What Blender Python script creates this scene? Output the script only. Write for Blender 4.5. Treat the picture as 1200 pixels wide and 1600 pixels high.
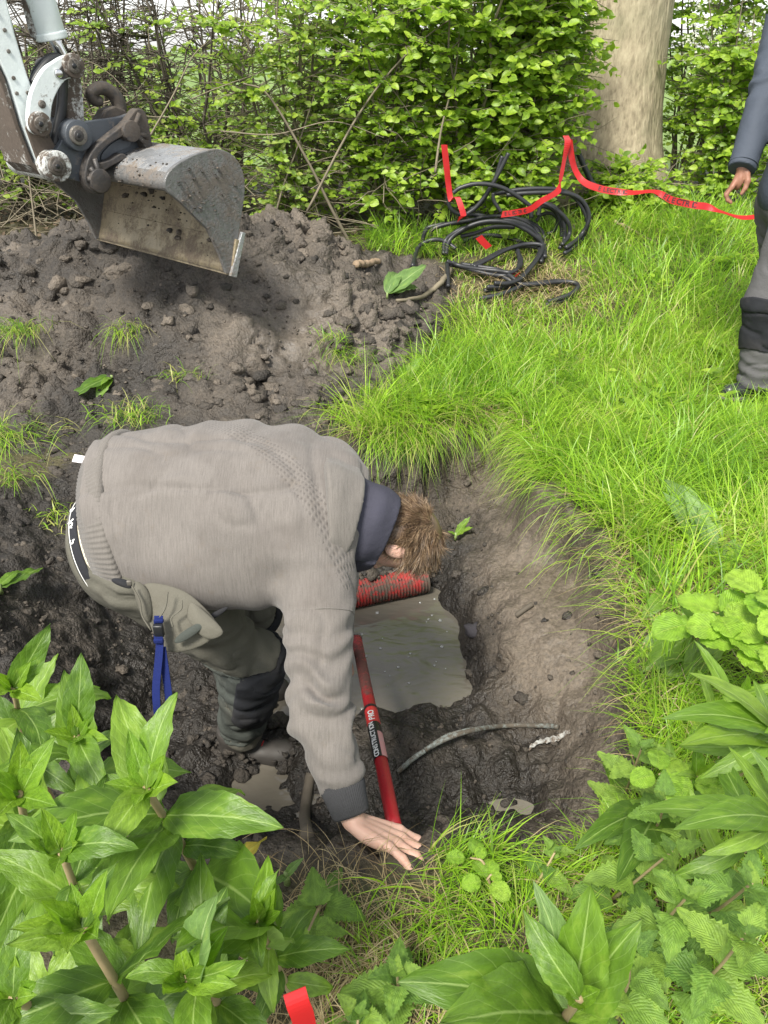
import bpy, bmesh, math, random
import numpy as np
from mathutils import Vector, Matrix, Quaternion

for o in list(bpy.data.objects):
    bpy.data.objects.remove(o, do_unlink=True)
scene = bpy.context.scene
C = scene.collection

# ------------------------------------------------------------------ camera
CAM_H = 1.62
PITCH = math.radians(31.0)
FPX = 1200.0
cam_d = bpy.data.cameras.new('camera')
cam = bpy.data.objects.new('camera', cam_d)
C.objects.link(cam)
cam.location = (0, 0, CAM_H)
cam.rotation_euler = (math.pi / 2 - PITCH, 0, 0)
cam_d.sensor_fit = 'VERTICAL'
cam_d.sensor_height = 24
cam_d.sensor_width = 18
cam_d.lens = 24 * FPX / 1600
cam_d.clip_start = 0.02
cam_d.clip_end = 3000
scene.camera = cam
scene.render.resolution_x = 768
scene.render.resolution_y = 1024

# ------------------------------------------------------------------ light
SUN_EL, SUN_AZ = 54.0, -118.0          # azimuth: degrees from +X towards +Y
world = bpy.data.worlds.new('World')
scene.world = world
world.use_nodes = True
wn = world.node_tree.nodes
wl = world.node_tree.links
wn.clear()
sky = wn.new('ShaderNodeTexSky')
sky.sky_type = 'NISHITA'
sky.sun_disc = False
sky.sun_elevation = math.radians(SUN_EL)
sky.sun_rotation = math.radians(90 - SUN_AZ)
sky.dust_density = 1.0
sky.air_density = 1.0
sky.ozone_density = 1.0
hs = wn.new('ShaderNodeHueSaturation')
hs.inputs['Saturation'].default_value = 0.22
bg = wn.new('ShaderNodeBackground')
bg.inputs['Strength'].default_value = 0.12
wo = wn.new('ShaderNodeOutputWorld')
wl.new(sky.outputs[0], hs.inputs['Color'])
wl.new(hs.outputs[0], bg.inputs[0])
wl.new(bg.outputs[0], wo.inputs[0])

sun_d = bpy.data.lights.new('sun', 'SUN')
sun_d.energy = 3.2
sun_d.angle = math.radians(14)
sun_d.color = (1.0, 0.95, 0.86)
sun = bpy.data.objects.new('sun', sun_d)
C.objects.link(sun)
_a, _e = math.radians(SUN_AZ), math.radians(SUN_EL)
_sd = Vector((math.cos(_a) * math.cos(_e), math.sin(_a) * math.cos(_e), math.sin(_e)))
sun.rotation_euler = (-_sd).to_track_quat('-Z', 'Y').to_euler()

scene.view_settings.view_transform = 'Standard'
scene.view_settings.look = 'None'
scene.view_settings.gamma = 1
scene.view_settings.use_curve_mapping = False
scene.view_settings.exposure = 1.26
scene.render.engine = 'CYCLES'

# ------------------------------------------------------------------ photograph geometry
CP, SP = math.cos(PITCH), math.sin(PITCH)
def ray(px, py):
    u = (px - 600) / FPX; v = (py - 800) / FPX
    return np.array([u, CP - v * SP, -(SP + v * CP)])
CAMP = np.array([0, 0, CAM_H])
def at(px, py, z):           # axis depth z
    return CAMP + ray(px, py) * z
def at_h(px, py, h):         # on height h
    r = ray(px, py); return CAMP + r * ((CAM_H - h) / -r[2])
def at_y(px, py, Y):
    r = ray(px, py); return CAMP + r * (Y / r[1])
def on_plane(px, py, P0, n):
    r = ray(px, py); t = np.dot(np.asarray(P0) - CAMP, n) / np.dot(r, n)
    return CAMP + r * t

# ------------------------------------------------------------------ noise
def _hash(ix, iy, iz, s):
    n = (ix * 374761393 + iy * 668265263 + iz * 2147483647 + s * 1274126177) & 0xffffffff
    n = ((n ^ (n >> 13)) * 1274126177) & 0xffffffff
    n = ((n ^ (n >> 16)) * 2246822519) & 0xffffffff
    return ((n ^ (n >> 15)) & 0xffffff) / float(0xffffff)
def vnoise(x, y, z=0.0, seed=0):
    x, y, z = np.broadcast_arrays(np.asarray(x, float), np.asarray(y, float), np.asarray(z, float))
    fx, fy, fz = np.floor(x), np.floor(y), np.floor(z)
    ix, iy, iz = fx.astype(np.int64), fy.astype(np.int64), fz.astype(np.int64)
    tx, ty, tz = x - fx, y - fy, z - fz
    tx = tx * tx * tx * (tx * (tx * 6 - 15) + 10)
    ty = ty * ty * ty * (ty * (ty * 6 - 15) + 10)
    tz = tz * tz * tz * (tz * (tz * 6 - 15) + 10)
    r = 0
    for dx in (0, 1):
        wx = tx if dx else 1 - tx
        for dy in (0, 1):
            wy = ty if dy else 1 - ty
            for dz in (0, 1):
                wz = tz if dz else 1 - tz
                r = r + wx * wy * wz * _hash(ix + dx, iy + dy, iz + dz, seed)
    return r * 2 - 1
def fbm(x, y, z=0.0, oct=4, seed=0, gain=0.5):
    r = 0; a = 1.0; f = 1.0
    for i in range(oct):
        r = r + a * vnoise(np.asarray(x) * f + 7.3 * i, np.asarray(y) * f - 3.1 * i, np.asarray(z) * f + 1.7 * i, seed + i)
        a *= gain; f *= 2.03
    return r
def cells(x, y, z, seed=0):     # F1 distance of jittered cells, and a value for each cell
    x, y, z = np.broadcast_arrays(np.asarray(x, float), np.asarray(y, float), np.asarray(z, float))
    ix, iy, iz = [np.floor(q).astype(np.int64) for q in (x, y, z)]
    best = np.full(x.shape, 9.0); val = np.zeros(x.shape)
    for dx in (-1, 0, 1):
        for dy in (-1, 0, 1):
            for dz in (-1, 0, 1):
                jx, jy, jz = ix + dx, iy + dy, iz + dz
                d = np.sqrt((jx + _hash(jx, jy, jz, seed) - x) ** 2 + (jy + _hash(jx, jy, jz, seed + 1) - y) ** 2
                            + (jz + _hash(jx, jy, jz, seed + 2) - z) ** 2)
                v = _hash(jx, jy, jz, seed + 3)
                m = d < best
                best = np.where(m, d, best); val = np.where(m, v, val)
    return best, val
def sstep(a, b, x):
    t = np.clip((np.asarray(x, float) - a) / (b - a), 0, 1)
    return t * t * (3 - 2 * t)

# ------------------------------------------------------------------ mesh helpers
def link(o, parent=None):
    C.objects.link(o)
    if parent is not None:
        o.parent = parent
    return o
def mesh_np(name, verts, faces, mat=None, smooth=True):
    """verts (n,3), faces: (m,3|4) int array or a list of such arrays / lists"""
    me = bpy.data.meshes.new(name)
    verts = np.asarray(verts, np.float32)
    if isinstance(faces, np.ndarray):
        faces = [faces]
    if len(faces) and not isinstance(faces[0], np.ndarray):
        me.from_pydata([tuple(map(float, v)) for v in verts], [], [tuple(map(int, f)) for f in faces])
    else:
        faces = [f for f in faces if len(f)]
        loops = np.concatenate([f.ravel() for f in faces]).astype(np.int32)
        counts = np.concatenate([np.full(len(f), f.shape[1], np.int32) for f in faces])
        me.vertices.add(len(verts)); me.vertices.foreach_set('co', verts.ravel())
        me.loops.add(len(loops)); me.loops.foreach_set('vertex_index', loops)
        me.polygons.add(len(counts))
        starts = np.concatenate([[0], np.cumsum(counts)[:-1]]).astype(np.int32)
        me.polygons.foreach_set('loop_start', starts)
        me.polygons.foreach_set('loop_total', counts)
        me.update(calc_edges=True)
        me.validate()
    if smooth:
        me.polygons.foreach_set('use_smooth', np.ones(len(me.polygons), bool))
    if mat is not None:
        me.materials.append(mat)
    me.update()
    return me
def obj(name, me, parent=None, loc=None):
    o = bpy.data.objects.new(name, me)
    link(o, parent)
    if loc is not None:
        o.location = loc
    return o
def tag(o, label=None, cat=None, group=None, kind=None):
    if label: o['label'] = label
    if cat: o['category'] = cat
    if group: o['group'] = group
    if kind: o['kind'] = kind
    return o
def empty(name, loc=(0, 0, 0), rotz=0):
    o = bpy.data.objects.new(name, None)
    o.empty_display_size = 0.05
    C.objects.link(o); o.location = loc; o.rotation_euler = (0, 0, rotz)
    return o
def set_attr(me, name, vals):
    a = me.attributes.new(name, 'FLOAT', 'POINT')
    a.data.foreach_set('value', np.asarray(vals, np.float32))

class MB:
    """collects verts / faces in world (or local) space"""
    def __init__(self): self.v = []; self.f = []; self.n = 0
    def add(self, v, f):
        v = [tuple(map(float, p)) for p in v]
        self.v += v; self.f += [tuple(i + self.n for i in q) for q in f]; self.n += len(v)
        return self
    def build(self, name, mat, parent=None, smooth=True, bevel=0, origin=None, seg=2):
        me = mesh_np(name, np.array(self.v) - (np.array(origin) if origin is not None else 0), self.f, mat, smooth)
        bm = bmesh.new(); bm.from_mesh(me)
        bmesh.ops.recalc_face_normals(bm, faces=bm.faces)
        bm.to_mesh(me); bm.free()
        o = obj(name, me, parent)
        if origin is not None: o.location = origin
        if bevel:
            b = o.modifiers.new('bevel', 'BEVEL'); b.width = bevel; b.segments = seg; b.limit_method = 'ANGLE'
            b.angle_limit = math.radians(40)
        if smooth and bevel == 0:
            pass
        return o
    def box(self, c, sx, sy, sz, R=None):
        v = []
        for x in (-1, 1):
            for y in (-1, 1):
                for z in (-1, 1):
                    p = np.array([x * sx / 2, y * sy / 2, z * sz / 2])
                    if R is not None: p = R @ p
                    v.append(np.array(c) + p)
        return self.add(v, [(0, 1, 3, 2), (4, 6, 7, 5), (0, 4, 5, 1), (2, 3, 7, 6), (0, 2, 6, 4), (1, 5, 7, 3)])
    def prism(self, pts, ext):
        """closed outline pts (list of 3d) extruded by vector ext"""
        n = len(pts); pts = [np.array(p, float) for p in pts]; e = np.array(ext, float)
        v = pts + [p + e for p in pts]
        f = [tuple(range(n - 1, -1, -1)), tuple(range(n, 2 * n))]
        for i in range(n):
            j = (i + 1) % n
            f.append((i, j, n + j, n + i))
        return self.add(v, f)
    def tube(self, path, radii, n=10, cap=True, twist=0):
        v, f = tube_geo(path, radii, n, cap)
        return self.add(v, f)
def frames(path):
    P = np.asarray(path, float)
    T = np.gradient(P, axis=0); T /= np.linalg.norm(T, axis=1)[:, None] + 1e-9
    up = np.array([0, 0, 1.0]) if abs(T[0, 2]) < 0.9 else np.array([1.0, 0, 0])
    N = np.zeros_like(P); B = np.zeros_like(P)
    n = np.cross(np.cross(T[0], up), T[0]); n /= np.linalg.norm(n)
    for i in range(len(P)):
        n = n - T[i] * np.dot(n, T[i]); n /= np.linalg.norm(n) + 1e-9
        N[i] = n; B[i] = np.cross(T[i], n)
    return P, T, N, B
def tube_geo(path, radii, n=10, cap=True):
    P, T, N, B = frames(path)
    m = len(P)
    r = np.full(m, radii, float) if np.isscalar(radii) else np.asarray(radii, float)
    a = np.linspace(0, 2 * math.pi, n, endpoint=False)
    v = (P[:, None, :] + r[:, None, None] * (np.cos(a)[None, :, None] * N[:, None, :] + np.sin(a)[None, :, None] * B[:, None, :])).reshape(-1, 3)
    f = []
    for i in range(m - 1):
        for j in range(n):
            k = (j + 1) % n
            f.append((i * n + j, i * n + k, (i + 1) * n + k, (i + 1) * n + j))
    if cap:
        f.append(tuple(range(n - 1, -1, -1))); f.append(tuple(range((m - 1) * n, m * n)))
    return v, f
def spline(pts, n):
    """Catmull-Rom through pts, n samples"""
    P = np.asarray(pts, float)
    Q = np.vstack([2 * P[0] - P[1], P, 2 * P[-1] - P[-2]])
    out = []
    ts = np.linspace(0, len(P) - 1 - 1e-6, n)
    for t in ts:
        i = int(t); u = t - i
        a, b, c, d = Q[i], Q[i + 1], Q[i + 2], Q[i + 3]
        out.append(0.5 * ((2 * b) + (c - a) * u + (2 * a - 5 * b + 4 * c - d) * u * u + (3 * b - a - 3 * c + d) * u ** 3))
    return np.array(out)
rng = np.random.default_rng(7)
random.seed(7)

# ------------------------------------------------------------------ implicit surfaces
def sd_cone(p, a, b, ra, rb):
    a = np.asarray(a, float); b = np.asarray(b, float)
    ba = b - a; L2 = np.dot(ba, ba) + 1e-12
    pa = p - a
    t = np.clip((pa @ ba) / L2, 0, 1)
    d = np.linalg.norm(pa - t[:, None] * ba, axis=1)
    return d - (ra + (rb - ra) * t)
def sd_ell(p, c, r, R=None):
    q = p - np.asarray(c, float)
    if R is not None: q = q @ R          # columns of R are the axes
    r = np.asarray(r, float)
    k0 = np.linalg.norm(q / r, axis=1); k1 = np.linalg.norm(q / (r * r), axis=1) + 1e-9
    return k0 * (k0 - 1) / k1
def smin(a, b, k):
    h = np.clip(0.5 + 0.5 * (b - a) / k, 0, 1)
    return b + (a - b) * h - k * h * (1 - h)
def surface(func, lo, hi, h, block=8):
    """mesh of func(p)=0 inside the box lo..hi by surface nets, evaluated only near the surface"""
    lo = np.asarray(lo, float); hi = np.asarray(hi, float)
    nb = np.ceil((hi - lo) / (h * block)).astype(int)
    N = nb * block + 1
    bc = [lo[i] + (np.arange(nb[i]) + 0.5) * h * block for i in range(3)]
    G = np.stack(np.meshgrid(*bc, indexing='ij'), -1).reshape(-1, 3)
    fb = func(G)
    F = np.repeat(np.repeat(np.repeat(fb.reshape(nb), block, 0), block, 1), block, 2)
    F = np.pad(F, ((0, 1), (0, 1), (0, 1)), mode='edge').astype(np.float32)
    act = np.argwhere(np.abs(fb.reshape(nb)) < h * block * 1.25)
    off = np.stack(np.meshgrid(*([np.arange(block + 1)] * 3), indexing='ij'), -1).reshape(-1, 3)
    for s in range(0, len(act), 400):
        idx = (act[s:s + 400] * block)[:, None, :] + off[None]
        idx = idx.reshape(-1, 3)
        F[idx[:, 0], idx[:, 1], idx[:, 2]] = func(lo + idx * h)
    S = F < 0
    c = [S[a:N[0] - 1 + a, b:N[1] - 1 + b, d:N[2] - 1 + d] for a in (0, 1) for b in (0, 1) for d in (0, 1)]
    cnt = sum(q.astype(np.int8) for q in c)
    cell = np.argwhere((cnt > 0) & (cnt < 8))
    vid = -np.ones(N - 1, np.int64)
    vid[cell[:, 0], cell[:, 1], cell[:, 2]] = np.arange(len(cell))
    pos = np.zeros((len(cell), 3)); num = np.zeros(len(cell))
    corners = [(a, b, d) for a in (0, 1) for b in (0, 1) for d in (0, 1)]
    for i, A in enumerate(corners):
        for j, Bc in enumerate(corners):
            if j <= i or sum(abs(A[k] - Bc[k]) for k in range(3)) != 1: continue
            fa = F[cell[:, 0] + A[0], cell[:, 1] + A[1], cell[:, 2] + A[2]]
            fb_ = F[cell[:, 0] + Bc[0], cell[:, 1] + Bc[1], cell[:, 2] + Bc[2]]
            m = (fa < 0) != (fb_ < 0)
            t = np.where(m, fa / (fa - fb_ + 1e-12), 0)
            pt = np.array(A)[None] + t[:, None] * (np.array(Bc) - np.array(A))[None]
            pos[m] += pt[m]; num[m] += 1
    V = lo + (cell + pos / num[:, None]) * h
    faces = []
    for ax in range(3):
        sl0 = [slice(None)] * 3; sl1 = [slice(None)] * 3
        sl0[ax] = slice(0, N[ax] - 1); sl1[ax] = slice(1, N[ax])
        a0 = S[tuple(sl0)]; a1 = S[tuple(sl1)]
        E = np.argwhere(a0 != a1)
        b, c2 = [k for k in range(3) if k != ax]
        ok = (E[:, b] > 0) & (E[:, c2] > 0) & (E[:, b] < N[b] - 1) & (E[:, c2] < N[c2] - 1)
        E = E[ok]
        flip = a0[E[:, 0], E[:, 1], E[:, 2]]
        def cid(db, dc):
            q = E.copy(); q[:, b] += db; q[:, c2] += dc
            return vid[q[:, 0], q[:, 1], q[:, 2]]
        q = np.stack([cid(-1, -1), cid(0, -1), cid(0, 0), cid(-1, 0)], 1)
        if ax == 1: flip = ~flip
        q[~flip] = q[~flip][:, ::-1]
        q = q[(q >= 0).all(1)]
        faces.append(q)
    return V, np.concatenate(faces)
def relax(V, Fq, it=2, w=0.5):
    n = len(V)
    e = np.concatenate([Fq[:, [i, (i + 1) % Fq.shape[1]]] for i in range(Fq.shape[1])])
    deg = np.bincount(e[:, 0], minlength=n) + np.bincount(e[:, 1], minlength=n)
    for _ in range(it):
        A = np.zeros_like(V)
        for k in range(3):
            A[:, k] = np.bincount(e[:, 0], V[e[:, 1], k], n) + np.bincount(e[:, 1], V[e[:, 0], k], n)
        V = V * (1 - w) + w * A / np.maximum(deg, 1)[:, None]
    return V
def rot_axes(x, up=(0, 0, 1)):
    x = np.asarray(x, float); x = x / np.linalg.norm(x)
    y = np.cross(up, x); y /= np.linalg.norm(y)
    return np.stack([x, y, np.cross(x, y)], 1)
# ------------------------------------------------------------------ materials
class NT:
    def __init__(self, name):
        self.m = bpy.data.materials.new(name); self.m.use_nodes = True
        self.t = self.m.node_tree; self.n = self.t.nodes; self.l = self.t.links
        self.b = self.n['Principled BSDF']; self.out = self.n['Material Output']
    def node(self, ty, ins=None, **kw):
        nd = self.n.new(ty)
        for k, v in kw.items(): setattr(nd, k, v)
        for k, v in (ins or {}).items(): self.set(nd.inputs[k], v)
        return nd
    def set(self, sock, v):
        if isinstance(v, bpy.types.NodeSocket): self.l.new(v, sock)
        elif isinstance(v, bpy.types.Node): self.l.new(v.outputs[0], sock)
        elif isinstance(v, (tuple, list)) and len(v) == 3 and sock.type == 'RGBA': sock.default_value = (*v, 1)
        else: sock.default_value = v
    def p(self, **kw):
        for k, v in kw.items():
            self.set(self.b.inputs[k.replace('_', ' ')], v)
    def coord(self, kind='Object'): return self.node('ShaderNodeTexCoord').outputs[kind]
    def mapping(self, vec, scale=(1, 1, 1), rot=(0, 0, 0)):
        return self.node('ShaderNodeMapping', {'Vector': vec, 'Scale': scale, 'Rotation': rot}).outputs[0]
    def noise(self, vec, scale, detail=4, rough=0.55, dist=0):
        return self.node('ShaderNodeTexNoise', {'Vector': vec, 'Scale': scale, 'Detail': detail, 'Roughness': rough, 'Distortion': dist}).outputs[0]
    def voro(self, vec, scale, feature='F1', out=0):
        return self.node('ShaderNodeTexVoronoi', {'Vector': vec, 'Scale': scale}, feature=feature).outputs[out]
    def ramp(self, fac, stops, interp='LINEAR'):
        r = self.node('ShaderNodeValToRGB', {'Fac': fac}); r.color_ramp.interpolation = interp
        e = r.color_ramp.elements
        while len(e) < len(stops): e.new(0.5)
        for i, (p, c) in enumerate(stops):
            e[i].position = p; e[i].color = (*c, 1) if len(c) == 3 else c
        return r.outputs[0]
    def val(self, fac, a, b, lo=0, hi=1):
        return self.node('ShaderNodeMapRange', {'Value': fac, 'From Min': lo, 'From Max': hi, 'To Min': a, 'To Max': b}).outputs[0]
    def mix(self, fac, a, b, mode='MIX'):
        m = self.node('ShaderNodeMix', data_type='RGBA', blend_type=mode)
        self.set(m.inputs[0], fac); self.set(m.inputs[6], a); self.set(m.inputs[7], b)
        return m.outputs[2]
    def math(self, op, a, b=0.0, clamp=False):
        m = self.node('ShaderNodeMath', operation=op, use_clamp=clamp)
        self.set(m.inputs[0], a); self.set(m.inputs[1], b); return m.outputs[0]
    def attr(self, name, out=2): return self.node('ShaderNodeAttribute', attribute_name=name).outputs[out]
    def bump(self, h, strength=0.3, dist=0.01, nrm=None):
        b = self.node('ShaderNodeBump', {'Height': h, 'Strength': strength, 'Distance': dist})
        if nrm is not None: self.set(b.inputs['Normal'], nrm)
        return b.outputs[0]
def grey(v): return (v, v, v)

def mat_plain(name, col, rough=0.6, metal=0.0, var=0.25, scale=30, bump=0.1, bdist=0.002, spec=0.4):
    t = NT(name); co = t.coord()
    n = t.noise(co, scale, 5)
    c = t.mix(n, tuple(x * (1 - var) for x in col), tuple(min(1, x * (1 + var)) for x in col))
    t.p(Base_Color=c, Roughness=t.val(n, max(0, rough - .1), min(1, rough + .1)), Metallic=metal,
        Specular_IOR_Level=spec)
    if bump: t.p(Normal=t.bump(t.noise(co, scale * 4, 4), bump, bdist))
    return t.m

def mat_mud(name, dark, light, grass_soil=None):
    t = NT(name); co = t.coord()
    big = t.noise(co, 1.6, 2, .6)
    mid = t.noise(co, 9, 4, .65)
    fine = t.noise(co, 70, 3, .75)
    crumb = t.voro(co, 55)
    crumb2 = t.voro(t.mapping(co, (1, 1, 1), (.3, .2, .5)), 140)
    dry = t.attr('dry')
    f = t.math('ADD', t.math('MULTIPLY', big, .55), t.math('MULTIPLY', mid, .45))
    f = t.math('ADD', f, t.math('MULTIPLY', t.math('SUBTRACT', dry, .5), .55))
    c = t.ramp(f, [(.30, dark), (.50, tuple((a * .6 + b * .4) for a, b in zip(dark, light))), (.72, light)])
    c = t.mix(t.val(fine, 0, 1, .35, .7), t.mix(.5, c, (0, 0, 0)), c)
    c = t.mix(t.val(fine, 0, .5, .66, .78), c, tuple(min(1, q * 1.9) for q in light))
    if grass_soil is not None:
        g = t.attr('turf')
        soil = t.ramp(t.noise(co, 5, 4, .7), [(.3, (.030, .024, .014)), (.55, (.07, .06, .028)), (.75, (.06, .085, .025))])
        field = t.ramp(t.noise(co, .2, 5), [(.3, (.10, .17, .03)), (.7, (.17, .25, .06))])
        c = t.mix(g, c, soil)
        c = t.mix(t.attr('field'), c, field)
    wet = t.attr('wet')
    r = t.val(t.math('ADD', t.math('MULTIPLY', mid, .6), t.math('MULTIPLY', fine, .4)), .50, .92, .3, .65)
    r = t.math('SUBTRACT', r, t.math('MULTIPLY', wet, .22), True)
    c = t.mix(t.math('MULTIPLY', wet, .35), c, t.mix(.45, c, (0, 0, 0)))
    h = t.math('ADD', t.math('MULTIPLY', fine, .75), t.math('MULTIPLY', mid, .25))
    h = t.math('SUBTRACT', h, t.math('MULTIPLY', crumb, .55))
    h = t.math('SUBTRACT', h, t.math('MULTIPLY', crumb2, .22))
    s = t.math('SUBTRACT', .9, t.math('MULTIPLY', t.attr('smooth_face'), .6))
    b = t.node('ShaderNodeBump', {'Height': h, 'Distance': .014}); t.set(b.inputs['Strength'], s)
    t.p(Base_Color=c, Roughness=r, Normal=b.outputs[0], Specular_IOR_Level=.45)
    return t.m
M_GROUND = mat_mud('ground_soil', (.028, .0235, .0185), (.158, .127, .095), True)
M_HEAP = mat_mud('heap_soil', (.040, .0345, .0285), (.172, .143, .112))
M_CLOD = mat_mud('clod_soil', (.034, .029, .024), (.150, .124, .096))

def mat_water():
    t = NT('muddy_water'); co = t.coord()
    n = t.noise(co, 3, 2, .5, 0)
    c = t.mix(n, (.100, .089, .070), (.145, .131, .106))
    h = t.math('ADD', t.noise(t.mapping(co, (1, 1.7, 1), (0, 0, .4)), 6, 1, .4, 1.2), t.math('MULTIPLY', t.noise(t.mapping(co, (1, 2.2, 1), (0, 0, -.3)), 20, 1, .4, .6), .22))
    t.p(Base_Color=c, Roughness=.0, Specular_IOR_Level=1.0, Normal=t.bump(h, .15, .045), IOR=1.36)
    return t.m
M_WATER = mat_water()
def mat_foam():
    t = NT('bubble_film')
    t.p(Base_Color=(.45, .45, .43), Roughness=.08, Alpha=.45)
    return t.m
M_FOAM = mat_foam()

def mat_leaf(name, cols, rough=.42, trans=.35, veins=True, obj_rand=True, vein_col=(.45, .62, .22), bumpy=.5, pleat=False, back=1.25):
    """cols: list of leaf colours a leaf picks from by its random value"""
    t = NT(name)
    r = t.node('ShaderNodeObjectInfo').outputs['Random'] if obj_rand else t.attr('rnd')
    k = len(cols)
    c = t.ramp(r, [(i / max(1, k - 1), q) for i, q in enumerate(cols)])
    co = t.coord('Object' if not obj_rand else 'UV')
    if obj_rand:
        uvn = t.coord('UV')
        wn_ = t.node('ShaderNodeTexNoise', {'Vector': uvn, 'Scale': 5.0, 'Detail': 4}, noise_dimensions='4D')
        t.set(wn_.inputs['W'], t.math('MULTIPLY', r, 30))
        c = t.mix(t.val(wn_.outputs[0], 0, .7, .40, .66), c, t.mix(.6, c, (.02, .05, .01)))
        c = t.mix(t.val(wn_.outputs[0], .45, 0, .28, .42), c, (.26, .36, .06))
    if veins:
        uv = t.coord('UV')
        sx = t.node('ShaderNodeSeparateXYZ', {0: uv})
        d = t.math('ABSOLUTE', t.math('SUBTRACT', sx.outputs[0], .5))
        mid = t.val(d, 1, 0, .008, .030)
        # side veins run out and forward from the midrib
        w = t.math('SUBTRACT', sx.outputs[1], t.math('MULTIPLY', d, .55 if not pleat else .9))
        sv = t.math('ABSOLUTE', t.math('SINE', t.math('MULTIPLY', w, 24 if not pleat else 36)))
        side = t.val(sv, 1, 0, 0, .16)
        c = t.mix(t.math('MULTIPLY', side, .16), c, vein_col)
        c = t.mix(t.math('MULTIPLY', mid, .42), c, vein_col)
        hh = t.math('ADD', t.math('MULTIPLY', t.math('POWER', sv, .5), .30 if not pleat else .7), t.math('MULTIPLY', t.noise(uv, 16, 3), 1.0))
        t.p(Normal=t.bump(hh, bumpy, .004))
    bf = t.node('ShaderNodeNewGeometry').outputs['Backfacing']
    c = t.mix(t.math('MULTIPLY', bf, .5), c, t.mix(.4, c, (.36, .42, .28)))
    t.p(Base_Color=c, Roughness=rough, Specular_IOR_Level=.45)
    tr = t.node('ShaderNodeBsdfTranslucent')
    t.set(tr.inputs[0], t.mix(1.0, c, (1.5, 1.7, .55), 'MULTIPLY'))
    ms = t.node('ShaderNodeMixShader'); ms.inputs[0].default_value = trans
    t.l.new(t.b.outputs[0], ms.inputs[1]); t.l.new(tr.outputs[0], ms.inputs[2])
    t.l.new(ms.outputs[0], t.out.inputs[0])
    return t.m
M_LANCE = mat_leaf('lance_leaf_green', [(.076, .155, .016), (.112, .212, .020), (.145, .258, .025), (.20, .32, .036)], rough=.42, trans=.36, vein_col=(.42, .55, .20), bumpy=.35)
M_LANCE_PALE = mat_leaf('pale_leaf_green', [(.14, .24, .07), (.20, .32, .10)], rough=.5, trans=.3, vein_col=(.5, .6, .3))
M_YOUNG = mat_leaf('young_leaf_green', [(.14, .27, .022), (.22, .36, .03)], rough=.4, trans=.4)
M_YELLOWED = mat_leaf('yellowed_leaf', [(.42, .30, .03), (.50, .42, .06)], rough=.5, trans=.35)
M_NETTLE = mat_leaf('nettle_leaf_green', [(.10, .20, .030), (.15, .27, .036), (.21, .33, .045)], rough=.6, trans=.3, pleat=True, bumpy=.5, vein_col=(.20, .32, .07))
M_BRAMBLE = mat_leaf('bramble_leaf_green', [(.20, .36, .03), (.26, .43, .035), (.30, .46, .05)], rough=.55, trans=.35, pleat=True, bumpy=.6, vein_col=(.34, .46, .08))
M_SHRUB = mat_leaf('shrub_leaf_green', [(.17, .28, .022), (.23, .36, .026), (.29, .42, .030), (.35, .46, .05)], rough=.4, trans=.4, vein_col=(.34, .48, .12), bumpy=.3)
M_FOLIAGE = mat_leaf('foliage_green', [(.12, .22, .020), (.18, .29, .024), (.24, .36, .028), (.31, .42, .05)], rough=.45, trans=.4, veins=False, obj_rand=False)
M_FOLIAGE_PALE = mat_leaf('foliage_grey_green', [(.13, .22, .035), (.19, .29, .042), (.24, .34, .05), (.33, .38, .09)], rough=.5, trans=.4, veins=False, obj_rand=False)
M_GRASS = mat_leaf('grass_green', [(.10, .21, .016), (.16, .31, .020), (.23, .40, .024), (.30, .47, .03), (.36, .36, .12)], rough=.42, trans=.35, veins=False, obj_rand=False)
M_STRAW = mat_leaf('dry_straw', [(.18, .12, .06), (.34, .26, .14), (.48, .40, .24)], rough=.7, trans=.2, veins=False, obj_rand=False)
M_BLOSSOM = mat_leaf('white_blossom', [(.75, .75, .68), (.82, .82, .78)], rough=.6, trans=.3, veins=False, obj_rand=False)
M_STEM = mat_plain('green_stem', (.20, .27, .09), .5, var=.3, scale=20)
M_STEM_PINK = mat_plain('reddish_stem', (.28, .22, .12), .5, var=.3, scale=20)
M_TWIG = mat_plain('twig_bark', (.17, .145, .10), .8, var=.4, scale=14, bump=.4)
M_TWIG_DARK = mat_plain('dark_twig_bark', (.085, .072, .055), .85, var=.4, scale=14, bump=.4)
M_LITTER = mat_plain('leaf_litter', (.09, .065, .045), .9, var=.5, scale=18, bump=.4)

def mat_bark():
    t = NT('pale_bark'); co = t.coord()
    n = t.noise(t.mapping(co, (1, 1, .35)), 22, 6, .65)
    n2 = t.noise(co, 1.6, 3)
    v = t.voro(t.mapping(co, (1, 1, .28)), 38)
    c = t.ramp(n, [(.3, (.17, .14, .095)), (.5, (.29, .245, .168)), (.7, (.39, .335, .235))])
    c = t.mix(t.val(n2, 0, .5, .45, .7), c, (.19, .20, .12))
    c = t.mix(t.val(v, .5, 0, .0, .28), c, (.08, .062, .04))
    h = t.math('ADD', n, t.math('MULTIPLY', v, .8))
    t.p(Base_Color=c, Roughness=.88, Normal=t.bump(h, .5, .015), Specular_IOR_Level=.2)
    return t.m
M_BARK = mat_bark()

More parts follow.
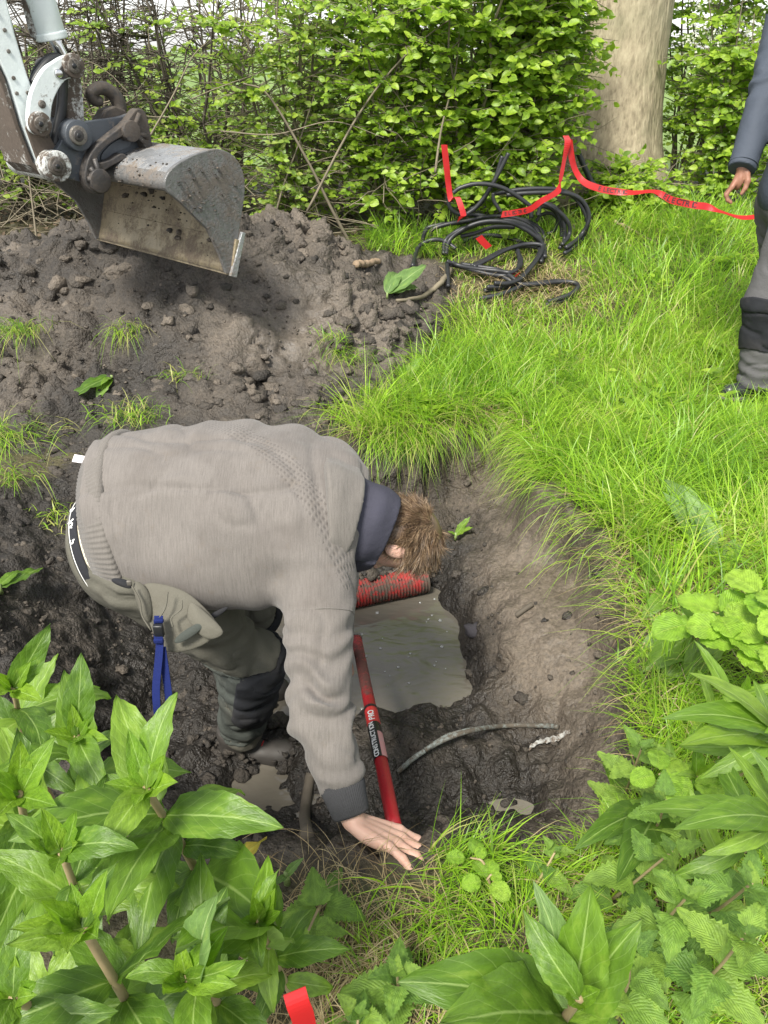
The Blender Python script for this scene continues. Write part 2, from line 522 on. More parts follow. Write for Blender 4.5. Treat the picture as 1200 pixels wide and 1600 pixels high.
def mat_knit(name, col, dirt=True):
    t = NT(name); co = t.coord()
    sx = t.node('ShaderNodeSeparateXYZ', {0: co})
    # melange yarn: streaks run round the body, across the spine
    st = t.noise(t.mapping(co, (420, 26, 26)), 1, 3, .6)
    st2 = t.noise(t.mapping(co, (900, 300, 300)), 1, 2, .6)
    f = t.math('ADD', t.math('MULTIPLY', st, .6), t.math('MULTIPLY', st2, .4))
    c = t.ramp(f, [(.35, tuple(q * .80 for q in col)), (.5, col), (.66, tuple(min(1, q * 1.15) for q in col))])
    big = t.noise(co, 4.5, 4, .6)
    if dirt:
        c = t.mix(t.val(big, 0, .5, .50, .72), c, tuple(q * .55 for q in (col[0], col[1] * .95, col[2] * .92)))
        c = t.mix(t.val(t.noise(co, 16, 4, .7), 0, .35, .60, .74), c, (.13, .105, .08))
    # open-work band that runs over the shoulder blade, between two planes of the garment
    band = t.attr('band')
    px = t.node('ShaderNodeTexWave', {'Vector': t.mapping(co, (1, 1, 1), (0, 0, .6)), 'Scale': 27.0, 'Distortion': 0.0}, bands_direction='X').outputs[1]
    py = t.node('ShaderNodeTexWave', {'Vector': t.mapping(co, (1, 1, 1), (0, 0, .6)), 'Scale': 27.0, 'Distortion': 0.0}, bands_direction='Y').outputs[1]
    dots = t.math('MULTIPLY', px, py)
    c = t.mix(t.math('MULTIPLY', band, t.val(dots, .0, .40, .45, .85)), c, tuple(q * .36 for q in col))
    hst = t.node('ShaderNodeTexWave', {'Vector': co, 'Scale': 42.0, 'Distortion': .6, 'Detail': 2.0}, bands_direction='X').outputs[1]
    h = t.math('ADD', t.math('MULTIPLY', hst, .09), t.math('MULTIPLY', st2, .7))
    h = t.math('SUBTRACT', h, t.math('MULTIPLY', band, t.math('MULTIPLY', dots, 1.4)))
    t.p(Base_Color=c, Roughness=.93, Specular_IOR_Level=.15, Normal=t.bump(h, .45, .004), Sheen_Weight=.12)
    return t.m
M_KNIT = mat_knit('grey_knit', (.146, .133, .122))
M_KNIT_HEM = mat_knit('grey_rib_knit', (.136, .125, .113), False)
def mat_cloth(name, col, stain=(.2, .17, .13), stain_amt=.4, scale=700, rough=.9):
    t = NT(name); co = t.coord()
    w1 = t.noise(t.mapping(co, (1, 1, .3)), scale, 2)
    big = t.noise(co, 7, 5, .62)
    c = t.mix(w1, tuple(q * .75 for q in col), tuple(min(1, q * 1.25) for q in col))
    c = t.mix(t.val(big, 0, stain_amt, .5, .72), c, stain)
    fold = t.noise(t.mapping(co, (1, 1, 1.8)), 22, 4, .6)
    h = t.math('ADD', t.math('MULTIPLY', w1, .25), fold)
    t.p(Base_Color=c, Roughness=rough, Specular_IOR_Level=.2, Normal=t.bump(h, .4, .008))
    return t.m
M_CUFF = mat_cloth('charcoal_rib_cuff', (.048, .048, .051), stain_amt=.15, stain=(.12, .11, .1))
M_NAVY = mat_cloth('navy_jersey', (.045, .045, .062), stain_amt=.12, stain=(.1, .1, .11))
M_TROUSER = mat_cloth('olive_work_canvas', (.098, .094, .076), stain=(.11, .10, .08))
M_TROUSER_DARK = mat_cloth('green_grey_canvas', (.050, .056, .050), stain=(.07, .06, .045))
M_POCKET = mat_cloth('beige_grey_canvas', (.112, .106, .086), stain=(.08, .07, .055))
M_BLACKCLOTH = mat_cloth('black_cordura', (.018, .019, .022), stain=(.07, .06, .05), stain_amt=.25)
M_BLACKBAND = mat_cloth('black_elastic', (.022, .023, .027), stain_amt=.05)
M_CREAM = mat_cloth('cream_cotton', (.66, .60, .46), stain_amt=.1, stain=(.5, .45, .33))
M_WHITECLOTH = mat_cloth('white_label', (.75, .70, .72), stain_amt=.05, stain=(.6, .55, .55))
M_BLUE = mat_cloth('blue_webbing', (.007, .014, .085), stain_amt=.1, stain=(.03, .035, .08))
M_JACKET = mat_cloth('slate_softshell', (.050, .060, .078), stain_amt=.1, stain=(.07, .08, .09), rough=.7)
M_TROUSER2 = mat_cloth('grey_work_trousers', (.092, .090, .092), stain_amt=.2, stain=(.12, .11, .10))
M_BOOT = mat_plain('muddy_boot_leather', (.040, .036, .032), .6, var=.5, scale=16, bump=.3)
M_SHOE = mat_plain('black_shoe_leather', (.022, .023, .026), .35, var=.3, scale=20, bump=.2)
M_SOLE = mat_plain('grey_rubber_sole', (.09, .085, .075), .8, var=.4, scale=20)
M_BUCKLE = mat_plain('black_plastic', (.015, .016, .018), .35, var=.2, bump=0)
def mat_skin(name, col, dark, mud=True):
    t = NT(name); co = t.coord()
    n = t.noise(co, 24, 4); n2 = t.noise(co, 9, 3)
    c = t.mix(t.val(n, 0, .55, .3, .75), col, dark)
    c = t.mix(t.val(n2, 0, .35, .5, .75), c, tuple(min(1, q) for q in (col[0] * 1.05, col[1] * .82, col[2] * .78)))
    if mud:
        mm = t.noise(co, 38, 5, .7)
        c = t.mix(t.val(mm, 0, .8, .64, .74), c, (.10, .07, .05))
    t.p(Base_Color=c, Roughness=.5, Subsurface_Weight=.08, Subsurface_Scale=.01, Specular_IOR_Level=.35,
        Normal=t.bump(t.noise(co, 260, 3), .25, .002))
    return t.m
M_SKIN = mat_skin('fair_skin', (.56, .36, .285), (.46, .265, .20))
M_SKIN2 = mat_skin('brown_skin', (.27, .135, .088), (.17, .080, .052), False)
M_NAIL = mat_plain('finger_nail', (.62, .42, .36), .35, var=.1, bump=0)
def mat_hair(name, cols):
    t = NT(name); r = t.attr('rnd')
    c = t.ramp(r, [(i / (len(cols) - 1), q) for i, q in enumerate(cols)])
    t.p(Base_Color=c, Roughness=.42, Specular_IOR_Level=.5)
    return t.m
M_HAIR = mat_hair('fair_brown_hair', [(.055, .032, .018), (.11, .068, .038), (.17, .11, .062), (.36, .26, .16)])
M_HAIR2 = mat_hair('black_hair', [(.01, .008, .007), (.03, .025, .02)])
M_EYE = mat_plain('eye_white', (.7, .68, .65), .2, var=.05, bump=0)

def mat_paint(name, paint, dirt, amt=.5, metal=0, rough=.4):
    t = NT(name); co = t.coord()
    n = t.noise(co, 5, 6, .7); n2 = t.noise(co, 46, 5, .75)
    f = t.math('ADD', t.math('MULTIPLY', n, .55), t.math('MULTIPLY', n2, .45))
    w = t.attr('grime')
    f = t.math('ADD', f, t.math('MULTIPLY', w, .22))
    m = t.val(f, 0, 1, .62 - .16 * amt, .70 - .14 * amt)
    c = t.mix(m, t.mix(n2, tuple(q * .88 for q in paint), paint), t.mix(t.noise(co, 90, 4), tuple(q * .5 for q in dirt), dirt))
    chip = t.val(t.noise(co, 24, 3, .8), 0, 1, .70, .72)
    c = t.mix(t.math('MULTIPLY', chip, .8), c, (.03, .028, .026))
    t.p(Base_Color=c, Roughness=t.val(m, rough, .88), Metallic=t.val(m, metal, 0), Specular_IOR_Level=.4,
        Normal=t.bump(t.math('ADD', t.math('MULTIPLY', m, .6), n2), .25, .006))
    return t.m
M_WHITE = mat_paint('worn_white_paint', (.70, .76, .75), (.20, .15, .11), .15)
M_WHITE_D = mat_paint('dirty_white_paint', (.66, .68, .65), (.12, .095, .075), .75)
M_GREYPAINT = mat_paint('dark_grey_paint', (.075, .085, .098), (.22, .19, .16), .3, .2)
M_CAST = mat_paint('muddy_cast_steel', (.070, .066, .064), (.098, .082, .068), .55, .5, .45)
M_PIN = mat_paint('worn_pin_steel', (.20, .185, .165), (.09, .075, .06), .6, .6, .45)
M_CHROME = mat_plain('chrome_rod', (.6, .6, .6), .15, metal=1, var=.1, bump=0)
M_HOSE = mat_plain('black_hose', (.016, .017, .019), .45, var=.3, scale=40, bump=.1)
def mat_bucket(name, base, dirt, amt, metal):
    t = NT(name); co = t.coord()
    st = t.noise(t.mapping(co, (26, 26, 2.2), (0, .25, 0)), 1, 5, .6)
    n = t.noise(co, 6, 6, .65); f = t.noise(co, 60, 5, .75)
    c = t.mix(st, tuple(q * .6 for q in base), tuple(min(1, q * 1.35) for q in base))
    m = t.val(t.math('ADD', t.math('MULTIPLY', n, .7), t.math('MULTIPLY', f, .3)), 0, 1, .66 - .3 * amt, .76 - .3 * amt)
    c = t.mix(m, c, t.mix(f, tuple(q * .45 for q in dirt), tuple(q * 1.5 for q in dirt)))
    t.p(Base_Color=c, Metallic=t.val(m, metal, 0), Roughness=t.val(m, .38, .9),
        Normal=t.bump(t.math('ADD', m, t.math('MULTIPLY', f, 1.0)), .5, .008))
    return t.m
M_BUCKET = mat_bucket('worn_bucket_steel', (.16, .16, .158), (.125, .108, .092), .65, .4)
M_BUCKET_IN = mat_bucket('scoured_bucket_inside', (.25, .205, .13), (.13, .10, .072), .55, .2)
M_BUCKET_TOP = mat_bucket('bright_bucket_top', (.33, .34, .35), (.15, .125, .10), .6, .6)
M_CABLE = mat_plain('black_rubber_cable', (.022, .023, .026), .42, var=.4, scale=18, bump=.15, bdist=.003)
def mat_tape():
    t = NT('red_tape'); co = t.coord()
    n = t.noise(co, 12, 4)
    t.p(Base_Color=t.mix(n, (.36, .009, .012), (.52, .020, .020)), Roughness=.4, Specular_IOR_Level=.5)
    tr = t.node('ShaderNodeBsdfTranslucent', {0: (.7, .03, .03)})
    ms = t.node('ShaderNodeMixShader'); ms.inputs[0].default_value = .25
    t.l.new(t.b.outputs[0], ms.inputs[1]); t.l.new(tr.outputs[0], ms.inputs[2]); t.l.new(ms.outputs[0], t.out.inputs[0])
    return t.m
M_TAPE = mat_tape()
M_PRINT = mat_plain('black_print', (.03, .012, .012), .5, var=.2, bump=0)
M_WPRINT = mat_plain('white_print', (.78, .78, .76), .5, var=.1, bump=0)
M_REDPIPE = mat_paint('red_plastic_pipe', (.36, .022, .022), (.11, .085, .065), .85, 0, .5)
M_REDTUBE = mat_paint('red_painted_tube', (.34, .014, .020), (.15, .060, .050), .6, 0, .35)
M_STICKER = mat_paint('red_sticker', (.62, .045, .045), (.14, .10, .08), .1, 0, .3)
M_STICKER_B = mat_plain('black_sticker', (.014, .014, .016), .3, var=.2, bump=0)
M_PINK = mat_paint('worn_pink_sticker', (.62, .30, .30), (.60, .52, .50), .6, 0, .4)
M_GREYPIPE = mat_paint('grey_plastic_pipe', (.20, .23, .22), (.10, .085, .066), .75, 0, .45)
M_SLEEVE = mat_paint('white_plastic_sleeve', (.45, .46, .44), (.14, .11, .085), .6, 0, .4)
M_STONE = mat_plain('dark_stone', (.05, .045, .05), .8, var=.4, scale=20, bump=.4)
M_DEADWOOD = mat_plain('dead_wood', (.24, .175, .115), .85, var=.4, scale=22, bump=.5)
# ------------------------------------------------------------------ terrain
RIM = np.array([(-.06, 1.10), (.15, 1.12), (.42, 1.13), (.60, 1.25), (.70, 1.5), (.77, 1.9), (.83, 2.40), (.72, 2.72), (.66, 3.2), (.64, 3.60),
                (.45, 3.55), (.2, 3.42), (-.1, 3.33), (-.6, 3.25), (-1.3, 3.15), (-1.62, 2.8), (-1.5, 2.2), (-1.15, 1.7), (-.75, 1.32), (-.4, 1.13)])
FLOOR = np.array([(-.80, 2.70), (-.2, 2.95), (.30, 2.95), (.33, 2.5), (.30, 2.12), (.50, 1.88), (.45, 1.62), (0, 1.55), (-.4, 1.50), (-.80, 1.72)])
POOL = np.array([(-.55, 2.75), (-.15, 2.88), (.06, 2.84), (.16, 2.92), (.31, 2.86), (.27, 2.70), (.33, 2.52), (.30, 2.36), (.31, 2.20), (.22, 2.12), (.12, 2.10), (.04, 2.03), (-.06, 2.05), (-.16, 1.98), (-.30, 2.05), (-.45, 2.02)])
def poly_sd(P, x, y):
    """signed distance, negative inside"""
    d = np.full(np.shape(x), 1e9); ins = np.zeros(np.shape(x), bool)
    n = len(P)
    for i in range(n):
        a, b = P[i], P[(i + 1) % n]
        e = b - a
        t = np.clip(((x - a[0]) * e[0] + (y - a[1]) * e[1]) / (e @ e), 0, 1)
        d = np.minimum(d, np.hypot(x - a[0] - t * e[0], y - a[1] - t * e[1]))
        c = ((a[1] > y) != (b[1] > y))
        with np.errstate(divide='ignore', invalid='ignore'):
            xi = a[0] + (y - a[1]) * e[0] / (e[1] if e[1] != 0 else 1e-9)
        ins ^= c & (x < xi)
    return np.where(ins, -d, d)
WATER_H = -.50
def base_h(x, y):
    x = np.asarray(x, float); y = np.asarray(y, float)
    h = .40 * sstep(4.3, 6.6, y) * (1 - sstep(9.5, 14, y))
    h = h + .03 * vnoise(x * 1.1, y * 1.1, 0, 3) + .012 * vnoise(x * 4, y * 4, 0, 4)
    wx = x + .05 * vnoise(x * 3.1, y * 3.1, 0, 11) ; wy = y + .05 * vnoise(x * 3.1, y * 3.1, 5, 12)
    dr = poly_sd(RIM, wx, wy)
    df = np.maximum(poly_sd(FLOOR, wx, wy), 0)
    inn = np.maximum(-dr, 0)
    t = inn / (inn + df + 1e-6)
    t = np.where(dr < 0, t, 0)
    # the cut right-hand wall is steeper at the top
    prof = np.where(x > .2, .42 * sstep(0, .16, t) + .58 * t ** 1.15, t ** .85 if False else sstep(-.15, 1.05, t) - sstep(-.15, 1.05, 0) * (1 - t))
    h = h * (1 - sstep(0, .3, t)) - .45 * prof
    # mound of slumped soil beside the pool
    h = h + .10 * np.exp(-(((x - .50) / .16) ** 2 + ((y - 2.45) / .28) ** 2))
    h = h + .07 * np.exp(-(((x - .05) / .35) ** 2 + ((y - 1.83) / .12) ** 2))
    dp = poly_sd(POOL, wx, wy)
    h = h - .14 * sstep(.06, -.10, dp) + .022 * vnoise(x * 14, y * 14, 0, 15) * sstep(.12, 0, np.abs(dp))
    # puddle hollows
    h = h - .06 * np.exp(-((np.hypot((x + .40) / .12, (y - 1.69) / .11)) ** 4))
    h = h - .03 * np.exp(-((np.hypot((x - .385) / .10, (y - 1.60) / .055)) ** 4))
    # churned ground to the left
    h = h + .10 * np.exp(-(((x + 1.45) / .30) ** 2 + ((y - 2.15) / .45) ** 2))
    # rim lip pushed up where the hand rests
    h = h + .035 * np.exp(-(((x - .02) / .28) ** 2 + ((y - 1.08) / .12) ** 2))
    return h
def axis_coords(parts):
    out = []
    for a, b, s in parts:
        out.append(np.arange(a, b, s))
    return np.concatenate(out)
def geom(start, end, first, k=1.35):
    v = [start]; s = first
    while v[-1] < end:
        v.append(v[-1] + s); s *= k
    return np.array(v)
gx = np.concatenate([-geom(2.6, 900, .08)[::-1], np.arange(-2.56, -1.9, .03), np.arange(-1.9, 1.15, .0115), np.arange(1.15, 2.6, .03), geom(2.6, 900, .08)])
gy = np.concatenate([-geom(0, 60, .3)[::-1][:-1], np.arange(0, .9, .04), np.arange(.9, 3.75, .0115), np.arange(3.75, 7, .045), geom(7, 1500, .1)])
gx = np.unique(gx); gy = np.unique(gy)
GX, GY = np.meshgrid(gx, gy)
H0 = base_h(GX, GY)
def grad(H):
    dy = np.gradient(H, gy, axis=0); dx = np.gradient(H, gx, axis=1)
    n = np.stack([-dx, -dy, np.ones_like(H)], -1)
    return n / np.linalg.norm(n, axis=-1, keepdims=True)
NRM = grad(H0)
dr = poly_sd(RIM, GX, GY)
leftm = sstep(-.55, -.95, GX)
patchL = np.exp(-(((GX + 1.75) / .42) ** 2 + ((GY - 3.35) / .55) ** 2)) + np.exp(-(((GX + 2.2) / .5) ** 2 + ((GY - 1.0) / .8) ** 2))
edge = dr + .05 * vnoise(GX * 6, GY * 6, 0, 21) + .03 * vnoise(GX * 15, GY * 15, 0, 22)
turf = sstep(.0, .10, edge)
turf = turf * (1 - leftm * (1 - sstep(.35, .6, patchL)) * (GY < 6))
field = sstep(9.5, 11, GY)
mudm = 1 - turf
smoothf = np.exp(-(((GX - .68) / .17) ** 2 + ((GY - 2.55) / .75) ** 2)) * (dr < .03)
smoothf = np.clip(smoothf * 1.3, 0, 1) * (GX > .42)
near = (np.abs(GX) < 2.6) & (GY > 0) & (GY < 7)
D = np.zeros_like(H0)
xs, ys, zs = GX[near], GY[near], H0[near]
c1, v1 = cells(xs * 9, ys * 9, zs * 9, 31)
c2, v2 = cells(xs * 21, ys * 21, zs * 21, 41)
c3, v3 = cells(xs * 46, ys * 46, zs * 46, 51)
lum = .062 * (.55 - c1) * (.4 + v1) + .034 * (.55 - c2) * (.3 + v2) + .015 * (.55 - c3) * (v3 + .2) + .020 * fbm(xs * 5, ys * 5, zs * 5, 4, 61)
lum2 = .012 * fbm(xs * 5, ys * 3, zs * 5, 4, 66) + .006 * fbm(xs * 22, ys * 16, zs * 22, 3, 67) + .006 * (.55 - c2)
sm = smoothf[near]; mm = mudm[near]
inpool = sstep(.10, .0, poly_sd(POOL, xs, ys))
D[near] = (lum * (1 - sm) + lum2 * sm) * (.25 + .75 * mm) * (1 - .7 * inpool)
V = np.stack([GX, GY, H0], -1) + NRM * D[..., None]
ny, nx = GX.shape
ii = np.arange(ny * nx).reshape(ny, nx)
Fq = np.stack([ii[:-1, :-1], ii[:-1, 1:], ii[1:, 1:], ii[1:, :-1]], -1).reshape(-1, 4)
me = mesh_np('ground', V.reshape(-1, 3), Fq, M_GROUND)
dryA = np.clip(.45 + .10 * ((GX > .3) & (dr < 0)) * sstep(-.42, -.2, H0) + .38 * np.exp(-(((GX - .52) / .25) ** 2 + ((GY - 2.35) / .45) ** 2)) * (dr < 0) - .35 * sstep(-.3, -.46, H0) - .3 * sstep(-.3, -.9, GX) * (dr < .2)
               + .18 * smoothf, 0, 1)
wetA = np.clip(sstep(-.30, -.46, H0) * .9 + .25 * (dr < 0) + .6 * smoothf * (.5 + .5 * vnoise(GX * 4, GY * 3, 0, 71)) + .3 * sstep(.2, .6, vnoise(GX * 3, GY * 3, 0, 72)), 0, 1)
for nm, A in (('turf', turf), ('field', field), ('dry', dryA), ('wet', wetA), ('smooth_face', smoothf)):
    set_attr(me, nm, A.ravel())
ground = obj('ground', me); tag(ground, kind='structure')

def ground_at(x, y):
    """height of the finished ground sheet"""
    x = np.asarray(x, float); y = np.asarray(y, float)
    i = np.clip(np.searchsorted(gx, x) - 1, 0, nx - 2); j = np.clip(np.searchsorted(gy, y) - 1, 0, ny - 2)
    tx = (x - gx[i]) / (gx[i + 1] - gx[i]); ty = (y - gy[j]) / (gy[j + 1] - gy[j])
    Z = V[..., 2]
    return (Z[j, i] * (1 - tx) + Z[j, i + 1] * tx) * (1 - ty) + (Z[j + 1, i] * (1 - tx) + Z[j + 1, i + 1] * tx) * ty
def turf_at(x, y):
    i = np.clip(np.searchsorted(gx, x) - 1, 0, nx - 2); j = np.clip(np.searchsorted(gy, y) - 1, 0, ny - 2)
    return turf[j, i]

# ------------------------------------------------------------------ spoil heap
RX = np.array([-4.2, -3.2, -2.2, -1.77, -1.3, -.83, -.5, -.16, .16, .37, .52])
RH = np.array([0, .36, .50, .62, .70, .72, .585, .41, .24, .10, 0])
FX = np.array([-4.2, -1.2, -.3, 0, .3, .55]); FY = np.array([3.25, 3.22, 3.35, 3.65, 4.25, 4.65])
hx = np.arange(-4.2, .62, .0155); hy = np.arange(3.05, 6.1, .0155)
HX, HY = np.meshgrid(hx, hy)
wob = .10 * vnoise(HX * 2.2, HY * 2.2, 0, 81)
ridge = np.interp(HX + wob, RX, RH); foot = np.interp(HX + wob, FX, FY)
ry = 4.9 + .15 * vnoise(HX * 1.3, 0, 0, 82)
tf = np.clip((HY - foot) / (ry - foot), 0, 1)
tb = np.clip((6.0 - HY) / (6.0 - ry), 0, 1)
shape = np.where(HY < ry, tf ** .92 * (1 - .16 * np.sin(tf * math.pi * 2)), np.sin(tb * math.pi / 2))
heap = ridge * shape
heap = heap * (1 + .16 * vnoise(HX * 2.5, HY * 2.5, 0, 83))
heap += .05 * vnoise(HX * 4.2, HY * 4.2, 0, 84) * np.clip(heap * 4, 0, 1)
HZ = np.interp(HY, [3.0, 4.3, 6.6], [0, 0, .40]) * 1.0 + heap - .05
gzz = base_h(HX, HY)
HZ = np.where(heap > .01, np.maximum(gzz + heap * 1.0 - .02, gzz - .03), gzz - .06)
d0, d1 = np.gradient(HZ, hy, hx)
HN = np.stack([-d1, -d0, np.ones_like(HZ)], -1); HN /= np.linalg.norm(HN, axis=-1, keepdims=True)
a1, b1 = cells(HX * 7, HY * 7, HZ * 7, 131)
a2, b2 = cells(HX * 16, HY * 16, HZ * 16, 141)
a3, b3 = cells(HX * 36, HY * 36, HZ * 36, 151)
ploc = np.clip(heap * 6, 0, 1)
smear = np.exp(-(((HX + .55) / .28) ** 2 + ((HY - 4.15) / .35) ** 2))      # bucket-smeared face
rough = 1 - .75 * np.clip(smear, 0, 1)
rough = rough * (.55 + .6 * sstep(-.35, .35, vnoise(HX * 1.8, HY * 1.8, 0, 167)))
Dh = (.20 * (.5 - a1) * (.15 + b1) + .115 * (.5 - a2) * (.15 + b2) + .045 * (.5 - a3) * (.2 + b3)) * rough + .03 * fbm(HX * 5, HY * 5, HZ * 5, 4, 161) * (.5 + .5 * rough)
HV = np.stack([HX, HY, HZ], -1) + HN * (Dh * ploc)[..., None]
ny2, nx2 = HX.shape
ii = np.arange(ny2 * nx2).reshape(ny2, nx2)
Fq = np.stack([ii[:-1, :-1], ii[:-1, 1:], ii[1:, 1:], ii[1:, :-1]], -1).reshape(-1, 4)
keep = (heap.ravel()[Fq] > .004).any(1)
Fq = Fq[keep]
used = np.unique(Fq); remap = -np.ones(ny2 * nx2, int); remap[used] = np.arange(len(used))
ORG = np.array([-1.2, 4.4, 0])
me = mesh_np('spoil_heap', HV.reshape(-1, 3)[used] - ORG, remap[Fq], M_HEAP)
dryh = np.clip(.35 + .35 * sstep(.1, .55, heap) + .40 * vnoise(HX * 2.6, HY * 2.6, 0, 91) + .18 * sstep(-.6, .1, HX) - .25 * sstep(3.9, 3.3, HY), 0, 1)
weth = np.clip(.25 + .7 * smear + .5 * sstep(.2, .6, vnoise(HX * 2.5, HY * 2.5, 0, 92)), 0, 1)
set_attr(me, 'dry', dryh.ravel()[used]); set_attr(me, 'wet', weth.ravel()[used]); set_attr(me, 'smooth_face', np.clip(smear, 0, 1).ravel()[used])
heap_o = obj('spoil_heap', me, loc=tuple(ORG))
tag(heap_o, 'long heap of lumpy grey brown soil dug from the pit, below the excavator bucket', 'soil heap')
def heap_at(x, y):
    x = np.asarray(x, float); y = np.asarray(y, float)
    i = np.clip(((x - hx[0]) / .0155).astype(int), 0, nx2 - 1); j = np.clip(((y - hy[0]) / .0155).astype(int), 0, ny2 - 1)
    return HV[j, i, 2], heap[j, i]
def surf_at(x, y):
    g = ground_at(x, y); z, hp = heap_at(x, y)
    inside = (np.asarray(x) > hx[0]) & (np.asarray(x) < hx[-1]) & (np.asarray(y) > hy[0]) & (np.asarray(y) < hy[-1]) & (hp > .01)
    return np.where(inside, np.maximum(g, z), g)

# ------------------------------------------------------------------ loose clods
bm = bmesh.new(); bmesh.ops.create_icosphere(bm, subdivisions=2, radius=1)
ICO_V = np.array([v.co[:] for v in bm.verts]); ICO_F = np.array([[v.index for v in f.verts] for f in bm.faces]); bm.free()
bm = bmesh.new(); bmesh.ops.create_icosphere(bm, subdivisions=1, radius=1)
ICO1_V = np.array([v.co[:] for v in bm.verts]); ICO1_F = np.array([[v.index for v in f.verts] for f in bm.faces]); bm.free()
def clods(name, pts, sizes, mat, seed=1, dry=None, squash=.75):
    r = np.random.default_rng(seed); VV = []; FF = []; n = 0; DR = []
    for k, (p, s) in enumerate(zip(pts, sizes)):
        bv, bf = (ICO_V, ICO_F) if s > .014 else (ICO1_V, ICO1_F)
        o = r.random(3) * 50
        d = 1 + .60 * vnoise(bv[:, 0] * 1.3 + o[0], bv[:, 1] * 1.3 + o[1], bv[:, 2] * 1.3 + o[2], 5) + .34 * vnoise(bv[:, 0] * 3 + o[0], bv[:, 1] * 3, bv[:, 2] * 3 + o[1], 6)
        sc = s * np.array([r.uniform(.8, 1.3), r.uniform(.8, 1.3), squash * r.uniform(.8, 1.1)])
        a = r.random() * 6.28
        q = bv * d[:, None] * sc
        q = np.stack([q[:, 0] * math.cos(a) - q[:, 1] * math.sin(a), q[:, 0] * math.sin(a) + q[:, 1] * math.cos(a), q[:, 2]], 1)
        VV.append(q + p); FF.append(bf + n); n += len(bv); DR.append(np.full(len(bv), r.random() * .8 if dry is None else dry[k]))
    me = mesh_np(name, np.concatenate(VV), np.concatenate(FF), mat)
    set_attr(me, 'dry', np.concatenate(DR)); set_attr(me, 'wet', np.full(n, .2)); set_attr(me, 'smooth_face', np.zeros(n))
    return obj(name, me)
r = np.random.default_rng(5)
cx = r.uniform(-3.2, .6, 2400); cy = r.uniform(3.1, 5.2, 2400)
hz, hp = heap_at(cx, cy)
k = hp > .03
cx, cy, hz = cx[k], cy[k], hz[k]
cs = np.clip(.006 * (r.pareto(2.3, len(cx)) + 1), .005, .036)
bx = r.uniform(-2.9, .45, 520); by_ = r.uniform(3.2, 5.1, 520); bz, bh = heap_at(bx, by_)
kk = (bh > .05) & ~((np.abs(bx + .55) < .25) & (np.abs(by_ - 4.15) < .3)) & (vnoise(bx * 2.2, by_ * 2.2, 0, 95) > -.15)
bs = r.uniform(.022, .062, 520) ** 1.0
cx = np.concatenate([cx, bx[kk]]); cy = np.concatenate([cy, by_[kk]]); hz = np.concatenate([hz, bz[kk] - bs[kk] * .25]); cs = np.concatenate([cs, bs[kk]])
o = clods('heap_clods', np.stack([cx, cy, hz - cs * .1], 1), cs, M_HEAP, 3, dry=np.clip(.5 + .25 * r.normal(size=len(cx)), .1, 1))
tag(o, kind='stuff')
cx = r.uniform(-2.0, .95, 3600); cy = r.uniform(.98, 3.4, 3600)
d_ = poly_sd(RIM, cx, cy); dp_ = poly_sd(POOL, cx, cy)
k = ((d_ < .06) | ((cx < -.9) & (d_ < .6))) & (dp_ > .02) & ~((cx > .46) & (cy > 1.9) & (r.random(len(cx)) < .8))
cx, cy = cx[k], cy[k]
cs = np.clip(.0045 * (r.pareto(2.3, len(cx)) + 1), .004, .026)
o = clods('pit_clods', np.stack([cx, cy, ground_at(cx, cy) - cs * .1], 1), cs, M_CLOD, 4, dry=np.clip(.25 + .4 * r.random(len(cx)), 0, 1))
tag(o, kind='stuff')

# ------------------------------------------------------------------ water
def sheet(name, P, h, mat, n=1):
    P = np.asarray(P)
    c = P.mean(0)
    v = [(*c, h)] + [(*p, h) for p in P]
    m = len(P)
    f = [(0, 1 + i, 1 + (i + 1) % m) for i in range(m)]
    o = MB().add(v, f).build(name, mat, smooth=False)
    return o
PW = POOL.mean(0) + (POOL - POOL.mean(0)) * 1.35
tag(sheet('pit_water', PW, WATER_H, M_WATER), kind='structure')
ang = np.linspace(0, 2 * math.pi, 24, endpoint=False)
def ell(cx, cy, a, b): return np.stack([cx + a * np.cos(ang), cy + b * np.sin(ang)], 1)
p1z = float(np.median(ground_at(-.40 + .1 * np.cos(ang), 1.69 + .1 * np.sin(ang))))
tag(sheet('puddle', ell(-.40, 1.69, .20, .17), p1z, M_WATER), kind='structure')
p2z = float(np.percentile(ground_at(.385 + .09 * np.cos(ang), 1.60 + .05 * np.sin(ang)), 38))
tag(sheet('puddle', ell(.40, 1.595, .085, .045), p2z + .004, M_WATER), kind='structure')
# bubbles on the pool, as half domes lying on the water
bv = []; bf = []; n = 0
for k in range(46):
    for _ in range(30):
        x, y = r.uniform(-.35, .3), r.uniform(2.05, 2.85)
        if poly_sd(POOL, np.array([x]), np.array([y]))[0] < -.04: break
    s = r.choice([.004, .006, .009, .013], p=[.4, .3, .2, .1])
    m = ICO_V[:, 2] > -.2
    bv.append(np.stack([ICO_V[:, 0] * s + x, ICO_V[:, 1] * s + y, np.maximum(ICO_V[:, 2], -.1) * s * .7 + WATER_H + .001], 1)); bf.append(ICO_F + n); n += len(ICO_V)
o = obj('water_bubbles', mesh_np('water_bubbles', np.concatenate(bv), np.concatenate(bf), M_FOAM)); tag(o, kind='stuff')
# ------------------------------------------------------------------ people
def V3(*a): return np.array(a, float)
def blend(p, parts, k):
    f = None
    for q in parts:
        d = q(p)
        f = d if f is None else smin(f, d, k)
    return f
def chain(pts, radii):
    """round cones through pts, returned as one function"""
    segs = [(np.asarray(pts[i], float), np.asarray(pts[i + 1], float), radii[i], radii[i + 1]) for i in range(len(pts) - 1)]
    def f(p):
        d = None
        for a, b, ra, rb in segs:
            e = sd_cone(p, a, b, ra, rb)
            d = e if d is None else np.minimum(d, e)
        return d
    return f
def bbox(pts, pad):
    P = np.asarray(pts); return P.min(0) - pad, P.max(0) + pad

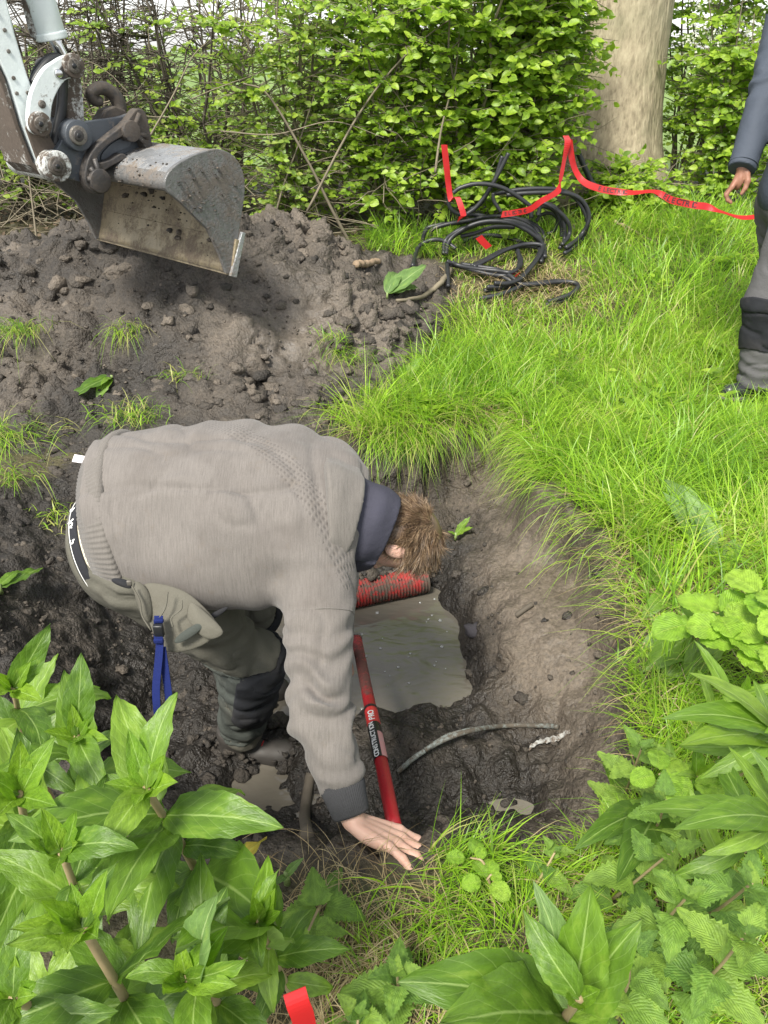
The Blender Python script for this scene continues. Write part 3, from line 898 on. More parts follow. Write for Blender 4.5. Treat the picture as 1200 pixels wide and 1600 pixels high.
def hair_strands(name, mat, parent, roots, dirs, lens, width, seed, bend, curl=.25, segs=4):
    r = np.random.default_rng(seed); n = len(roots)
    t = np.linspace(0, 1, segs + 1)
    side = np.cross(dirs, r.normal(size=(n, 3))); side /= np.linalg.norm(side, axis=1)[:, None] + 1e-9
    curlv = r.normal(size=(n, 3)) * curl
    pts = roots[:, None, :] + (dirs[:, None, :] * t[None, :, None] + (bend[:, None, :] + curlv[:, None, :]) * (t ** 2)[None, :, None]) * lens[:, None, None]
    w = width * (1 - t ** 2 * .85)
    L = pts - side[:, None, :] * w[None, :, None]; R_ = pts + side[:, None, :] * w[None, :, None]
    VV = np.stack([L, R_], 2).reshape(-1, 3)
    base = np.arange(n)[:, None] * (segs + 1) * 2
    F = []
    for i in range(segs):
        F.append(np.stack([base[:, 0] + 2 * i, base[:, 0] + 2 * i + 1, base[:, 0] + 2 * i + 3, base[:, 0] + 2 * i + 2], 1))
    me = mesh_np(name, VV, np.concatenate(F), mat)
    set_attr(me, 'rnd', np.repeat(r.random(n), (segs + 1) * 2))
    return obj(name, me, parent)

def finger_chain(base, dirs, lens, radii):
    pts = [np.asarray(base, float)]
    for d, l in zip(dirs, lens):
        d = np.asarray(d, float); pts.append(pts[-1] + d / np.linalg.norm(d) * l)
    return pts

# ============ the bending worker
PB = np.array([-.62, 1.72, -.46])
person = None
# joints (world)
SH = V3(0, .03, .058)
hipN = V3(-.63, 1.66, .36) + SH; hipF = V3(-.63, 1.90, .40) + SH
kneeN = V3(-.405, 1.77, .03); ankN = V3(-.49, 1.86, -.36)
kneeF = V3(-.46, 2.00, .03); ankF = V3(-.56, 2.16, -.38)
pel = V3(-.63, 1.78, .42)
spine = [V3(-.68, 1.79, .40), V3(-.52, 1.77, .475), V3(-.34, 1.75, .495), V3(-.16, 1.735, .485)]
neck0 = V3(-.13, 1.745, .545); neck1 = V3(-.01, 1.765, .51)
headc = V3(.048, 1.775, .480)
shN = V3(-.165, 1.565, .45); elN = V3(-.155, 1.340, .255); wrN = V3(-.073, 1.170, .078)
shF = V3(-.13, 1.96, .52); elF = V3(-.16, 2.06, .12); wrF = V3(-.16, 2.12, -.20)
tilt = math.radians(20)
# garment frame for the torso: x along the spine, y across the shoulders (far side up), z out of the back
RT = np.stack([V3(1, -.06, .04), V3(.05, math.cos(tilt), math.sin(tilt)), V3(-.04, -math.sin(tilt), math.cos(tilt))], 1)
RT, _ = np.linalg.qr(RT); RT *= np.sign(np.array([RT[0, 0], RT[1, 1], RT[2, 2]]))[None]

def torso_sdf(p, grow=0.0):
    d = None
    secs = [((-.70, 1.82, .44), (.185, .215, .185)), ((-.57, 1.80, .465), (.20, .232, .190)), ((-.40, 1.77, .485), (.19, .232, .182)),
            ((-.26, 1.755, .49), (.17, .235, .172)), ((-.145, 1.745, .475), (.115, .195, .135))]
    for c, q in secs:
        e = sd_ell(p, np.array(c) + SH, np.array(q) + V3(0, .012, .012) + grow, RT)
        d = e if d is None else smin(d, e, .07)
    return d
def arm_sdf(p, a, b, c, r0, r1, r2, k=.05):
    return smin(sd_cone(p, a, b, r0, r1), sd_cone(p, b, c, r1, r2), k)

# hand of the near arm: wrist -> knuckles -> fingertips resting on the rim
def hand_local(P, wr, kd, up, s=1.0):
    """returns list of (a,b,ra,rb) cones; kd = direction wrist->knuckles, up = back of hand normal"""
    kd = kd / np.linalg.norm(kd); up = up - kd * np.dot(up, kd); up /= np.linalg.norm(up)
    sd = np.cross(up, kd)               # towards the little finger for this (left-handed) layout
    def W(f, l, u): return wr + s * (kd * f + sd * l + up * u)
    return W
hk = V3(.155, -.045, -.045); hup = V3(.08, .42, .90)
W = hand_local(None, wrN, hk, hup, 1.22)
cones = []
def addc(pts, rr):
    for i in range(len(pts) - 1): cones.append((pts[i], pts[i + 1], rr[i], rr[i + 1]))
# W(f,l,u): l<0 is towards the thumb side or not, fixed by the sign below
LS = 1.0
fing = {  # base (f, l), direction spread, lengths
    'index': ((.092, .036), .22, (.043, .027, .022), .0110),
    'middle': ((.098, .012), .02, (.047, .030, .023), .0114),
    'ring': ((.092, -.012), -.16, (.043, .028, .022), .0108),
    'little': ((.080, -.034), -.42, (.034, .021, .019), .0094)}
bend_by = {'index': (.20, .62, .95), 'middle': (.15, .55, .85), 'ring': (.10, .42, .66), 'little': (.10, .34, .52)}
nails = []
for nm, ((f0, l0), spread, ln, rr) in fing.items():
    pts = [(f0, LS * l0, -.002)]
    for i, (L, b) in enumerate(zip(ln, bend_by[nm])):
        pf, pl, pu = pts[-1]
        sp = spread * LS
        pts.append((pf + L * math.cos(b) * math.cos(sp), pl + L * math.cos(b) * math.sin(sp), pu - L * math.sin(b)))
    wp = [W(*q) for q in pts]
    addc(wp, [rr * 1.12, rr * 1.06, rr * .98, rr * .80])
    addc([W(.012, LS * l0 * .55, -.004), wp[0]], [.0145, rr * 1.25])
    nails.append((wp[2], wp[3], rr))
thumb = [W(.022, LS * .030, -.012), W(.052, LS * .058, -.024), W(.082, LS * .070, -.034), W(.106, LS * .066, -.042)]
addc(thumb, [.0165, .0145, .0120, .0095])
palm_c = W(.050, 0, -.010)
palmR = np.stack([W(1, 0, 0) - W(0, 0, 0), W(0, 1, 0) - W(0, 0, 0), W(0, 0, 1) - W(0, 0, 0)], 1)
palmR_n = palmR / np.linalg.norm(palmR, axis=0)[None]
def hand_sdf(p):
    d = sd_ell(p, palm_c, (.064, .048, .020), palmR_n)
    for a, b, ra, rb in cones:
        d = smin(d, sd_cone(p, a, b, ra, rb), .007)
    return d
fa = elN + (wrN - elN) * .35
def head_sdf(p):
    # face looks down and forward; crown to the right
    ax = V3(.74, .05, -.30); ax /= np.linalg.norm(ax)         # neck -> crown
    fw = V3(-.42, -.02, -.90); fw -= ax * np.dot(fw, ax); fw /= np.linalg.norm(fw)   # face direction
    sd = np.cross(ax, fw)
    RH_ = np.stack([ax, sd, fw], 1)
    d = sd_ell(p, headc, (.112, .078, .098), RH_)
    d = smin(d, sd_ell(p, headc - ax * .055 + fw * .035, (.065, .058, .066), RH_), .03)      # jaw
    d = smin(d, sd_cone(p, headc + fw * .092 - ax * .004, headc + fw * .112 - ax * .030, .009, .014), .012)   # nose
    d = smin(d, sd_cone(p, headc + fw * .094 - ax * .066 + sd * .02, headc + fw * .094 - ax * .066 - sd * .02, .009, .009), .01)  # lips
    for s in (-1, 1):
        e = sd_ell(p, headc + sd * s * .080 - ax * .020 + fw * .008, (.032, .009, .020), RH_)
        d = smin(d, e, .008)
        d = np.maximum(d, -(np.linalg.norm(p - (headc + fw * .096 + ax * .012 + sd * s * .032), axis=1) - .016))
    return d, ax, fw, sd
_, AX, FW, SDV = head_sdf(np.zeros((1, 3)))
def body_sdf(p):
    d = torso_sdf(p, -.035)
    d = smin(d, sd_cone(p, neck0, neck1, .062, .056), .04)
    d = smin(d, head_sdf(p)[0], .02)
    d = smin(d, arm_sdf(p, shN, elN, wrN + (elN - wrN) * .1, .055, .043, .030), .03)
    d = smin(d, arm_sdf(p, shF, elF, wrF, .055, .043, .030), .03)
    d = smin(d, sd_cone(p, wrN + (elN - wrN) * .12, wrN, .029, .027), .01)
    d = smin(d, sd_cone(p, wrF, wrF + V3(.03, .02, -.16), .032, .02), .01)
    d = smin(d, hand_sdf(p), .012)
    for h_, k_, a_ in ((hipN, kneeN, ankN), (hipF, kneeF, ankF)):
        d = smin(d, sd_cone(p, h_, k_, .082, .055), .03); d = smin(d, sd_cone(p, k_, a_, .055, .036), .02)
    return d
Vb, Fb = surface(body_sdf, (-.95, 1.0, -.46), (.24, 2.34, .80), .0042)
Vb = relax(Vb, Fb, 1, .35)
ORI = V3(-.47, 1.90, -.44)
person = obj('person', mesh_np('person', Vb - ORI, Fb, M_SKIN), loc=tuple(ORI))
tag(person, 'worker in grey knit jumper and olive work trousers bending down into the muddy pit', 'person')
def pobj(name, Vx, Fx, mat, parent=None):
    return obj(name, mesh_np(name, Vx - ORI, Fx, mat), parent or person)
# finger nails
for a, b, rr in nails:
    d = (b - a) / np.linalg.norm(b - a); up = palmR[:, 2] - d * np.dot(palmR[:, 2], d); up /= np.linalg.norm(up)
    sd_ = np.cross(up, d)
    c = a + (b - a) * .72 + up * rr * .80
    m = MB(); pts = []
    for q in np.linspace(0, 2 * math.pi, 10, endpoint=False):
        pts.append(c + d * math.cos(q) * .0068 + sd_ * math.sin(q) * .0052 - up * (abs(math.sin(q)) * .0018) - ORI)
    m.add([c + up * .0012 - ORI] + pts, [(0, 1 + i, 1 + (i + 1) % 10) for i in range(10)])
    m.build('finger_nail', M_NAIL, person)

# --- jumper
hemP = V3(-.745, 1.80, .42) + SH; hemN = V3(-1.0, -.04, -.22); hemN /= np.linalg.norm(hemN)
nkP = V3(-.075, 1.74, .47) + SH; nkN = V3(1, 0, -.32); nkN /= np.linalg.norm(nkN)
cufN = wrN - elN; cufN /= np.linalg.norm(cufN); cufP = wrN - cufN * .075
cufFN = (wrF - elF) / np.linalg.norm(wrF - elF); cufFP = wrF - cufFN * .03
def wrinkle(p):
    q = (p - (V3(-.4, 1.75, .48) + SH)) @ RT
    w = .006 * fbm(q[:, 0] * 5, q[:, 1] * 7, q[:, 2] * 7, 3, 201)
    # drag folds from the armpit to the hem, and soft pleats over the back
    w = w + .013 * fbm(q[:, 0] * 3.2 + 4, q[:, 1] * 2.2, q[:, 2] * 3, 2, 211)
    ds = np.linalg.norm(p - (shN + V3(-.10, .05, -.02)), axis=1)
    w = w + .011 * np.sin((q[:, 0] * .6 + q[:, 1] * 1.0) * 62 + 2.5 * vnoise(q[:, 0] * 6, q[:, 1] * 6, 0, 212)) * np.exp(-(ds / .15) ** 2)
    s = q[:, 0] * .75 + q[:, 1] * .62
    w = w + .009 * np.sin(s * 34 + 3 * vnoise(q[:, 0] * 4, q[:, 1] * 4, 0, 204)) * np.exp(-((q[:, 1] + .10) / .12) ** 2)
    w = w + .004 * np.sin(q[:, 0] * 46 + 2.5 * vnoise(q[:, 0] * 5, q[:, 1] * 5, 0, 205)) * sstep(.05, .20, q[:, 1])
    # sharp creases
    for sd_, am, fx, fy in ((231, .009, 3.0, 6.5), (232, .007, 6.0, 3.0), (233, .006, 8.0, 8.0)):
        nz = vnoise(q[:, 0] * fx + .4 * q[:, 1] * fy, q[:, 1] * fy, q[:, 2] * 4, sd_)
        w = w - am * np.exp(-(nz / .10) ** 2) + am * .4
    return w
def sleeve_wr(p, a, b):
    d = (b - a) / np.linalg.norm(b - a); t = (p - a) @ d
    ph = 2.2 * vnoise(p[:, 0] * 9, p[:, 1] * 9, p[:, 2] * 9, 207)
    return (.0075 + .007 * np.exp(-((t - .27) / .09) ** 2)) * np.sin(t * 78 + ph * 2.6) * (.45 + .75 * vnoise(p[:, 0] * 13, p[:, 1] * 13, p[:, 2] * 13, 208)) - .006 * np.exp(-(vnoise(p[:, 0] * 10, p[:, 1] * 10, p[:, 2] * 10, 209) / .12) ** 2)
def jumper_sdf(p):
    t = torso_sdf(p, .010) - wrinkle(p)
    # fold that hangs under the belly side, and the drape between chest and arm
    t = smin(t, sd_ell(p, V3(-.42, 1.62, .40) + SH, (.22, .10, .10), RT), .07)
    t = np.maximum(t, (p - hemP) @ hemN); t = np.maximum(t, (p - nkP) @ nkN)
    a = smin(sd_cone(p, shN, elN, .098, .072), sd_cone(p, elN, wrN, .074, .048), .03)
    a = a - sleeve_wr(p, shN, wrN)
    a = np.maximum(a, (p - cufP) @ cufN)
    b = smin(sd_cone(p, shF, elF, .095, .07), sd_cone(p, elF, wrF, .07, .05), .03)
    b = np.maximum(b, (p - cufFP) @ cufFN)
    return smin(smin(t, a, .045), b, .05)
Vj, Fj = surface(jumper_sdf, (-1.0, 1.05, -.3), (.10, 2.34, .88), .0066)
Vj = relax(Vj, Fj, 2, .5)
jm = mesh_np('jumper', Vj - ORI, Fj, M_KNIT)
bA = on_plane(566, 925, (-.15, 1.60, .55), V3(0, -.5, .85)); bB = on_plane(300, 672, (-.5, 1.9, .66), V3(0, -.2, .97))
bn = np.cross(bB - bA, RT[:, 2]); bn /= np.linalg.norm(bn)
q = (Vj - bA) @ bn
bdir = (bB - bA) / np.linalg.norm(bB - bA)
curve = .05 * np.sin(np.clip((Vj - bA) @ bdir / np.linalg.norm(bB - bA), 0, 1) * math.pi)
band = ((np.abs(q - curve) < .031) & (((Vj - bA) @ bdir) > -.02) & ((Vj - (V3(-.4, 1.75, .48) + SH)) @ RT[:, 2] > .02)).astype(float)
set_attr(jm, 'band', band)
jumper = obj('jumper', jm, person)
# ribbed hem: ring that follows the torso outline, with real ribs
def ring_on(fun, c, n, up, ang):
    """radius along direction in plane at c (normal n) where fun=0"""
    x = np.cross(up, n); x /= np.linalg.norm(x); y = np.cross(n, x)
    D_ = np.cos(ang)[:, None] * x + np.sin(ang)[:, None] * y
    lo = np.zeros(len(ang)); hi = np.full(len(ang), .5)
    for _ in range(24):
        mid = (lo + hi) / 2
        v = fun(c + D_ * mid[:, None]) < 0
        lo = np.where(v, mid, lo); hi = np.where(v, hi, mid)
    return D_, lo
def hoop(name, fun, sections, mat, parent, nseg=72, rib=0, ribn=0, thick=.005, up=(0, 0, 1)):
    """band of cloth: sections = list of (centre, normal, grow); double walled"""
    ang = np.linspace(0, 2 * math.pi, nseg, endpoint=False)
    R_ = []
    for c, n, g in sections:
        n = np.asarray(n, float) / np.linalg.norm(n)
        D_, rad = ring_on(fun, np.asarray(c, float), n, np.asarray(up, float), ang)
        k = rib * np.cos(ang * ribn)
        R_.append(np.asarray(c) + D_ * (rad + g + k)[:, None])
    for c, n, g in reversed(sections):
        n = np.asarray(n, float) / np.linalg.norm(n)
        D_, rad = ring_on(fun, np.asarray(c, float), n, np.asarray(up, float), ang)
        R_.append(np.asarray(c) + D_ * (rad + g - thick)[:, None])
    m = len(R_); Vv = np.concatenate(R_)
    i = np.arange(nseg); j = (i + 1) % nseg
    F = np.concatenate([np.stack([k * nseg + i, k * nseg + j, ((k + 1) % m) * nseg + j, ((k + 1) % m) * nseg + i], 1) for k in range(m)])
    return pobj(name, Vv, F, mat, parent)
tors = lambda p: torso_sdf(p, 0.0)
ht = -hemN
o = hoop('hem_band', tors, [(hemP + hemN * .016, hemN, .002), (hemP + hemN * .020, hemN, .014), (hemP - hemN * .020, hemN, .024), (hemP - hemN * .050, hemN, .030), (hemP - hemN * .064, hemN, .029), (hemP - hemN * .070, hemN, .016)], M_KNIT_HEM, jumper, 420, .0016, 105)
set_attr(o.data, 'band', np.zeros(len(o.data.vertices)))
arm_f = lambda p: np.minimum(sd_cone(p, elN, wrN, .060, .040), 9)
hoop('cuff', arm_f, [(cufP - cufN * .012, cufN, .004), (cufP, cufN, .0075), (cufP + cufN * .03, cufN, .0045), (cufP + cufN * .060, cufN, .003), (cufP + cufN * .066, cufN, .000)], M_CUFF, jumper, 240, .0009, 60)
armF_f = lambda p: sd_cone(p, elF, wrF, .060, .045)
hoop('cuff', armF_f, [(cufFP - cufFN * .012, cufFN, .004), (cufFP + cufFN * .02, cufFN, .004), (cufFP + cufFN * .05, cufFN, .000)], M_CUFF, jumper, 120, .0009, 40)
# shoulder seam: thin raised cord along the sleeve head
def proj_surf(p0, fun, d):
    p = np.array(p0, float)
    for _ in range(40): p = p - d * fun(p[None])[0] * .7
    return p
seam = []
for tt in np.linspace(-.5, 2.3, 22):
    a = shN + (elN - shN) / np.linalg.norm(elN - shN) * .065
    dn = (elN - shN) / np.linalg.norm(elN - shN)
    x = V3(1, 0, 0) - dn * dn[0]; x /= np.linalg.norm(x); y = np.cross(dn, x)
    dd = math.cos(tt) * x + math.sin(tt) * y
    dd = dd if dd[2] > -2 else -dd
    seam.append(proj_surf(a + dd * .13, jumper_sdf, dd))
m = MB(); m.tube(np.array(seam) - ORI, .0022, 6); m.build('sleeve_seam', M_KNIT_HEM, jumper)
# turned-up grey collar fold behind the neck
nk = (neck1 - neck0) / np.linalg.norm(neck1 - neck0)
colf = lambda p: sd_ell(p, neck0 + nk * .0, (.12, .118, .100), RT)
def collar_sdf(p):
    q = p - (neck0 - nk * .004)
    ax = q @ nk; rad = q - ax[:, None] * nk
    y = rad @ RT[:, 1]; z = rad @ RT[:, 2]
    rr = np.sqrt((y / 1.02) ** 2 + (z / .92) ** 2)
    ang_ = np.arctan2(z, y)
    h = .016 + .030 * np.cos(ang_ - 1.3)
    lean = .150 + .25 * np.clip(ax, -.03, .06) * -1
    d = np.maximum(np.abs(rr - lean) - (.011 + .003 * np.sin(ang_ * 5)), np.abs(ax + .012) - h)
    return d - .006 + .003 * vnoise(p[:, 0] * 25, p[:, 1] * 25, p[:, 2] * 25, 220)
Vc, Fc = surface(collar_sdf, neck0 - .25, neck0 + .26, .006)
Vc = relax(Vc, Fc, 3, .5)
cm = mesh_np('collar', Vc - ORI, Fc, M_KNIT_HEM); set_attr(cm, 'band', np.zeros(len(Vc))); obj('collar', cm, jumper)
# navy neck gaiter
gn = []
gf = lambda p: smin(sd_cone(p, neck0, neck1, .078, .074), sd_ell(p, headc - AX * .03, (.10, .082, .094), np.stack([AX, SDV, FW], 1)), .02)
gaxis = (headc - neck0) / np.linalg.norm(headc - neck0)
def gaiter_sdf(p):
    q = p - neck0; ax = q @ gaxis
    rad = q - ax[:, None] * gaxis
    y = rad @ RT[:, 1]; z = rad @ RT[:, 2]
    rr = np.sqrt(y * y + (z / 1.05) ** 2)
    R0 = .116 - .20 * np.clip(ax - .05, -.02, .1) + .004 * vnoise(p[:, 0] * 22, p[:, 1] * 14, p[:, 2] * 14, 215) + .004 * np.sin(ax * 60 + 1.5 * np.arctan2(z, y))
    end = .138 + .02 * y / .09
    d = np.maximum(np.abs(rr - R0) - .004, np.maximum(ax - end, -.03 - ax))
    return d - .003
Vg, Fg = surface(gaiter_sdf, neck0 - .2, neck0 + .28, .0055)
Vg = relax(Vg, Fg, 3, .5)
pobj('neck_gaiter', Vg, Fg, M_NAVY)
# --- hair: scalp cap strands
r = np.random.default_rng(11)
n = 16000
u = r.normal(size=(n * 2, 3)); u /= np.linalg.norm(u, axis=1)[:, None]
loc = u * np.array([.110, .080, .100])
ok = (u[:, 2] < .45 - .25 * (u[:, 0] < .1)) & (u[:, 0] > -.72)      # in (AX, SDV, FW) frame: no hair on the face
u, loc = u[ok][:n], loc[ok][:n]
RHm = np.stack([AX, SDV, FW], 1)
roots = headc + loc @ RHm.T
nrm = (u / np.array([.110, .080, .100])); nrm /= np.linalg.norm(nrm, axis=1)[:, None]; nrm = nrm @ RHm.T
tous = np.stack([vnoise(roots[:, 0] * 55, roots[:, 1] * 55, roots[:, 2] * 55, 310 + k) for k in range(3)], 1)
crown = headc + AX * .085 - FW * .075
flow = roots - crown; flow /= np.linalg.norm(flow, axis=1)[:, None] + 1e-6
flow = flow + .45 * np.stack([vnoise(roots[:, 0] * 30, roots[:, 1] * 30, roots[:, 2] * 30, 300 + k) for k in range(3)], 1)
back = sstep(.3, -.5, u[:, 0])                                           # shorter towards the nape
dirs = nrm * .42 + flow * .75 + tous * .42; dirs /= np.linalg.norm(dirs, axis=1)[:, None]
grav = V3(.35, 0, -.75)
hair_strands('hair', M_HAIR, person, roots - ORI - nrm * .002, dirs, (.020 * (1 - .55 * back) + .014 * r.random(len(roots))), .00062, 12,
             -nrm * .30 + flow * .4 + grav * .22 + tous * .6, .22)
# scalp cap under the hair so that no skin shows through
def cap_sdf(p):
    q = (p - headc) @ RHm
    d = sd_ell(p, headc, (.114, .082, .102), RHm)
    return np.maximum(d, np.maximum(q[:, 2] - .048 + .03 * (q[:, 0] < .02), -.078 - q[:, 0]))
Vh, Fh = surface(cap_sdf, headc - .15, headc + .15, .006)
hm = mesh_np('scalp_hair', Vh - ORI, Fh, M_HAIR); set_attr(hm, 'rnd', .15 + .3 * r.random(len(Vh))); obj('scalp_hair', hm, person)

# --- trousers
wsP = V3(-.765, 1.80, .385) + SH; wsN = V3(1, .0, .42); wsN /= np.linalg.norm(wsN)
def leg_wr(p, seed):
    ph = vnoise(p[:, 0] * 8, p[:, 1] * 8, p[:, 2] * 8, seed)
    n1 = vnoise(p[:, 0] * 6, p[:, 1] * 6, p[:, 2] * 13, seed + 4); n2 = vnoise(p[:, 0] * 12 + p[:, 2] * 6, p[:, 1] * 9, p[:, 2] * 16, seed + 5)
    return .0035 * np.sin(p[:, 2] * 60 + p[:, 0] * 30 + 7 * ph) + .012 * fbm(p[:, 0] * 7, p[:, 1] * 7, p[:, 2] * 7, 3, seed + 2) - .008 * np.exp(-(n1 / .12) ** 2) - .006 * np.exp(-(n2 / .12) ** 2)
def legs_sdf(p, which=None):
    d = None
    for i, (h_, k_, a_) in enumerate(((hipN, kneeN, ankN), (hipF, kneeF, ankF))):
        if which is not None and which != i: continue
        e = smin(sd_cone(p, h_, k_, .122, .092), sd_cone(p, k_, a_ + V3(0, 0, -.01), .090, .074), .04)
        e = np.maximum(e, (a_[2] - .03 + .012 * vnoise(p[:, 0] * 20, p[:, 1] * 20, 0, 7)) - p[:, 2])
        d = e if d is None else smin(d, e, .04)
    return d - leg_wr(p, 231) 
def trouser_sdf(p):
    pe = sd_ell(p, V3(-.69, 1.79, .375) + SH, (.185, .212, .185), RT)
    pe = smin(pe, sd_ell(p, V3(-.60, 1.72, .36) + SH, (.16, .16, .14), RT), .05)
    d = smin(pe, legs_sdf(p), .05)
    cut = (p - V3(-.62, 1.78, .47) - SH) @ V3(.52, -.05, .85)
    return np.maximum(d, cut)
Vt, Ft = surface(trouser_sdf, (-1.0, 1.40, -.45), (-.18, 2.36, .70), .0066)
Vt = relax(Vt, Ft, 2, .5)
trousers = pobj('trousers', Vt, Ft, M_TROUSER)
# darker shin panel and black knee pad pocket, shells over the trouser legs
for i, (k_, a_, h_) in enumerate(((kneeN, ankN, hipN), (kneeF, ankF, hipF))):
    dirk = V3(.86, -.18, .15)
    def panel(p, g=.004):
        d = legs_sdf(p, i) - g
        q = p - (k_ + (a_ - k_) * .40)
        return np.maximum(np.maximum(d, -(d + .012)), np.maximum(np.maximum(p[:, 2] - (k_[2] + .01 - .25 * (p[:, 0] - k_[0])), -(p[:, 2] - a_[2] - .0)), -9))
    def pad(p):
        d = legs_sdf(p, i) - .012
        c = k_ + (a_ - k_) * .34 + V3(.08, 0, 0)
        e = sd_ell(p, c, (.15, .20, .185), rot_axes(V3(1, -.1, .2)))
        return np.maximum(np.maximum(d, -(d + .014)), np.maximum(e, np.maximum(-(p[:, 0] - (k_[0] - .028 + .22 * (k_[2] - p[:, 2]) * -1)), -9)))
    lo = np.minimum(k_, a_) - .17; hi = np.maximum(k_, a_) + .17
    Vp, Fp = surface(panel, lo, hi, .0058); pobj('shin_panel', relax(Vp, Fp, 1), Fp, M_TROUSER_DARK, trousers)
    Vp, Fp = surface(pad, lo, hi, .0058); pobj('knee_pad', relax(Vp, Fp, 1), Fp, M_BLACKCLOTH, trousers)
# underwear: cream cloth and black elastic showing between hem and trousers
pelf = lambda p: np.minimum(sd_ell(p, V3(-.69, 1.79, .395) + SH, (.182, .208, .178), RT), 9)
c0 = V3(-.755, 1.795, .405) + SH; n0 = V3(-1.0, -.03, -.45); n0 /= np.linalg.norm(n0)
hoop('undershirt', pelf, [(c0 - n0 * .05, n0, .000), (c0 - n0 * .02, n0, .003), (c0 + n0 * .008, n0, .002), (c0 + n0 * .024, n0, -.002)], M_CREAM, person, 96)
wb = hoop('waistband', pelf, [(c0 + n0 * .018, n0, .004), (c0 + n0 * .024, n0, .007), (c0 + n0 * .058, n0, .008), (c0 + n0 * .064, n0, .005)], M_BLACKBAND, person, 120)
hoop('trouser_waist', pelf, [(c0 + n0 * .060, n0, .008), (c0 + n0 * .066, n0, .014), (c0 + n0 * .10, n0, .016), (c0 + n0 * .106, n0, .010)], M_TROUSER, trousers, 120)
# white letters and edge line woven into the waistband
up_ = V3(0, 0, 1)
angs = np.linspace(0, 2 * math.pi, 200, endpoint=False)
D_, rad = ring_on(pelf, c0 + n0 * .052, n0, up_, angs)
ringp = c0 + n0 * .052 + D_ * (rad + .0085)[:, None]
m = MB(); m.tube(np.vstack([ringp, ringp[:1]]) - ORI, .0012, 5, False); m.build('woven_line', M_WPRINT, wb)
def text_mesh(body, size):
    if body == 'I':
        w_, h_ = size * .10, size * .36
        return mesh_np('t', np.array([(-w_, -h_, 0), (w_, -h_, 0), (w_, h_, 0), (-w_, h_, 0)]), [(0, 1, 2, 3)], None, False)
    cu = bpy.data.curves.new('t', 'FONT'); cu.body = body; cu.size = size; cu.align_x = 'CENTER'; cu.align_y = 'CENTER'; cu.extrude = 0.0003; cu.offset = size * .022
    o = bpy.data.objects.new('t', cu); C.objects.link(o)
    dg = bpy.context.evaluated_depsgraph_get()
    me = bpy.data.meshes.new_from_object(o.evaluated_get(dg))
    bpy.data.objects.remove(o); bpy.data.curves.remove(cu)
    return me
txt = {}
for k_, ch in enumerate('SWS'):
    D1, r1 = ring_on(pelf, c0 + n0 * .038, n0, up_, np.linspace(0, 2 * math.pi, 400, endpoint=False))
    P1 = c0 + n0 * .038 + D1 * (r1 + .0092)[:, None]
    scr = (P1 - CAMP); zz = scr @ V3(0, CP, -SP); sy = 800 + 1200 * (scr @ V3(0, -SP, -CP)) / zz; sx_ = 600 + 1200 * scr[:, 0] / zz
    tgt = [(119, 845), (109, 820), (106, 795)][k_]
    cand = np.where(D1 @ V3(0, -1, .2) > -.9, np.hypot(sx_ - tgt[0], sy - tgt[1]), 1e9)
    i = int(np.argmin(cand))
    if ch not in txt:
        txt[ch] = text_mesh(ch, .026); txt[ch].materials.append(M_WPRINT)
    o = obj('woven_letter', txt[ch], wb)
    tang = np.cross(n0, D1[i]); X = -tang / np.linalg.norm(tang); Z = D1[i]; Y = np.cross(Z, X)
    o.matrix_local = Matrix(np.vstack([np.column_stack([X, Y, Z, P1[i] - ORI]), [0, 0, 0, 1]]).tolist())
# care label sticking out at the back
_D, _r = ring_on(tors, hemP + hemN * .01, hemN, V3(0, 0, 1), np.linspace(0, 2 * math.pi, 300, endpoint=False))
_P = hemP + hemN * .01 + _D * (_r + .006)[:, None]; _s = _P - CAMP; _z = _s @ V3(0, CP, -SP)
_px = 600 + 1200 * _s[:, 0] / _z; _py = 800 + 1200 * (_s @ V3(0, -SP, -CP)) / _z
lab = _P[int(np.argmin(np.hypot(_px - 140, _py - 722)))] + V3(-.018, 0, .004)
X = V3(-.9, .1, .1); X /= np.linalg.norm(X)
m = MB(); m.box(lab - ORI, .040, .022, .0012, rot_axes(X, V3(0, -.6, .8))); m.build('care_label', M_WHITECLOTH, person)
# belt tab, holster pockets with flaps
def flap(name, pix, z, mat, th=.006, bulge=.012, parent=None, seed=0):
    """curved cloth panel through pixel outline points at slant depths z"""
    P = np.array([at(px, py, zz) for (px, py), zz in zip(pix, z)])
    c = P.mean(0); u_, s_, vt = np.linalg.svd(P - c); nn = vt[2]
    if np.dot(nn, CAMP - c) < 0: nn = -nn
    n = len(P); rings = []
    for k in range(5):
        f = 1 - k / 4.5
        rings.append(c + (P - c) * f + nn * bulge * (1 - f ** 2))
    Vv = np.concatenate(rings + [P - nn * th]); F = []
    for k in range(4):
        for i in range(n):
            j = (i + 1) % n; F.append((k * n + i, k * n + j, (k + 1) * n + j, (k + 1) * n + i))
    F.append(tuple(4 * n + i for i in range(n)))
    for i in range(n):
        j = (i + 1) % n; F.append((5 * n + i, 5 * n + j, j, i))
    F.append(tuple(5 * n + i for i in range(n - 1, -1, -1)))
    m = MB().add(Vv - ORI, F)
    o = m.build(name, mat, parent or trousers)
    s = o.modifiers.new('sub', 'SUBSURF'); s.levels = 2; s.render_levels = 2
    return o
pz = 1.885
p1 = flap('holster_pocket', [(212, 905), (262, 912), (298, 925), (330, 960), (352, 985), (318, 1012), (282, 1022), (250, 1020), (236, 985), (222, 945)], [pz] * 10, M_POCKET, .010, .014)
flap('pocket_flap', [(296, 935), (312, 948), (352, 984), (349, 994), (326, 1004), (302, 985), (288, 962)], [pz - .025] * 7, M_POCKET, .006, .012, p1)
flap('tool_pocket', [(204, 900), (232, 916), (240, 950), (236, 978), (222, 968), (210, 935)], [pz - .01] * 6, M_TROUSER, .010, .016, p1)
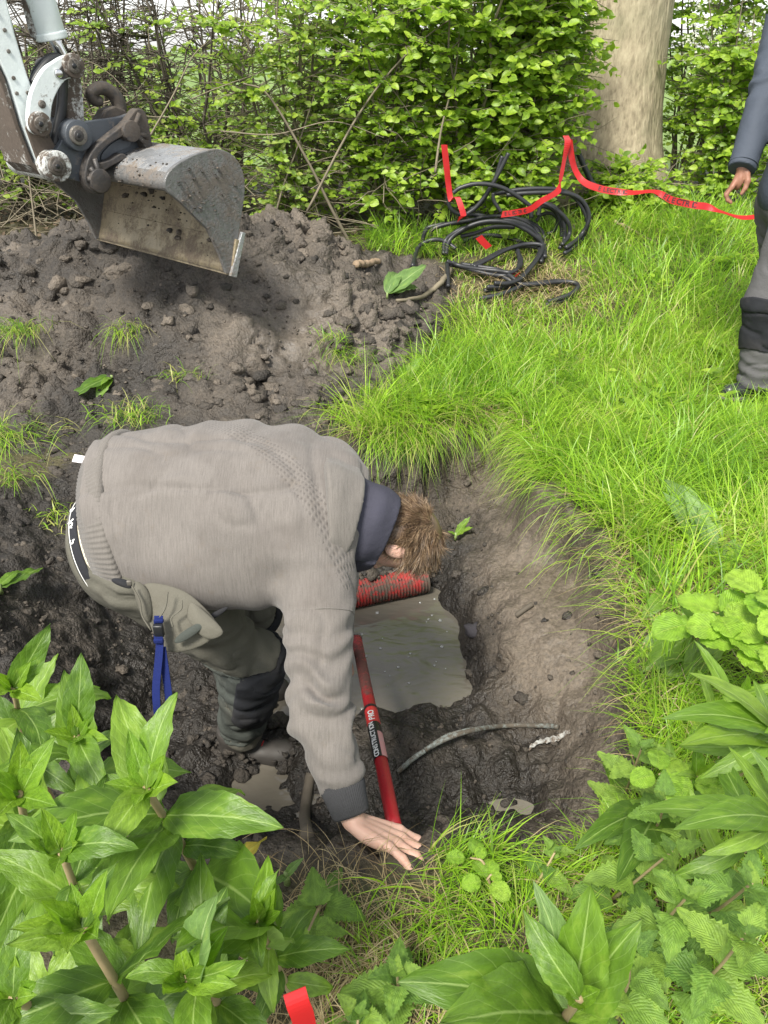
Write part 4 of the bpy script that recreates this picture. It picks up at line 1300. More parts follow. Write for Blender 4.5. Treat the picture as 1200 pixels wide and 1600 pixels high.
flap('pocket_stripe', [(264, 1000), (316, 966), (326, 978), (276, 1012)], [pz - .035] * 4, M_TROUSER_DARK, .003, .004, p1)
flap('thigh_strap', [(312, 968), (356, 944), (360, 951), (322, 976)], [1.93] * 4, M_BLACKCLOTH, .004, .004)
flap('belt', [(172, 901), (206, 906), (208, 921), (196, 920), (172, 910)], [1.875] * 5, M_BLACKCLOTH, .006, .006)
m = MB(); c = at(202, 911, 1.86); m.box(c - ORI, .012, .006, .014); m.build('belt_buckle', M_PIN, trousers, bevel=.002)
# pocket seams in pale thread
for pts in ([(206, 916), (218, 938), (222, 962), (236, 985)], [(262, 925), (258, 950), (244, 972)], [(284, 938), (283, 952), (268, 965), (270, 980)]):
    P = spline([at(x, y, pz - .045) for x, y in pts], 14); m = MB(); m.tube(P - ORI, .0022, 6); m.build('pocket_piping', M_POCKET, p1)
# blue lanyard: clip, buckle, loop of webbing
def ribbon(name, P, w, side, mat, parent, org=None, th=.0012):
    P = np.asarray(P); n = len(P); side = np.asarray(side, float)
    if side.ndim == 1: side = np.repeat(side[None], n, 0)
    side = side / np.linalg.norm(side, axis=1)[:, None]
    T = np.gradient(P, axis=0); nn = np.cross(T, side); nn /= np.linalg.norm(nn, axis=1)[:, None] + 1e-9
    w = np.full(n, w) if np.isscalar(w) else np.asarray(w)
    A = P - side * w[:, None] / 2; B = P + side * w[:, None] / 2
    Vv = np.stack([A + nn * th, B + nn * th, B - nn * th, A - nn * th], 1).reshape(-1, 3)
    F = []
    for i in range(n - 1):
        for k in range(4):
            l = (k + 1) % 4; F.append((4 * i + k, 4 * i + l, 4 * i + 4 + l, 4 * i + 4 + k))
    F.append((0, 3, 2, 1)); F.append(tuple(4 * (n - 1) + k for k in range(4)))
    o_ = np.zeros(3) if org is None else np.asarray(org)
    return MB().add(Vv - o_, F).build(name, mat, parent, smooth=False)
lz = 1.84
strap = ribbon('lanyard', spline([at(248, 962, lz), at(247, 982, lz - .005), at(248, 1004, lz - .006)], 8), .021, V3(1, 0, 0), M_BLUE, person, ORI)
m = MB(); m.box(at(248, 985, lz - .008) - ORI, .024, .014, .034, rot_axes(V3(1, 0, 0))); m.build('lanyard_buckle', M_BUCKLE, strap, bevel=.003)
m = MB(); m.box(at(248, 970, lz - .008) - ORI, .023, .010, .009); m.build('lanyard_clip', M_BLUE, strap, bevel=.002)
m = MB(); m.box(at(248, 1001, lz - .010) - ORI, .023, .010, .012); m.build('lanyard_clip', M_BLUE, strap, bevel=.002)
ribbon('lanyard_loop', spline([at(250, 1003, lz), at(248, 1030, lz), at(244, 1075, lz), at(246, 1112, lz), at(251, 1130, lz), at(258, 1128, lz + .012), at(265, 1108, lz + .02), at(260, 1060, lz + .015), at(253, 1010, lz + .008)], 40), .019, V3(1, -.1, 0), M_BLUE, strap, ORI)
# boots, half sunk in the mud
for k_, (a_) in enumerate((ankN, ankF)):
    toe = V3(.97, -.12, 0) if k_ == 0 else V3(.98, .1, 0)
    base = V3(a_[0], a_[1], a_[2] - .112)
    def boot(p):
        d = sd_cone(p, base + V3(-.02, 0, .10), base + V3(-.02, 0, .03), .062, .050)
        d = smin(d, sd_cone(p, base + V3(-.04, 0, .012), base + toe * .155 + V3(0, 0, .006), .046, .043), .03)
        d = smin(d, sd_ell(p, base + toe * .14 + V3(0, 0, .015), (.06, .05, .045)), .02)
        return np.maximum(d, p[:, 2] - (base[2] + .125))
    Vp, Fp = surface(boot, base - .26, base + .26, .006)
    bo = pobj('boot', relax(Vp, Fp, 1), Fp, M_BOOT)
    m = MB(); out = []
    for q in np.linspace(0, 2 * math.pi, 28, endpoint=False):
        lx = math.cos(q); ly = math.sin(q)
        e = toe * (.055 + .145 * lx) + np.cross(V3(0, 0, 1), toe) * ly * (.052 - .008 * lx)
        out.append(base + e + V3(0, 0, -.045) - ORI)
    m.prism(out, V3(0, 0, .024)); m.build('sole', M_SOLE, bo, bevel=.004)
    for j in range(3):
        c = base + toe * (.045 + .030 * j) + V3(0, 0, .062 - .016 * j); sd_ = np.cross(V3(0, 0, 1), toe)
        m = MB(); m.tube(spline([c - sd_ * .032 - V3(0, 0, .008), c + V3(0, 0, .006), c + sd_ * .032 - V3(0, 0, .008)], 9) - ORI, .003, 6)
        m.build('lace', M_TAPE if j == 1 else M_BLACKCLOTH, bo)

# mud pushed up round the boots
_rr = np.random.default_rng(33); _p = []; _s = []
for a_ in (ankN, ankF):
    for k in range(90):
        q = _rr.random() * 6.283; d = _rr.uniform(.8, 1.5)
        x, y = a_[0] + .05 + math.cos(q) * .135 * d, a_[1] + math.sin(q) * .075 * d
        s_ = float(np.clip(.009 * (_rr.pareto(2.4) + 1), .006, .024)); _p.append((x, y, float(ground_at(x, y)) + s_ * .1 + .02 * (d < 1.05))); _s.append(s_)
tag(clods('boot_mud', np.array(_p), _s, M_CLOD, 34, dry=np.full(len(_s), .3)), kind='stuff')
# ============ the standing worker at the edge of the grass
def stander():
    foot = at_h(1120, 607, 0.03)
    bx, by = foot[0] + .10, foot[1] + .02
    O = V3(bx, by, 0.02)
    def L(x, y, z): return O + V3(x, y, z)      # faces -X
    hipA, hipB = L(.06, -.10, .94), L(.06, .10, .94)
    kA, kB = L(.005, -.11, .50), L(.20, .13, .50)
    aA, aB = L(.055, -.12, .09), L(.36, .16, .09)
    chest = [L(.06, 0, .98), L(.05, 0, 1.18), L(.07, 0, 1.38), L(.09, 0, 1.48)]
    sA, sB = L(.10, -.20, 1.44), L(.10, .20, 1.44)
    eA = at(1202, 130, 3.72); wA = at(1160, 262, 3.70)
    sA = at(1235, -10, 3.78)
    eB, wB = L(.22, .28, 1.14), L(.24, .30, .90)
    nk0, nk1 = L(.09, 0, 1.50), L(.07, 0, 1.60); hc = L(.045, 0, 1.70)
    hd = np.array([-.10, -.03, -1.0]); hd /= np.linalg.norm(hd)
    cn = []
    tips = [at(1147, 300, 3.66), at(1156, 304, 3.68), at(1149, 296, 3.70), at(1159, 296, 3.715)]
    for k in range(4):
        kn = wA + hd * .085 + V3(-.030 + .006 * k, -.02 + .016 * k, 0)
        mid = kn + hd * .036 + V3(-.018, 0, 0); m2 = mid + hd * .022 + V3(.012, -.004, 0); tp = m2 + hd * .012 + V3(.020, -.004, 0)
        cn += [(wA + hd * .02, kn, .016, .0115), (kn, mid, .0105, .0098), (mid, m2, .0096, .009), (m2, tp, .009, .0078)]
    th = [wA + hd * .02 + V3(.02, -.02, 0), wA + hd * .055 + V3(.030, -.036, 0), wA + hd * .088 + V3(.026, -.040, 0), wA + hd * .112 + V3(.016, -.040, 0)]
    for i in range(3): cn.append((th[i], th[i + 1], [.016, .0135, .0115][i], [.0135, .0115, .009][i]))
    RHh = rot_axes(V3(-1, 0, 0))
    def body(p):
        d = sd_ell(p, L(.06, 0, .98), (.12, .165, .14))
        d = smin(d, sd_ell(p, L(.06, 0, 1.25), (.115, .17, .24)), .06)
        d = smin(d, sd_cone(p, nk0, nk1, .06, .055), .03)
        d = smin(d, sd_ell(p, hc, (.098, .076, .118)), .02)
        d = smin(d, sd_ell(p, hc + V3(-.03, 0, -.065), (.065, .055, .06)), .03)
        d = smin(d, sd_cone(p, hc + V3(-.094, 0, .0), hc + V3(-.112, 0, -.03), .009, .015), .01)
        for s in (-1, 1):
            d = smin(d, sd_ell(p, hc + V3(.01, s * .078, -.01), (.02, .009, .032)), .008)
            d = np.maximum(d, -(np.linalg.norm(p - (hc + V3(-.092, s * .032, .012)), axis=1) - .014))
        for s_, e_, w_ in ((sA, eA, wA), (sB, eB, wB)):
            d = smin(d, sd_cone(p, s_, e_, .05, .042), .03); d = smin(d, sd_cone(p, e_, w_, .042, .028), .02)
        d = smin(d, sd_ell(p, wA + hd * .055, (.022, .034, .048)), .015)
        for a, b, ra, rb in cn: d = smin(d, sd_cone(p, a, b, ra, rb), .006)
        d = smin(d, sd_cone(p, wB, wB + V3(-.02, 0, -.15), .034, .018), .015)
        for h_, k_, a_ in ((hipA, kA, aA), (hipB, kB, aB)):
            d = smin(d, sd_cone(p, h_, k_, .075, .052), .03); d = smin(d, sd_cone(p, k_, a_, .05, .034), .02)
        return d
    lo = np.minimum(O + V3(-.3, -.5, .04), wA - .2); hi = O + V3(.5, .5, 1.86)
    Vx, Fx = surface(body, lo, hi, .0055)
    root = obj('person', mesh_np('person', relax(Vx, Fx, 1, .3) - O, Fx, M_SKIN2), loc=tuple(O))
    tag(root, 'worker in slate jacket, grey trousers with black knee pads standing on the long grass', 'person')
    def po(name, Vv, Ff, mat, par=None): return obj(name, mesh_np(name, Vv - O, Ff, mat), par or root)
    def jacket(p):
        d = sd_ell(p, L(.06, 0, 1.02), (.155, .205, .17)); d = smin(d, sd_ell(p, L(.06, 0, 1.26), (.15, .215, .27)), .06)
        d = smin(d, sd_cone(p, L(.085, 0, 1.5), L(.07, 0, 1.56), .085, .078), .03)
        d = np.maximum(d, (O[2] + .93) - p[:, 2]); d = np.maximum(d, p[:, 2] - (O[2] + 1.575))
        for s_, e_, w_ in ((sA, eA, wA), (sB, eB, wB)):
            a = smin(sd_cone(p, s_, e_, .092, .080), sd_cone(p, e_, w_, .080, .066), .03)
            dn = (w_ - e_) / np.linalg.norm(w_ - e_)
            t = (p - e_) @ dn
            a = a - .006 * np.sin(t * 55 + 4 * vnoise(p[:, 0] * 9, p[:, 1] * 9, p[:, 2] * 9, 402)) * np.exp(-(t / .16) ** 2) - .004 * fbm(p[:, 0] * 12, p[:, 1] * 12, p[:, 2] * 12, 2, 401)
            a = np.maximum(a, (p - w_) @ dn - .012)
            d = smin(d, a, .035)
        return d
    Vx, Fx = surface(jacket, np.minimum(O + V3(-.35, -.55, .8), wA - .2), O + V3(.55, .55, 1.7), .008)
    jk = po('jacket', relax(Vx, Fx, 1), Fx, M_JACKET)
    dn = (wA - eA) / np.linalg.norm(wA - eA)
    ang = np.linspace(0, 2 * math.pi, 40); x = np.cross(dn, V3(0, 1, 0)); x /= np.linalg.norm(x); y = np.cross(dn, x)
    m = MB(); m.tube(np.array([wA - dn * .012 + (math.cos(q) * x + math.sin(q) * y) * .0685 for q in ang]) - O, .0022, 6, False); m.build('cuff_hem', M_JACKET, jk)
    def legs(p, which=None):
        d = None
        for i, (h_, k_, a_) in enumerate(((hipA, kA, aA), (hipB, kB, aB))):
            if which is not None and i != which: continue
            e = smin(sd_cone(p, h_, k_, .122, .102), sd_cone(p, k_, a_ + V3(0, 0, -.03), .100, .090), .04)
            e = e + .008 * np.exp(-(vnoise(p[:, 0] * 8, p[:, 1] * 8, p[:, 2] * 11, 415) / .13) ** 2)
            t = p[:, 2] - O[2]
            e = e - .004 * np.sin(t * 90 + 5 * vnoise(p[:, 0] * 8, p[:, 1] * 8, p[:, 2] * 8, 411)) * sstep(.34, .12, t) - .006 * fbm(p[:, 0] * 9, p[:, 1] * 9, p[:, 2] * 9, 3, 412)
            d = e if d is None else smin(d, e, .02)
        return d
    def trous(p):
        d = smin(legs(p), sd_ell(p, L(.07, 0, .96), (.145, .19, .13)), .03)
        return np.maximum(np.maximum(d, p[:, 2] - (O[2] + 1.04)), O[2] + .062 + .012 * vnoise(p[:, 0] * 12, p[:, 1] * 12, 0, 5) - p[:, 2])
    Vx, Fx = surface(trous, O + V3(-.25, -.35, .0), O + V3(.55, .4, 1.1), .008)
    tr = po('trousers', relax(Vx, Fx, 1), Fx, M_TROUSER2)
    for i, k_ in enumerate((kA, kB)):
        def pad(p):
            d = legs(p, i) - .010
            q = p - (k_ + V3(0, 0, -.10))
            return np.maximum(np.maximum(d, -(d + .014)), np.maximum(np.maximum(np.abs(q[:, 2] + .02 * np.sin(q[:, 1] * 20)) - .135, q[:, 0] - .055), np.abs(q[:, 1]) - .16))
        Vx, Fx = surface(pad, k_ - V3(.2, .2, .3), k_ + V3(.2, .2, .1), .0065); po('knee_pad', relax(Vx, Fx, 1), Fx, M_BLACKCLOTH, tr)
    def pk(p):
        d = legs(p, 0) - .012
        q = p - L(.0, -.15, .86)
        return np.maximum(np.maximum(d, -(d + .016)), np.maximum(np.abs(q[:, 2] - .1 * q[:, 0]) - .09, np.maximum(np.abs(q[:, 0] - .02) - .085, q[:, 1] - .08)))
    Vx, Fx = surface(pk, L(-.2, -.35, .7), L(.25, .05, 1.0), .0065)
    if len(Vx): po('thigh_pocket', relax(Vx, Fx, 1), Fx, M_JACKET, tr)
    for i, a_ in enumerate((aA, aB)):
        b0 = V3(a_[0], a_[1], O[2] + .055); toe = V3(-.97, -.20 if i == 0 else .1, 0)
        def shoe(p):
            d = sd_cone(p, b0 + V3(.01, 0, .06), b0, .052, .048)
            d = smin(d, sd_cone(p, b0 - toe * .03, b0 + toe * .15 + V3(0, 0, -.01), .046, .040), .03)
            return np.maximum(d, O[2] + .012 - p[:, 2])
        Vx, Fx = surface(shoe, b0 - .26, b0 + .26, .007); s = po('shoe', relax(Vx, Fx, 1), Fx, M_SHOE)
        out = []
        for q in np.linspace(0, 2 * math.pi, 24, endpoint=False):
            e = toe * (.06 + .145 * math.cos(q)) + np.cross(V3(0, 0, 1), toe) * math.sin(q) * .05
            out.append(b0 + e + V3(0, 0, -.052) - O)
        m = MB(); m.prism(out, V3(0, 0, .020)); m.build('sole', M_SOLE, s, bevel=.003)
    # short dark hair
    r = np.random.default_rng(77); u = r.normal(size=(5000, 3)); u /= np.linalg.norm(u, axis=1)[:, None]
    u = u[(u[:, 2] > -.15) & ~((u[:, 0] < -.45) & (u[:, 2] < .55))]
    roots = hc + u * np.array([.098, .077, .118]); 
    hair_strands('hair', M_HAIR2, root, roots - O, u, .012 + .006 * r.random(len(u)), .0012, 3, r.normal(size=u.shape) * .2, .5, 2)
stander()
# ------------------------------------------------------------------ excavator arm with ditching bucket
AZ = math.radians(42)
EX_D = V3(math.cos(AZ), -math.sin(AZ), 0)                 # pin axis, towards the camera's right
TIP = at(360, 426, 3.75)                                 # right-hand end of the cutting edge
BW = 1.22
P_END = TIP                                               # plane of the right side plate
P_MID = TIP - EX_D * BW / 2
def pl(px, py, off):
    """photo pixel onto the plane off metres along the pin axis from the bucket's middle"""
    return on_plane(px, py, P_MID + EX_D * off, EX_D)
EO = P_MID.copy()
exc = empty('excavator_arm', tuple(EO))
tag(exc, 'white excavator arm with grey quick coupler holding a wide muddy bucket over the heap', 'excavator arm')
def grime_attr(o, v):
    set_attr(o.data, 'grime', np.full(len(o.data.vertices), v)); return o
def plate(name, pix, off, th, mat, parent, bevel=.006, grime=0.0, smooth=False):
    pts = [pl(x, y, off) - EO for x, y in pix]
    o = MB().prism(pts, -EX_D * th).build(name, mat, parent, smooth=smooth, bevel=bevel)
    return grime_attr(o, grime)
def cyl(name, px, py, off, r, length, mat, parent, n=28, bevel=.004, grime=.3, hole=False):
    c = pl(px, py, off) - EO
    x = V3(0, 0, 1); y = np.cross(EX_D, x)
    pts = [c + r * (math.cos(a) * x + math.sin(a) * y) for a in np.linspace(0, 2 * math.pi, n, endpoint=False)]
    o = MB().prism(pts, -EX_D * length).build(name, mat, parent, smooth=True, bevel=bevel)
    return grime_attr(o, grime)
def smooth_pix(P, n=60, closed=True):
    P = np.asarray(P, float)
    if closed:
        Q = np.vstack([P[-2:], P, P[:3]]); k = len(P)
        s = spline(Q, (len(Q) - 1) * 8 + 1)
        return s[16:16 + k * 8]
    return spline(P, n)
# ---- bucket profile (in the plane of the right side plate)
shell_px = [(264, 300), (259, 290), (261, 277), (272, 262), (294, 248), (316, 239), (337, 234), (354, 238), (366, 246), (375, 259), (380, 273), (382, 297), (379, 322), (375, 347), (370, 378), (366, 402), (361, 427)]
open_px = [(354, 428), (344, 399), (325, 359), (300, 334), (283, 317), (270, 306)]
shell = spline(np.array([np.array(p, float) for p in shell_px]), 46)
S3 = np.array([on_plane(x, y, P_END, EX_D) for x, y in shell])
O3 = [on_plane(x, y, P_END, EX_D) for x, y in open_px]
cen = S3.mean(0)
th = .014
T_ = np.gradient(S3, axis=0); NN = np.cross(T_, EX_D); NN /= np.linalg.norm(NN, axis=1)[:, None]
if np.dot(NN[10], cen - S3[10]) < 0: NN = -NN
IN3 = S3 + NN * th
def swept(name, A, Bk, w0, w1, mat, parent, smooth=True):
    """strip between profile A (outer) and Bk (inner), swept from offset w0 to w1 along -EX_D"""
    n = len(A)
    nw = 14
    Vv = []; F = []
    for k in range(nw + 1):
        e = -EX_D * (w0 + (w1 - w0) * k / nw)
        Vv += list(A + e - EO)
    for k in range(nw):
        for i in range(n - 1):
            F.append((k * n + i, k * n + i + 1, (k + 1) * n + i + 1, (k + 1) * n + i))
    return Vv, F
# the outer skin is split into a top painted pale for its specular sheen and a muddy back; the inner skin is scoured steel
bucket = None
Vo, Fo = swept('', S3, None, .012, BW - .012, None, None)
Vi, Fi = swept('', IN3, None, .012, BW - .012, None, None)
bo = MB().add(Vo, Fo)
nV = len(Vo); n = len(S3)
bm_ = MB().add(list(Vo) + list(Vi), list(Fo) + [tuple(i + nV for i in f[::-1]) for f in Fi] +
    [(k * n, (k + 1) * n, nV + (k + 1) * n, nV + k * n) for k in range(14)] +
    [((k + 1) * n - 1, nV + (k + 1) * n - 1, nV + (k + 2) * n - 1, (k + 2) * n - 1) for k in range(14)])
bucket = bm_.build('bucket', M_BUCKET, exc, smooth=True)
bucket.data.materials.append(M_BUCKET_IN); bucket.data.materials.append(M_BUCKET_TOP)
nFo = len(Fo)
for i, p in enumerate(bucket.data.polygons):
    if nFo <= i < 2 * nFo: p.material_index = 1
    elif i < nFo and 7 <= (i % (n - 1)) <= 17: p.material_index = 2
for nm, e in (('side_plate', 0.0), ('side_plate', BW - .022)):
    pts = [p - EX_D * e - EO for p in list(S3 - NN * .004) + O3]
    o = MB().prism(pts, -EX_D * .022).build(nm, M_BUCKET, bucket, smooth=False, bevel=.004)
# cutting edge: thick bolted-on blade along the lip, its end bright
lip = S3[-1]; up = S3[-4] - S3[-1]; up /= np.linalg.norm(up); nin = NN[-1]
A = [lip - up * .012 - nin * .018, lip + up * .16 - nin * .016, lip + up * .16 + nin * .020, lip - up * .012 + nin * .004]
o = MB().prism([a + EX_D * .012 - EO for a in A], -EX_D * (BW + .024)).build('cutting_edge', M_BUCKET_IN, bucket, smooth=False, bevel=.003)
# end tooth cap, pale polished
B_ = [lip - up * .014 - nin * .026, lip + up * .20 - nin * .026, lip + up * .20 - nin * .004, lip - up * .014 + nin * .012]
MB().prism([a + EX_D * .018 - EO for a in B_], -EX_D * .018).build('edge_wear_strip', M_BUCKET_TOP, bucket, smooth=False, bevel=.003)
# mud stuck inside the bucket and on it
pts = []; sz = []
rr_ = np.random.default_rng(21)
for k in range(420):
    i = int(np.clip(rr_.normal(30, 6), 12, 43)); w = np.clip(rr_.normal(.45, .33), .03, BW - .05)
    pts.append(IN3[i] - EX_D * w); sz.append(np.clip(.007 * (rr_.pareto(2.2) + 1), .006, .035))
for k in range(120):
    i = int(rr_.integers(0, 12)); w = rr_.uniform(.02, BW - .02)
    pts.append(S3[i] - NN[i] * .002 - EX_D * w); sz.append(np.clip(.004 * (rr_.pareto(2.2) + 1), .003, .016))
for k in range(150):
    a = O3[rr_.integers(1, 5)] * rr_.random(); t = rr_.random(); q = O3[1 + rr_.integers(0, 4)]
    q2 = S3[rr_.integers(6, 34)]
    pts.append(q * (1 - t * .9) + q2 * t * .9 + EX_D * .004); sz.append(np.clip(.003 * (rr_.pareto(2.2) + 1), .0025, .012))
o = clods('stuck_mud', np.array(pts) - EO, np.array(sz) * .6, M_HEAP, 9, squash=.6); o.parent = bucket; tag(o, kind='stuff')
# bucket hanger lugs and pins under the coupler
for off in (.105, -.135):
    plate('hanger_lug', [(172, 244), (196, 236), (240, 222), (262, 250), (282, 258), (250, 290), (200, 285), (176, 262)], off, .03, M_CAST, bucket, grime=.6)
# ---- quick coupler
NEAR = .17
cp = smooth_pix([(70, 268), (72, 246), (87, 234), (100, 214), (108, 200), (130, 191), (184, 183), (212, 176), (228, 186), (236, 232), (205, 240), (168, 262), (134, 284), (92, 274), (78, 273)])
coup = plate('quick_coupler', cp, NEAR - .02, .035, M_GREYPAINT, exc, .004, .15)
plate('coupler_plate', cp, -NEAR + .05, .035, M_GREYPAINT, coup, .004, .15)
plate('coupler_web', [(150, 210), (225, 190), (232, 226), (160, 252)], NEAR - .05, 2 * NEAR - .10, M_CAST, coup, .004, .5)
# cast brown hook frame on the outside of the coupler
hook = smooth_pix([(141, 243), (152, 228), (176, 208), (198, 190), (212, 172), (222, 171), (230, 182), (238, 228), (228, 232), (218, 214), (206, 206), (190, 214), (170, 226), (156, 240), (152, 254), (172, 250), (190, 240), (198, 246), (178, 258), (162, 268), (160, 276), (168, 280), (166, 300), (152, 304), (140, 296), (133, 280), (135, 260)])
hk_ = plate('hook_frame', hook, NEAR + .035, .055, M_CAST, coup, .006, .4)
for (x, y, r_) in ((207, 205, .045), (158, 283, .052)):
    cyl('hook_pin', x, y, NEAR + .055, r_, .06, M_CAST, hk_, grime=.5)
for a, b in (((141, 262), (158, 283)), ((148, 248), (158, 283)), ((137, 280), (158, 283)), ((226, 222), (207, 205)), ((218, 178), (207, 205)), ((232, 214), (207, 205))):
    A_, B_ = pl(*a, NEAR + .042) - EO, pl(*b, NEAR + .042) - EO
    MB().tube([A_, B_], [.012, .010], 8).build('hook_rib', M_CAST, hk_); grime_attr(bpy.context.scene.collection.objects[-1], .4)
# coupler recess (dark window) and boss ring
plate('coupler_window', smooth_pix([(160, 240), (178, 222), (200, 213), (204, 228), (178, 240), (161, 252)]), NEAR - .012, .008, M_GREYPAINT, coup, .002, 0)
# lifting hook on top
lh = [pl(*p, .02) - EO for p in ((178, 186), (186, 172), (184, 158), (176, 146), (162, 138), (148, 140), (142, 148), (148, 158), (158, 158))]
m = MB(); m.tube(spline(lh, 36), np.concatenate([np.full(10, .034), np.linspace(.034, .020, 26)]), 12); grime_attr(m.build('lifting_hook', M_CAST, coup), .5)
plate('lifting_lug', [(156, 190), (166, 172), (180, 166), (196, 172), (204, 184), (190, 194)], .06, .08, M_CAST, coup, .006, .6)
# pins of the coupler
for (x, y) in ((91, 260), (124, 212)):
    b = cyl('pin_boss', x, y, NEAR + .02, .064, 2 * NEAR + .03, M_WHITE_D if x < 100 else M_GREYPAINT, coup, grime=.2)
    c = cyl('pin', x, y, NEAR + .034, .040, 2 * NEAR + .06, M_PIN, b)
    cyl('pin_head', x, y, NEAR + .040, .024, .012, M_CAST, b)
    cyl('pin_socket', x, y, NEAR + .043, .010, .006, M_BUCKLE, b)
# ---- dipper arm
arm_px = [(-64, -60), (-2, -60), (11, 0), (24, 54), (43, 117), (52, 140), (62, 180), (88, 232), (97, 248), (98, 262), (88, 272), (74, 270), (56, 252), (34, 196), (12, 124), (-22, 50)]
arm = plate('dipper_arm', arm_px, .115, .23, M_WHITE, exc, .008, 0)
plate('arm_wear_edge', [(-30, 46), (8, 122), (30, 196), (52, 254), (72, 271), (64, 274), (46, 258), (24, 200), (0, 128), (-38, 50)], .118, .236, M_WHITE_D, arm, .004, .7)
plate('arm_foot', [(50, 178), (62, 180), (90, 234), (97, 250), (97, 262), (88, 271), (74, 269), (58, 250), (40, 200)], .122, .244, M_WHITE_D, arm, .006, .75)
# the arm goes on up out of the picture to the boom
up_a = pl(-30, -58, 0) - EO; dirA = (pl(-30, -58, 0) - pl(10, 60, 0)); dirA /= np.linalg.norm(dirA)
Rm = np.stack([dirA, EX_D, np.cross(dirA, EX_D)], 1)
o = MB().box(up_a + dirA * .42, .86, .22, .23, Rm).build('upper_dipper', M_WHITE, arm, smooth=False, bevel=.01); grime_attr(o, 0)
for (x, y) in ((8, 47), (14, 80), (22, 122), (27, 146), (-4, 20), (44, 145)):
    cyl('bolt', x, y, .121, .008, .01, M_PIN, arm, 10, .001)
# ---- bucket cylinder
def seg_cyl(name, a, b, off, r, mat, parent, grime=.1, n=20):
    A_, B_ = pl(*a, off) - EO, pl(*b, off) - EO
    m = MB(); m.tube(np.linspace(A_, B_, 4), r, n); o = m.build(name, mat, parent, smooth=True, bevel=.004); return grime_attr(o, grime)
cylb = seg_cyl('cylinder_barrel', (38, -80), (80, 55), 0, .062, M_WHITE, exc)
seg_cyl('cylinder_gland', (78, 50), (82, 62), 0, .068, M_WHITE, cylb, .2)
seg_cyl('cylinder_rod', (80, 55), (108, 108), 0, .026, M_CHROME, cylb, 0)
m = MB(); m.tube(spline([pl(*p, -.02) - EO for p in ((26, -60), (42, 10), (52, 50), (58, 56))], 20), .018, 8); grime_attr(m.build('cylinder_pipe', M_WHITE_D, cylb), .3)
# ---- links
ban = smooth_pix([(84, 96), (98, 88), (116, 84), (126, 93), (126, 107), (116, 120), (102, 126), (90, 143), (82, 164), (79, 190), (76, 206), (64, 212), (50, 206), (45, 192), (45, 170), (49, 146), (58, 124), (70, 106)])
for off in (.165, -.135):
    lk = plate('idler_link', ban, off, .03, M_WHITE, exc, .005, .12)
    if off > 0:
        plate('link_end_plate', smooth_pix([(96, 104), (108, 94), (122, 92), (125, 104), (116, 116), (98, 124), (90, 116)]), off + .006, .02, M_CAST, lk, .002, .2)
        for (x, y, r_) in ((117, 103, .048), (65, 194, .048)):
            b = cyl('pin_boss', x, y, off + .022, r_, .03, M_WHITE_D, lk, grime=.5)
            cyl('pin', x, y, off + .030, .030, .03, M_PIN, b); cyl('pin_socket', x, y, off + .034, .011, .008, M_BUCKLE, b, 12)
        cyl('grease_plug', 93, 115, off + .014, .018, .02, M_CHROME, lk, 14); cyl('grease_plug', 67, 163, off + .010, .016, .02, M_PIN, lk, 14)
cyl('link_pin', 117, 103, .15, .030, .30, M_PIN, exc); cyl('link_pin', 65, 194, .15, .030, .30, M_PIN, exc)
hl = [(104, 118), (116, 108), (126, 112), (130, 150), (133, 192), (124, 214), (110, 208), (106, 186), (102, 150)]
plate('bucket_link', hl, .09, .18, M_WHITE_D, exc, .006, .55)
m = MB(); m.tube(spline([pl(*p, .10) - EO for p in ((52, 132), (64, 112), (80, 96), (96, 98), (98, 130), (96, 170), (90, 200), (86, 226), (100, 216), (120, 226))], 60), .022, 10)
grime_attr(m.build('hydraulic_hose', M_HOSE, exc), 0)
m = MB(); m.tube(spline([pl(*p, .05) - EO for p in ((50, 138), (60, 108), (84, 90), (102, 104), (102, 140), (100, 190), (92, 226))], 50), .020, 10)
grime_attr(m.build('hydraulic_hose', M_HOSE, exc), 0)
# dirty grass caught on the coupler
# ------------------------------------------------------------------ leaves shared by the plants
def leaf_arrays(L, W, fold, curl, n_along, shape, serr=0, wave=0, seed=0, nx=2):
    """leaf along +Y, normal +Z; returns verts, faces, uv"""
    r = np.random.default_rng(seed)
    t = np.linspace(0, 1, n_along + 1)
    w = shape(t) * W / 2
    ph = r.random() * 6
    # bend: angle grows along the leaf
    ang = np.cumsum(np.concatenate([[0], np.full(n_along, curl / n_along)])) * (t ** .6)
    y = np.concatenate([[0], np.cumsum(np.cos(ang[:-1]) / n_along)]) * L
    z = np.concatenate([[0], np.cumsum(-np.sin(ang[:-1]) / n_along)]) * L
    tw = .25 * math.sin(ph) * t
    V_ = []; UV = []
    cols = np.linspace(-1, 1, 2 * nx + 1)
    for i in range(n_along + 1):
        for c in cols:
            ww = w[i]
            if serr and abs(c) == 1 and 0 < i < n_along: ww *= 1 + (serr if i % 2 else -serr)
            x = c * ww
            lift = fold * abs(c) * ww + wave * W * (math.sin(t[i] * 17 + ph + (2 if c > 0 else 0)) + .7 * math.sin(t[i] * 31 + 2 * ph * (1 if c > 0 else -1))) * abs(c) ** 2 + (r.normal(0, wave * W * .35) if wave > .025 else 0)
            V_.append((x * math.cos(tw[i]) - lift * math.sin(tw[i]), y[i] + lift * math.sin(ang[i]), z[i] + lift * math.cos(ang[i]) + x * math.sin(tw[i]))); UV.append((.5 + .5 * c, t[i]))
    k = len(cols); F = []
    for i in range(n_along):
        for j in range(k - 1):
            F.append((i * k + j, i * k + j + 1, (i + 1) * k + j + 1, (i + 1) * k + j))
    return np.array(V_), F, np.array(UV)
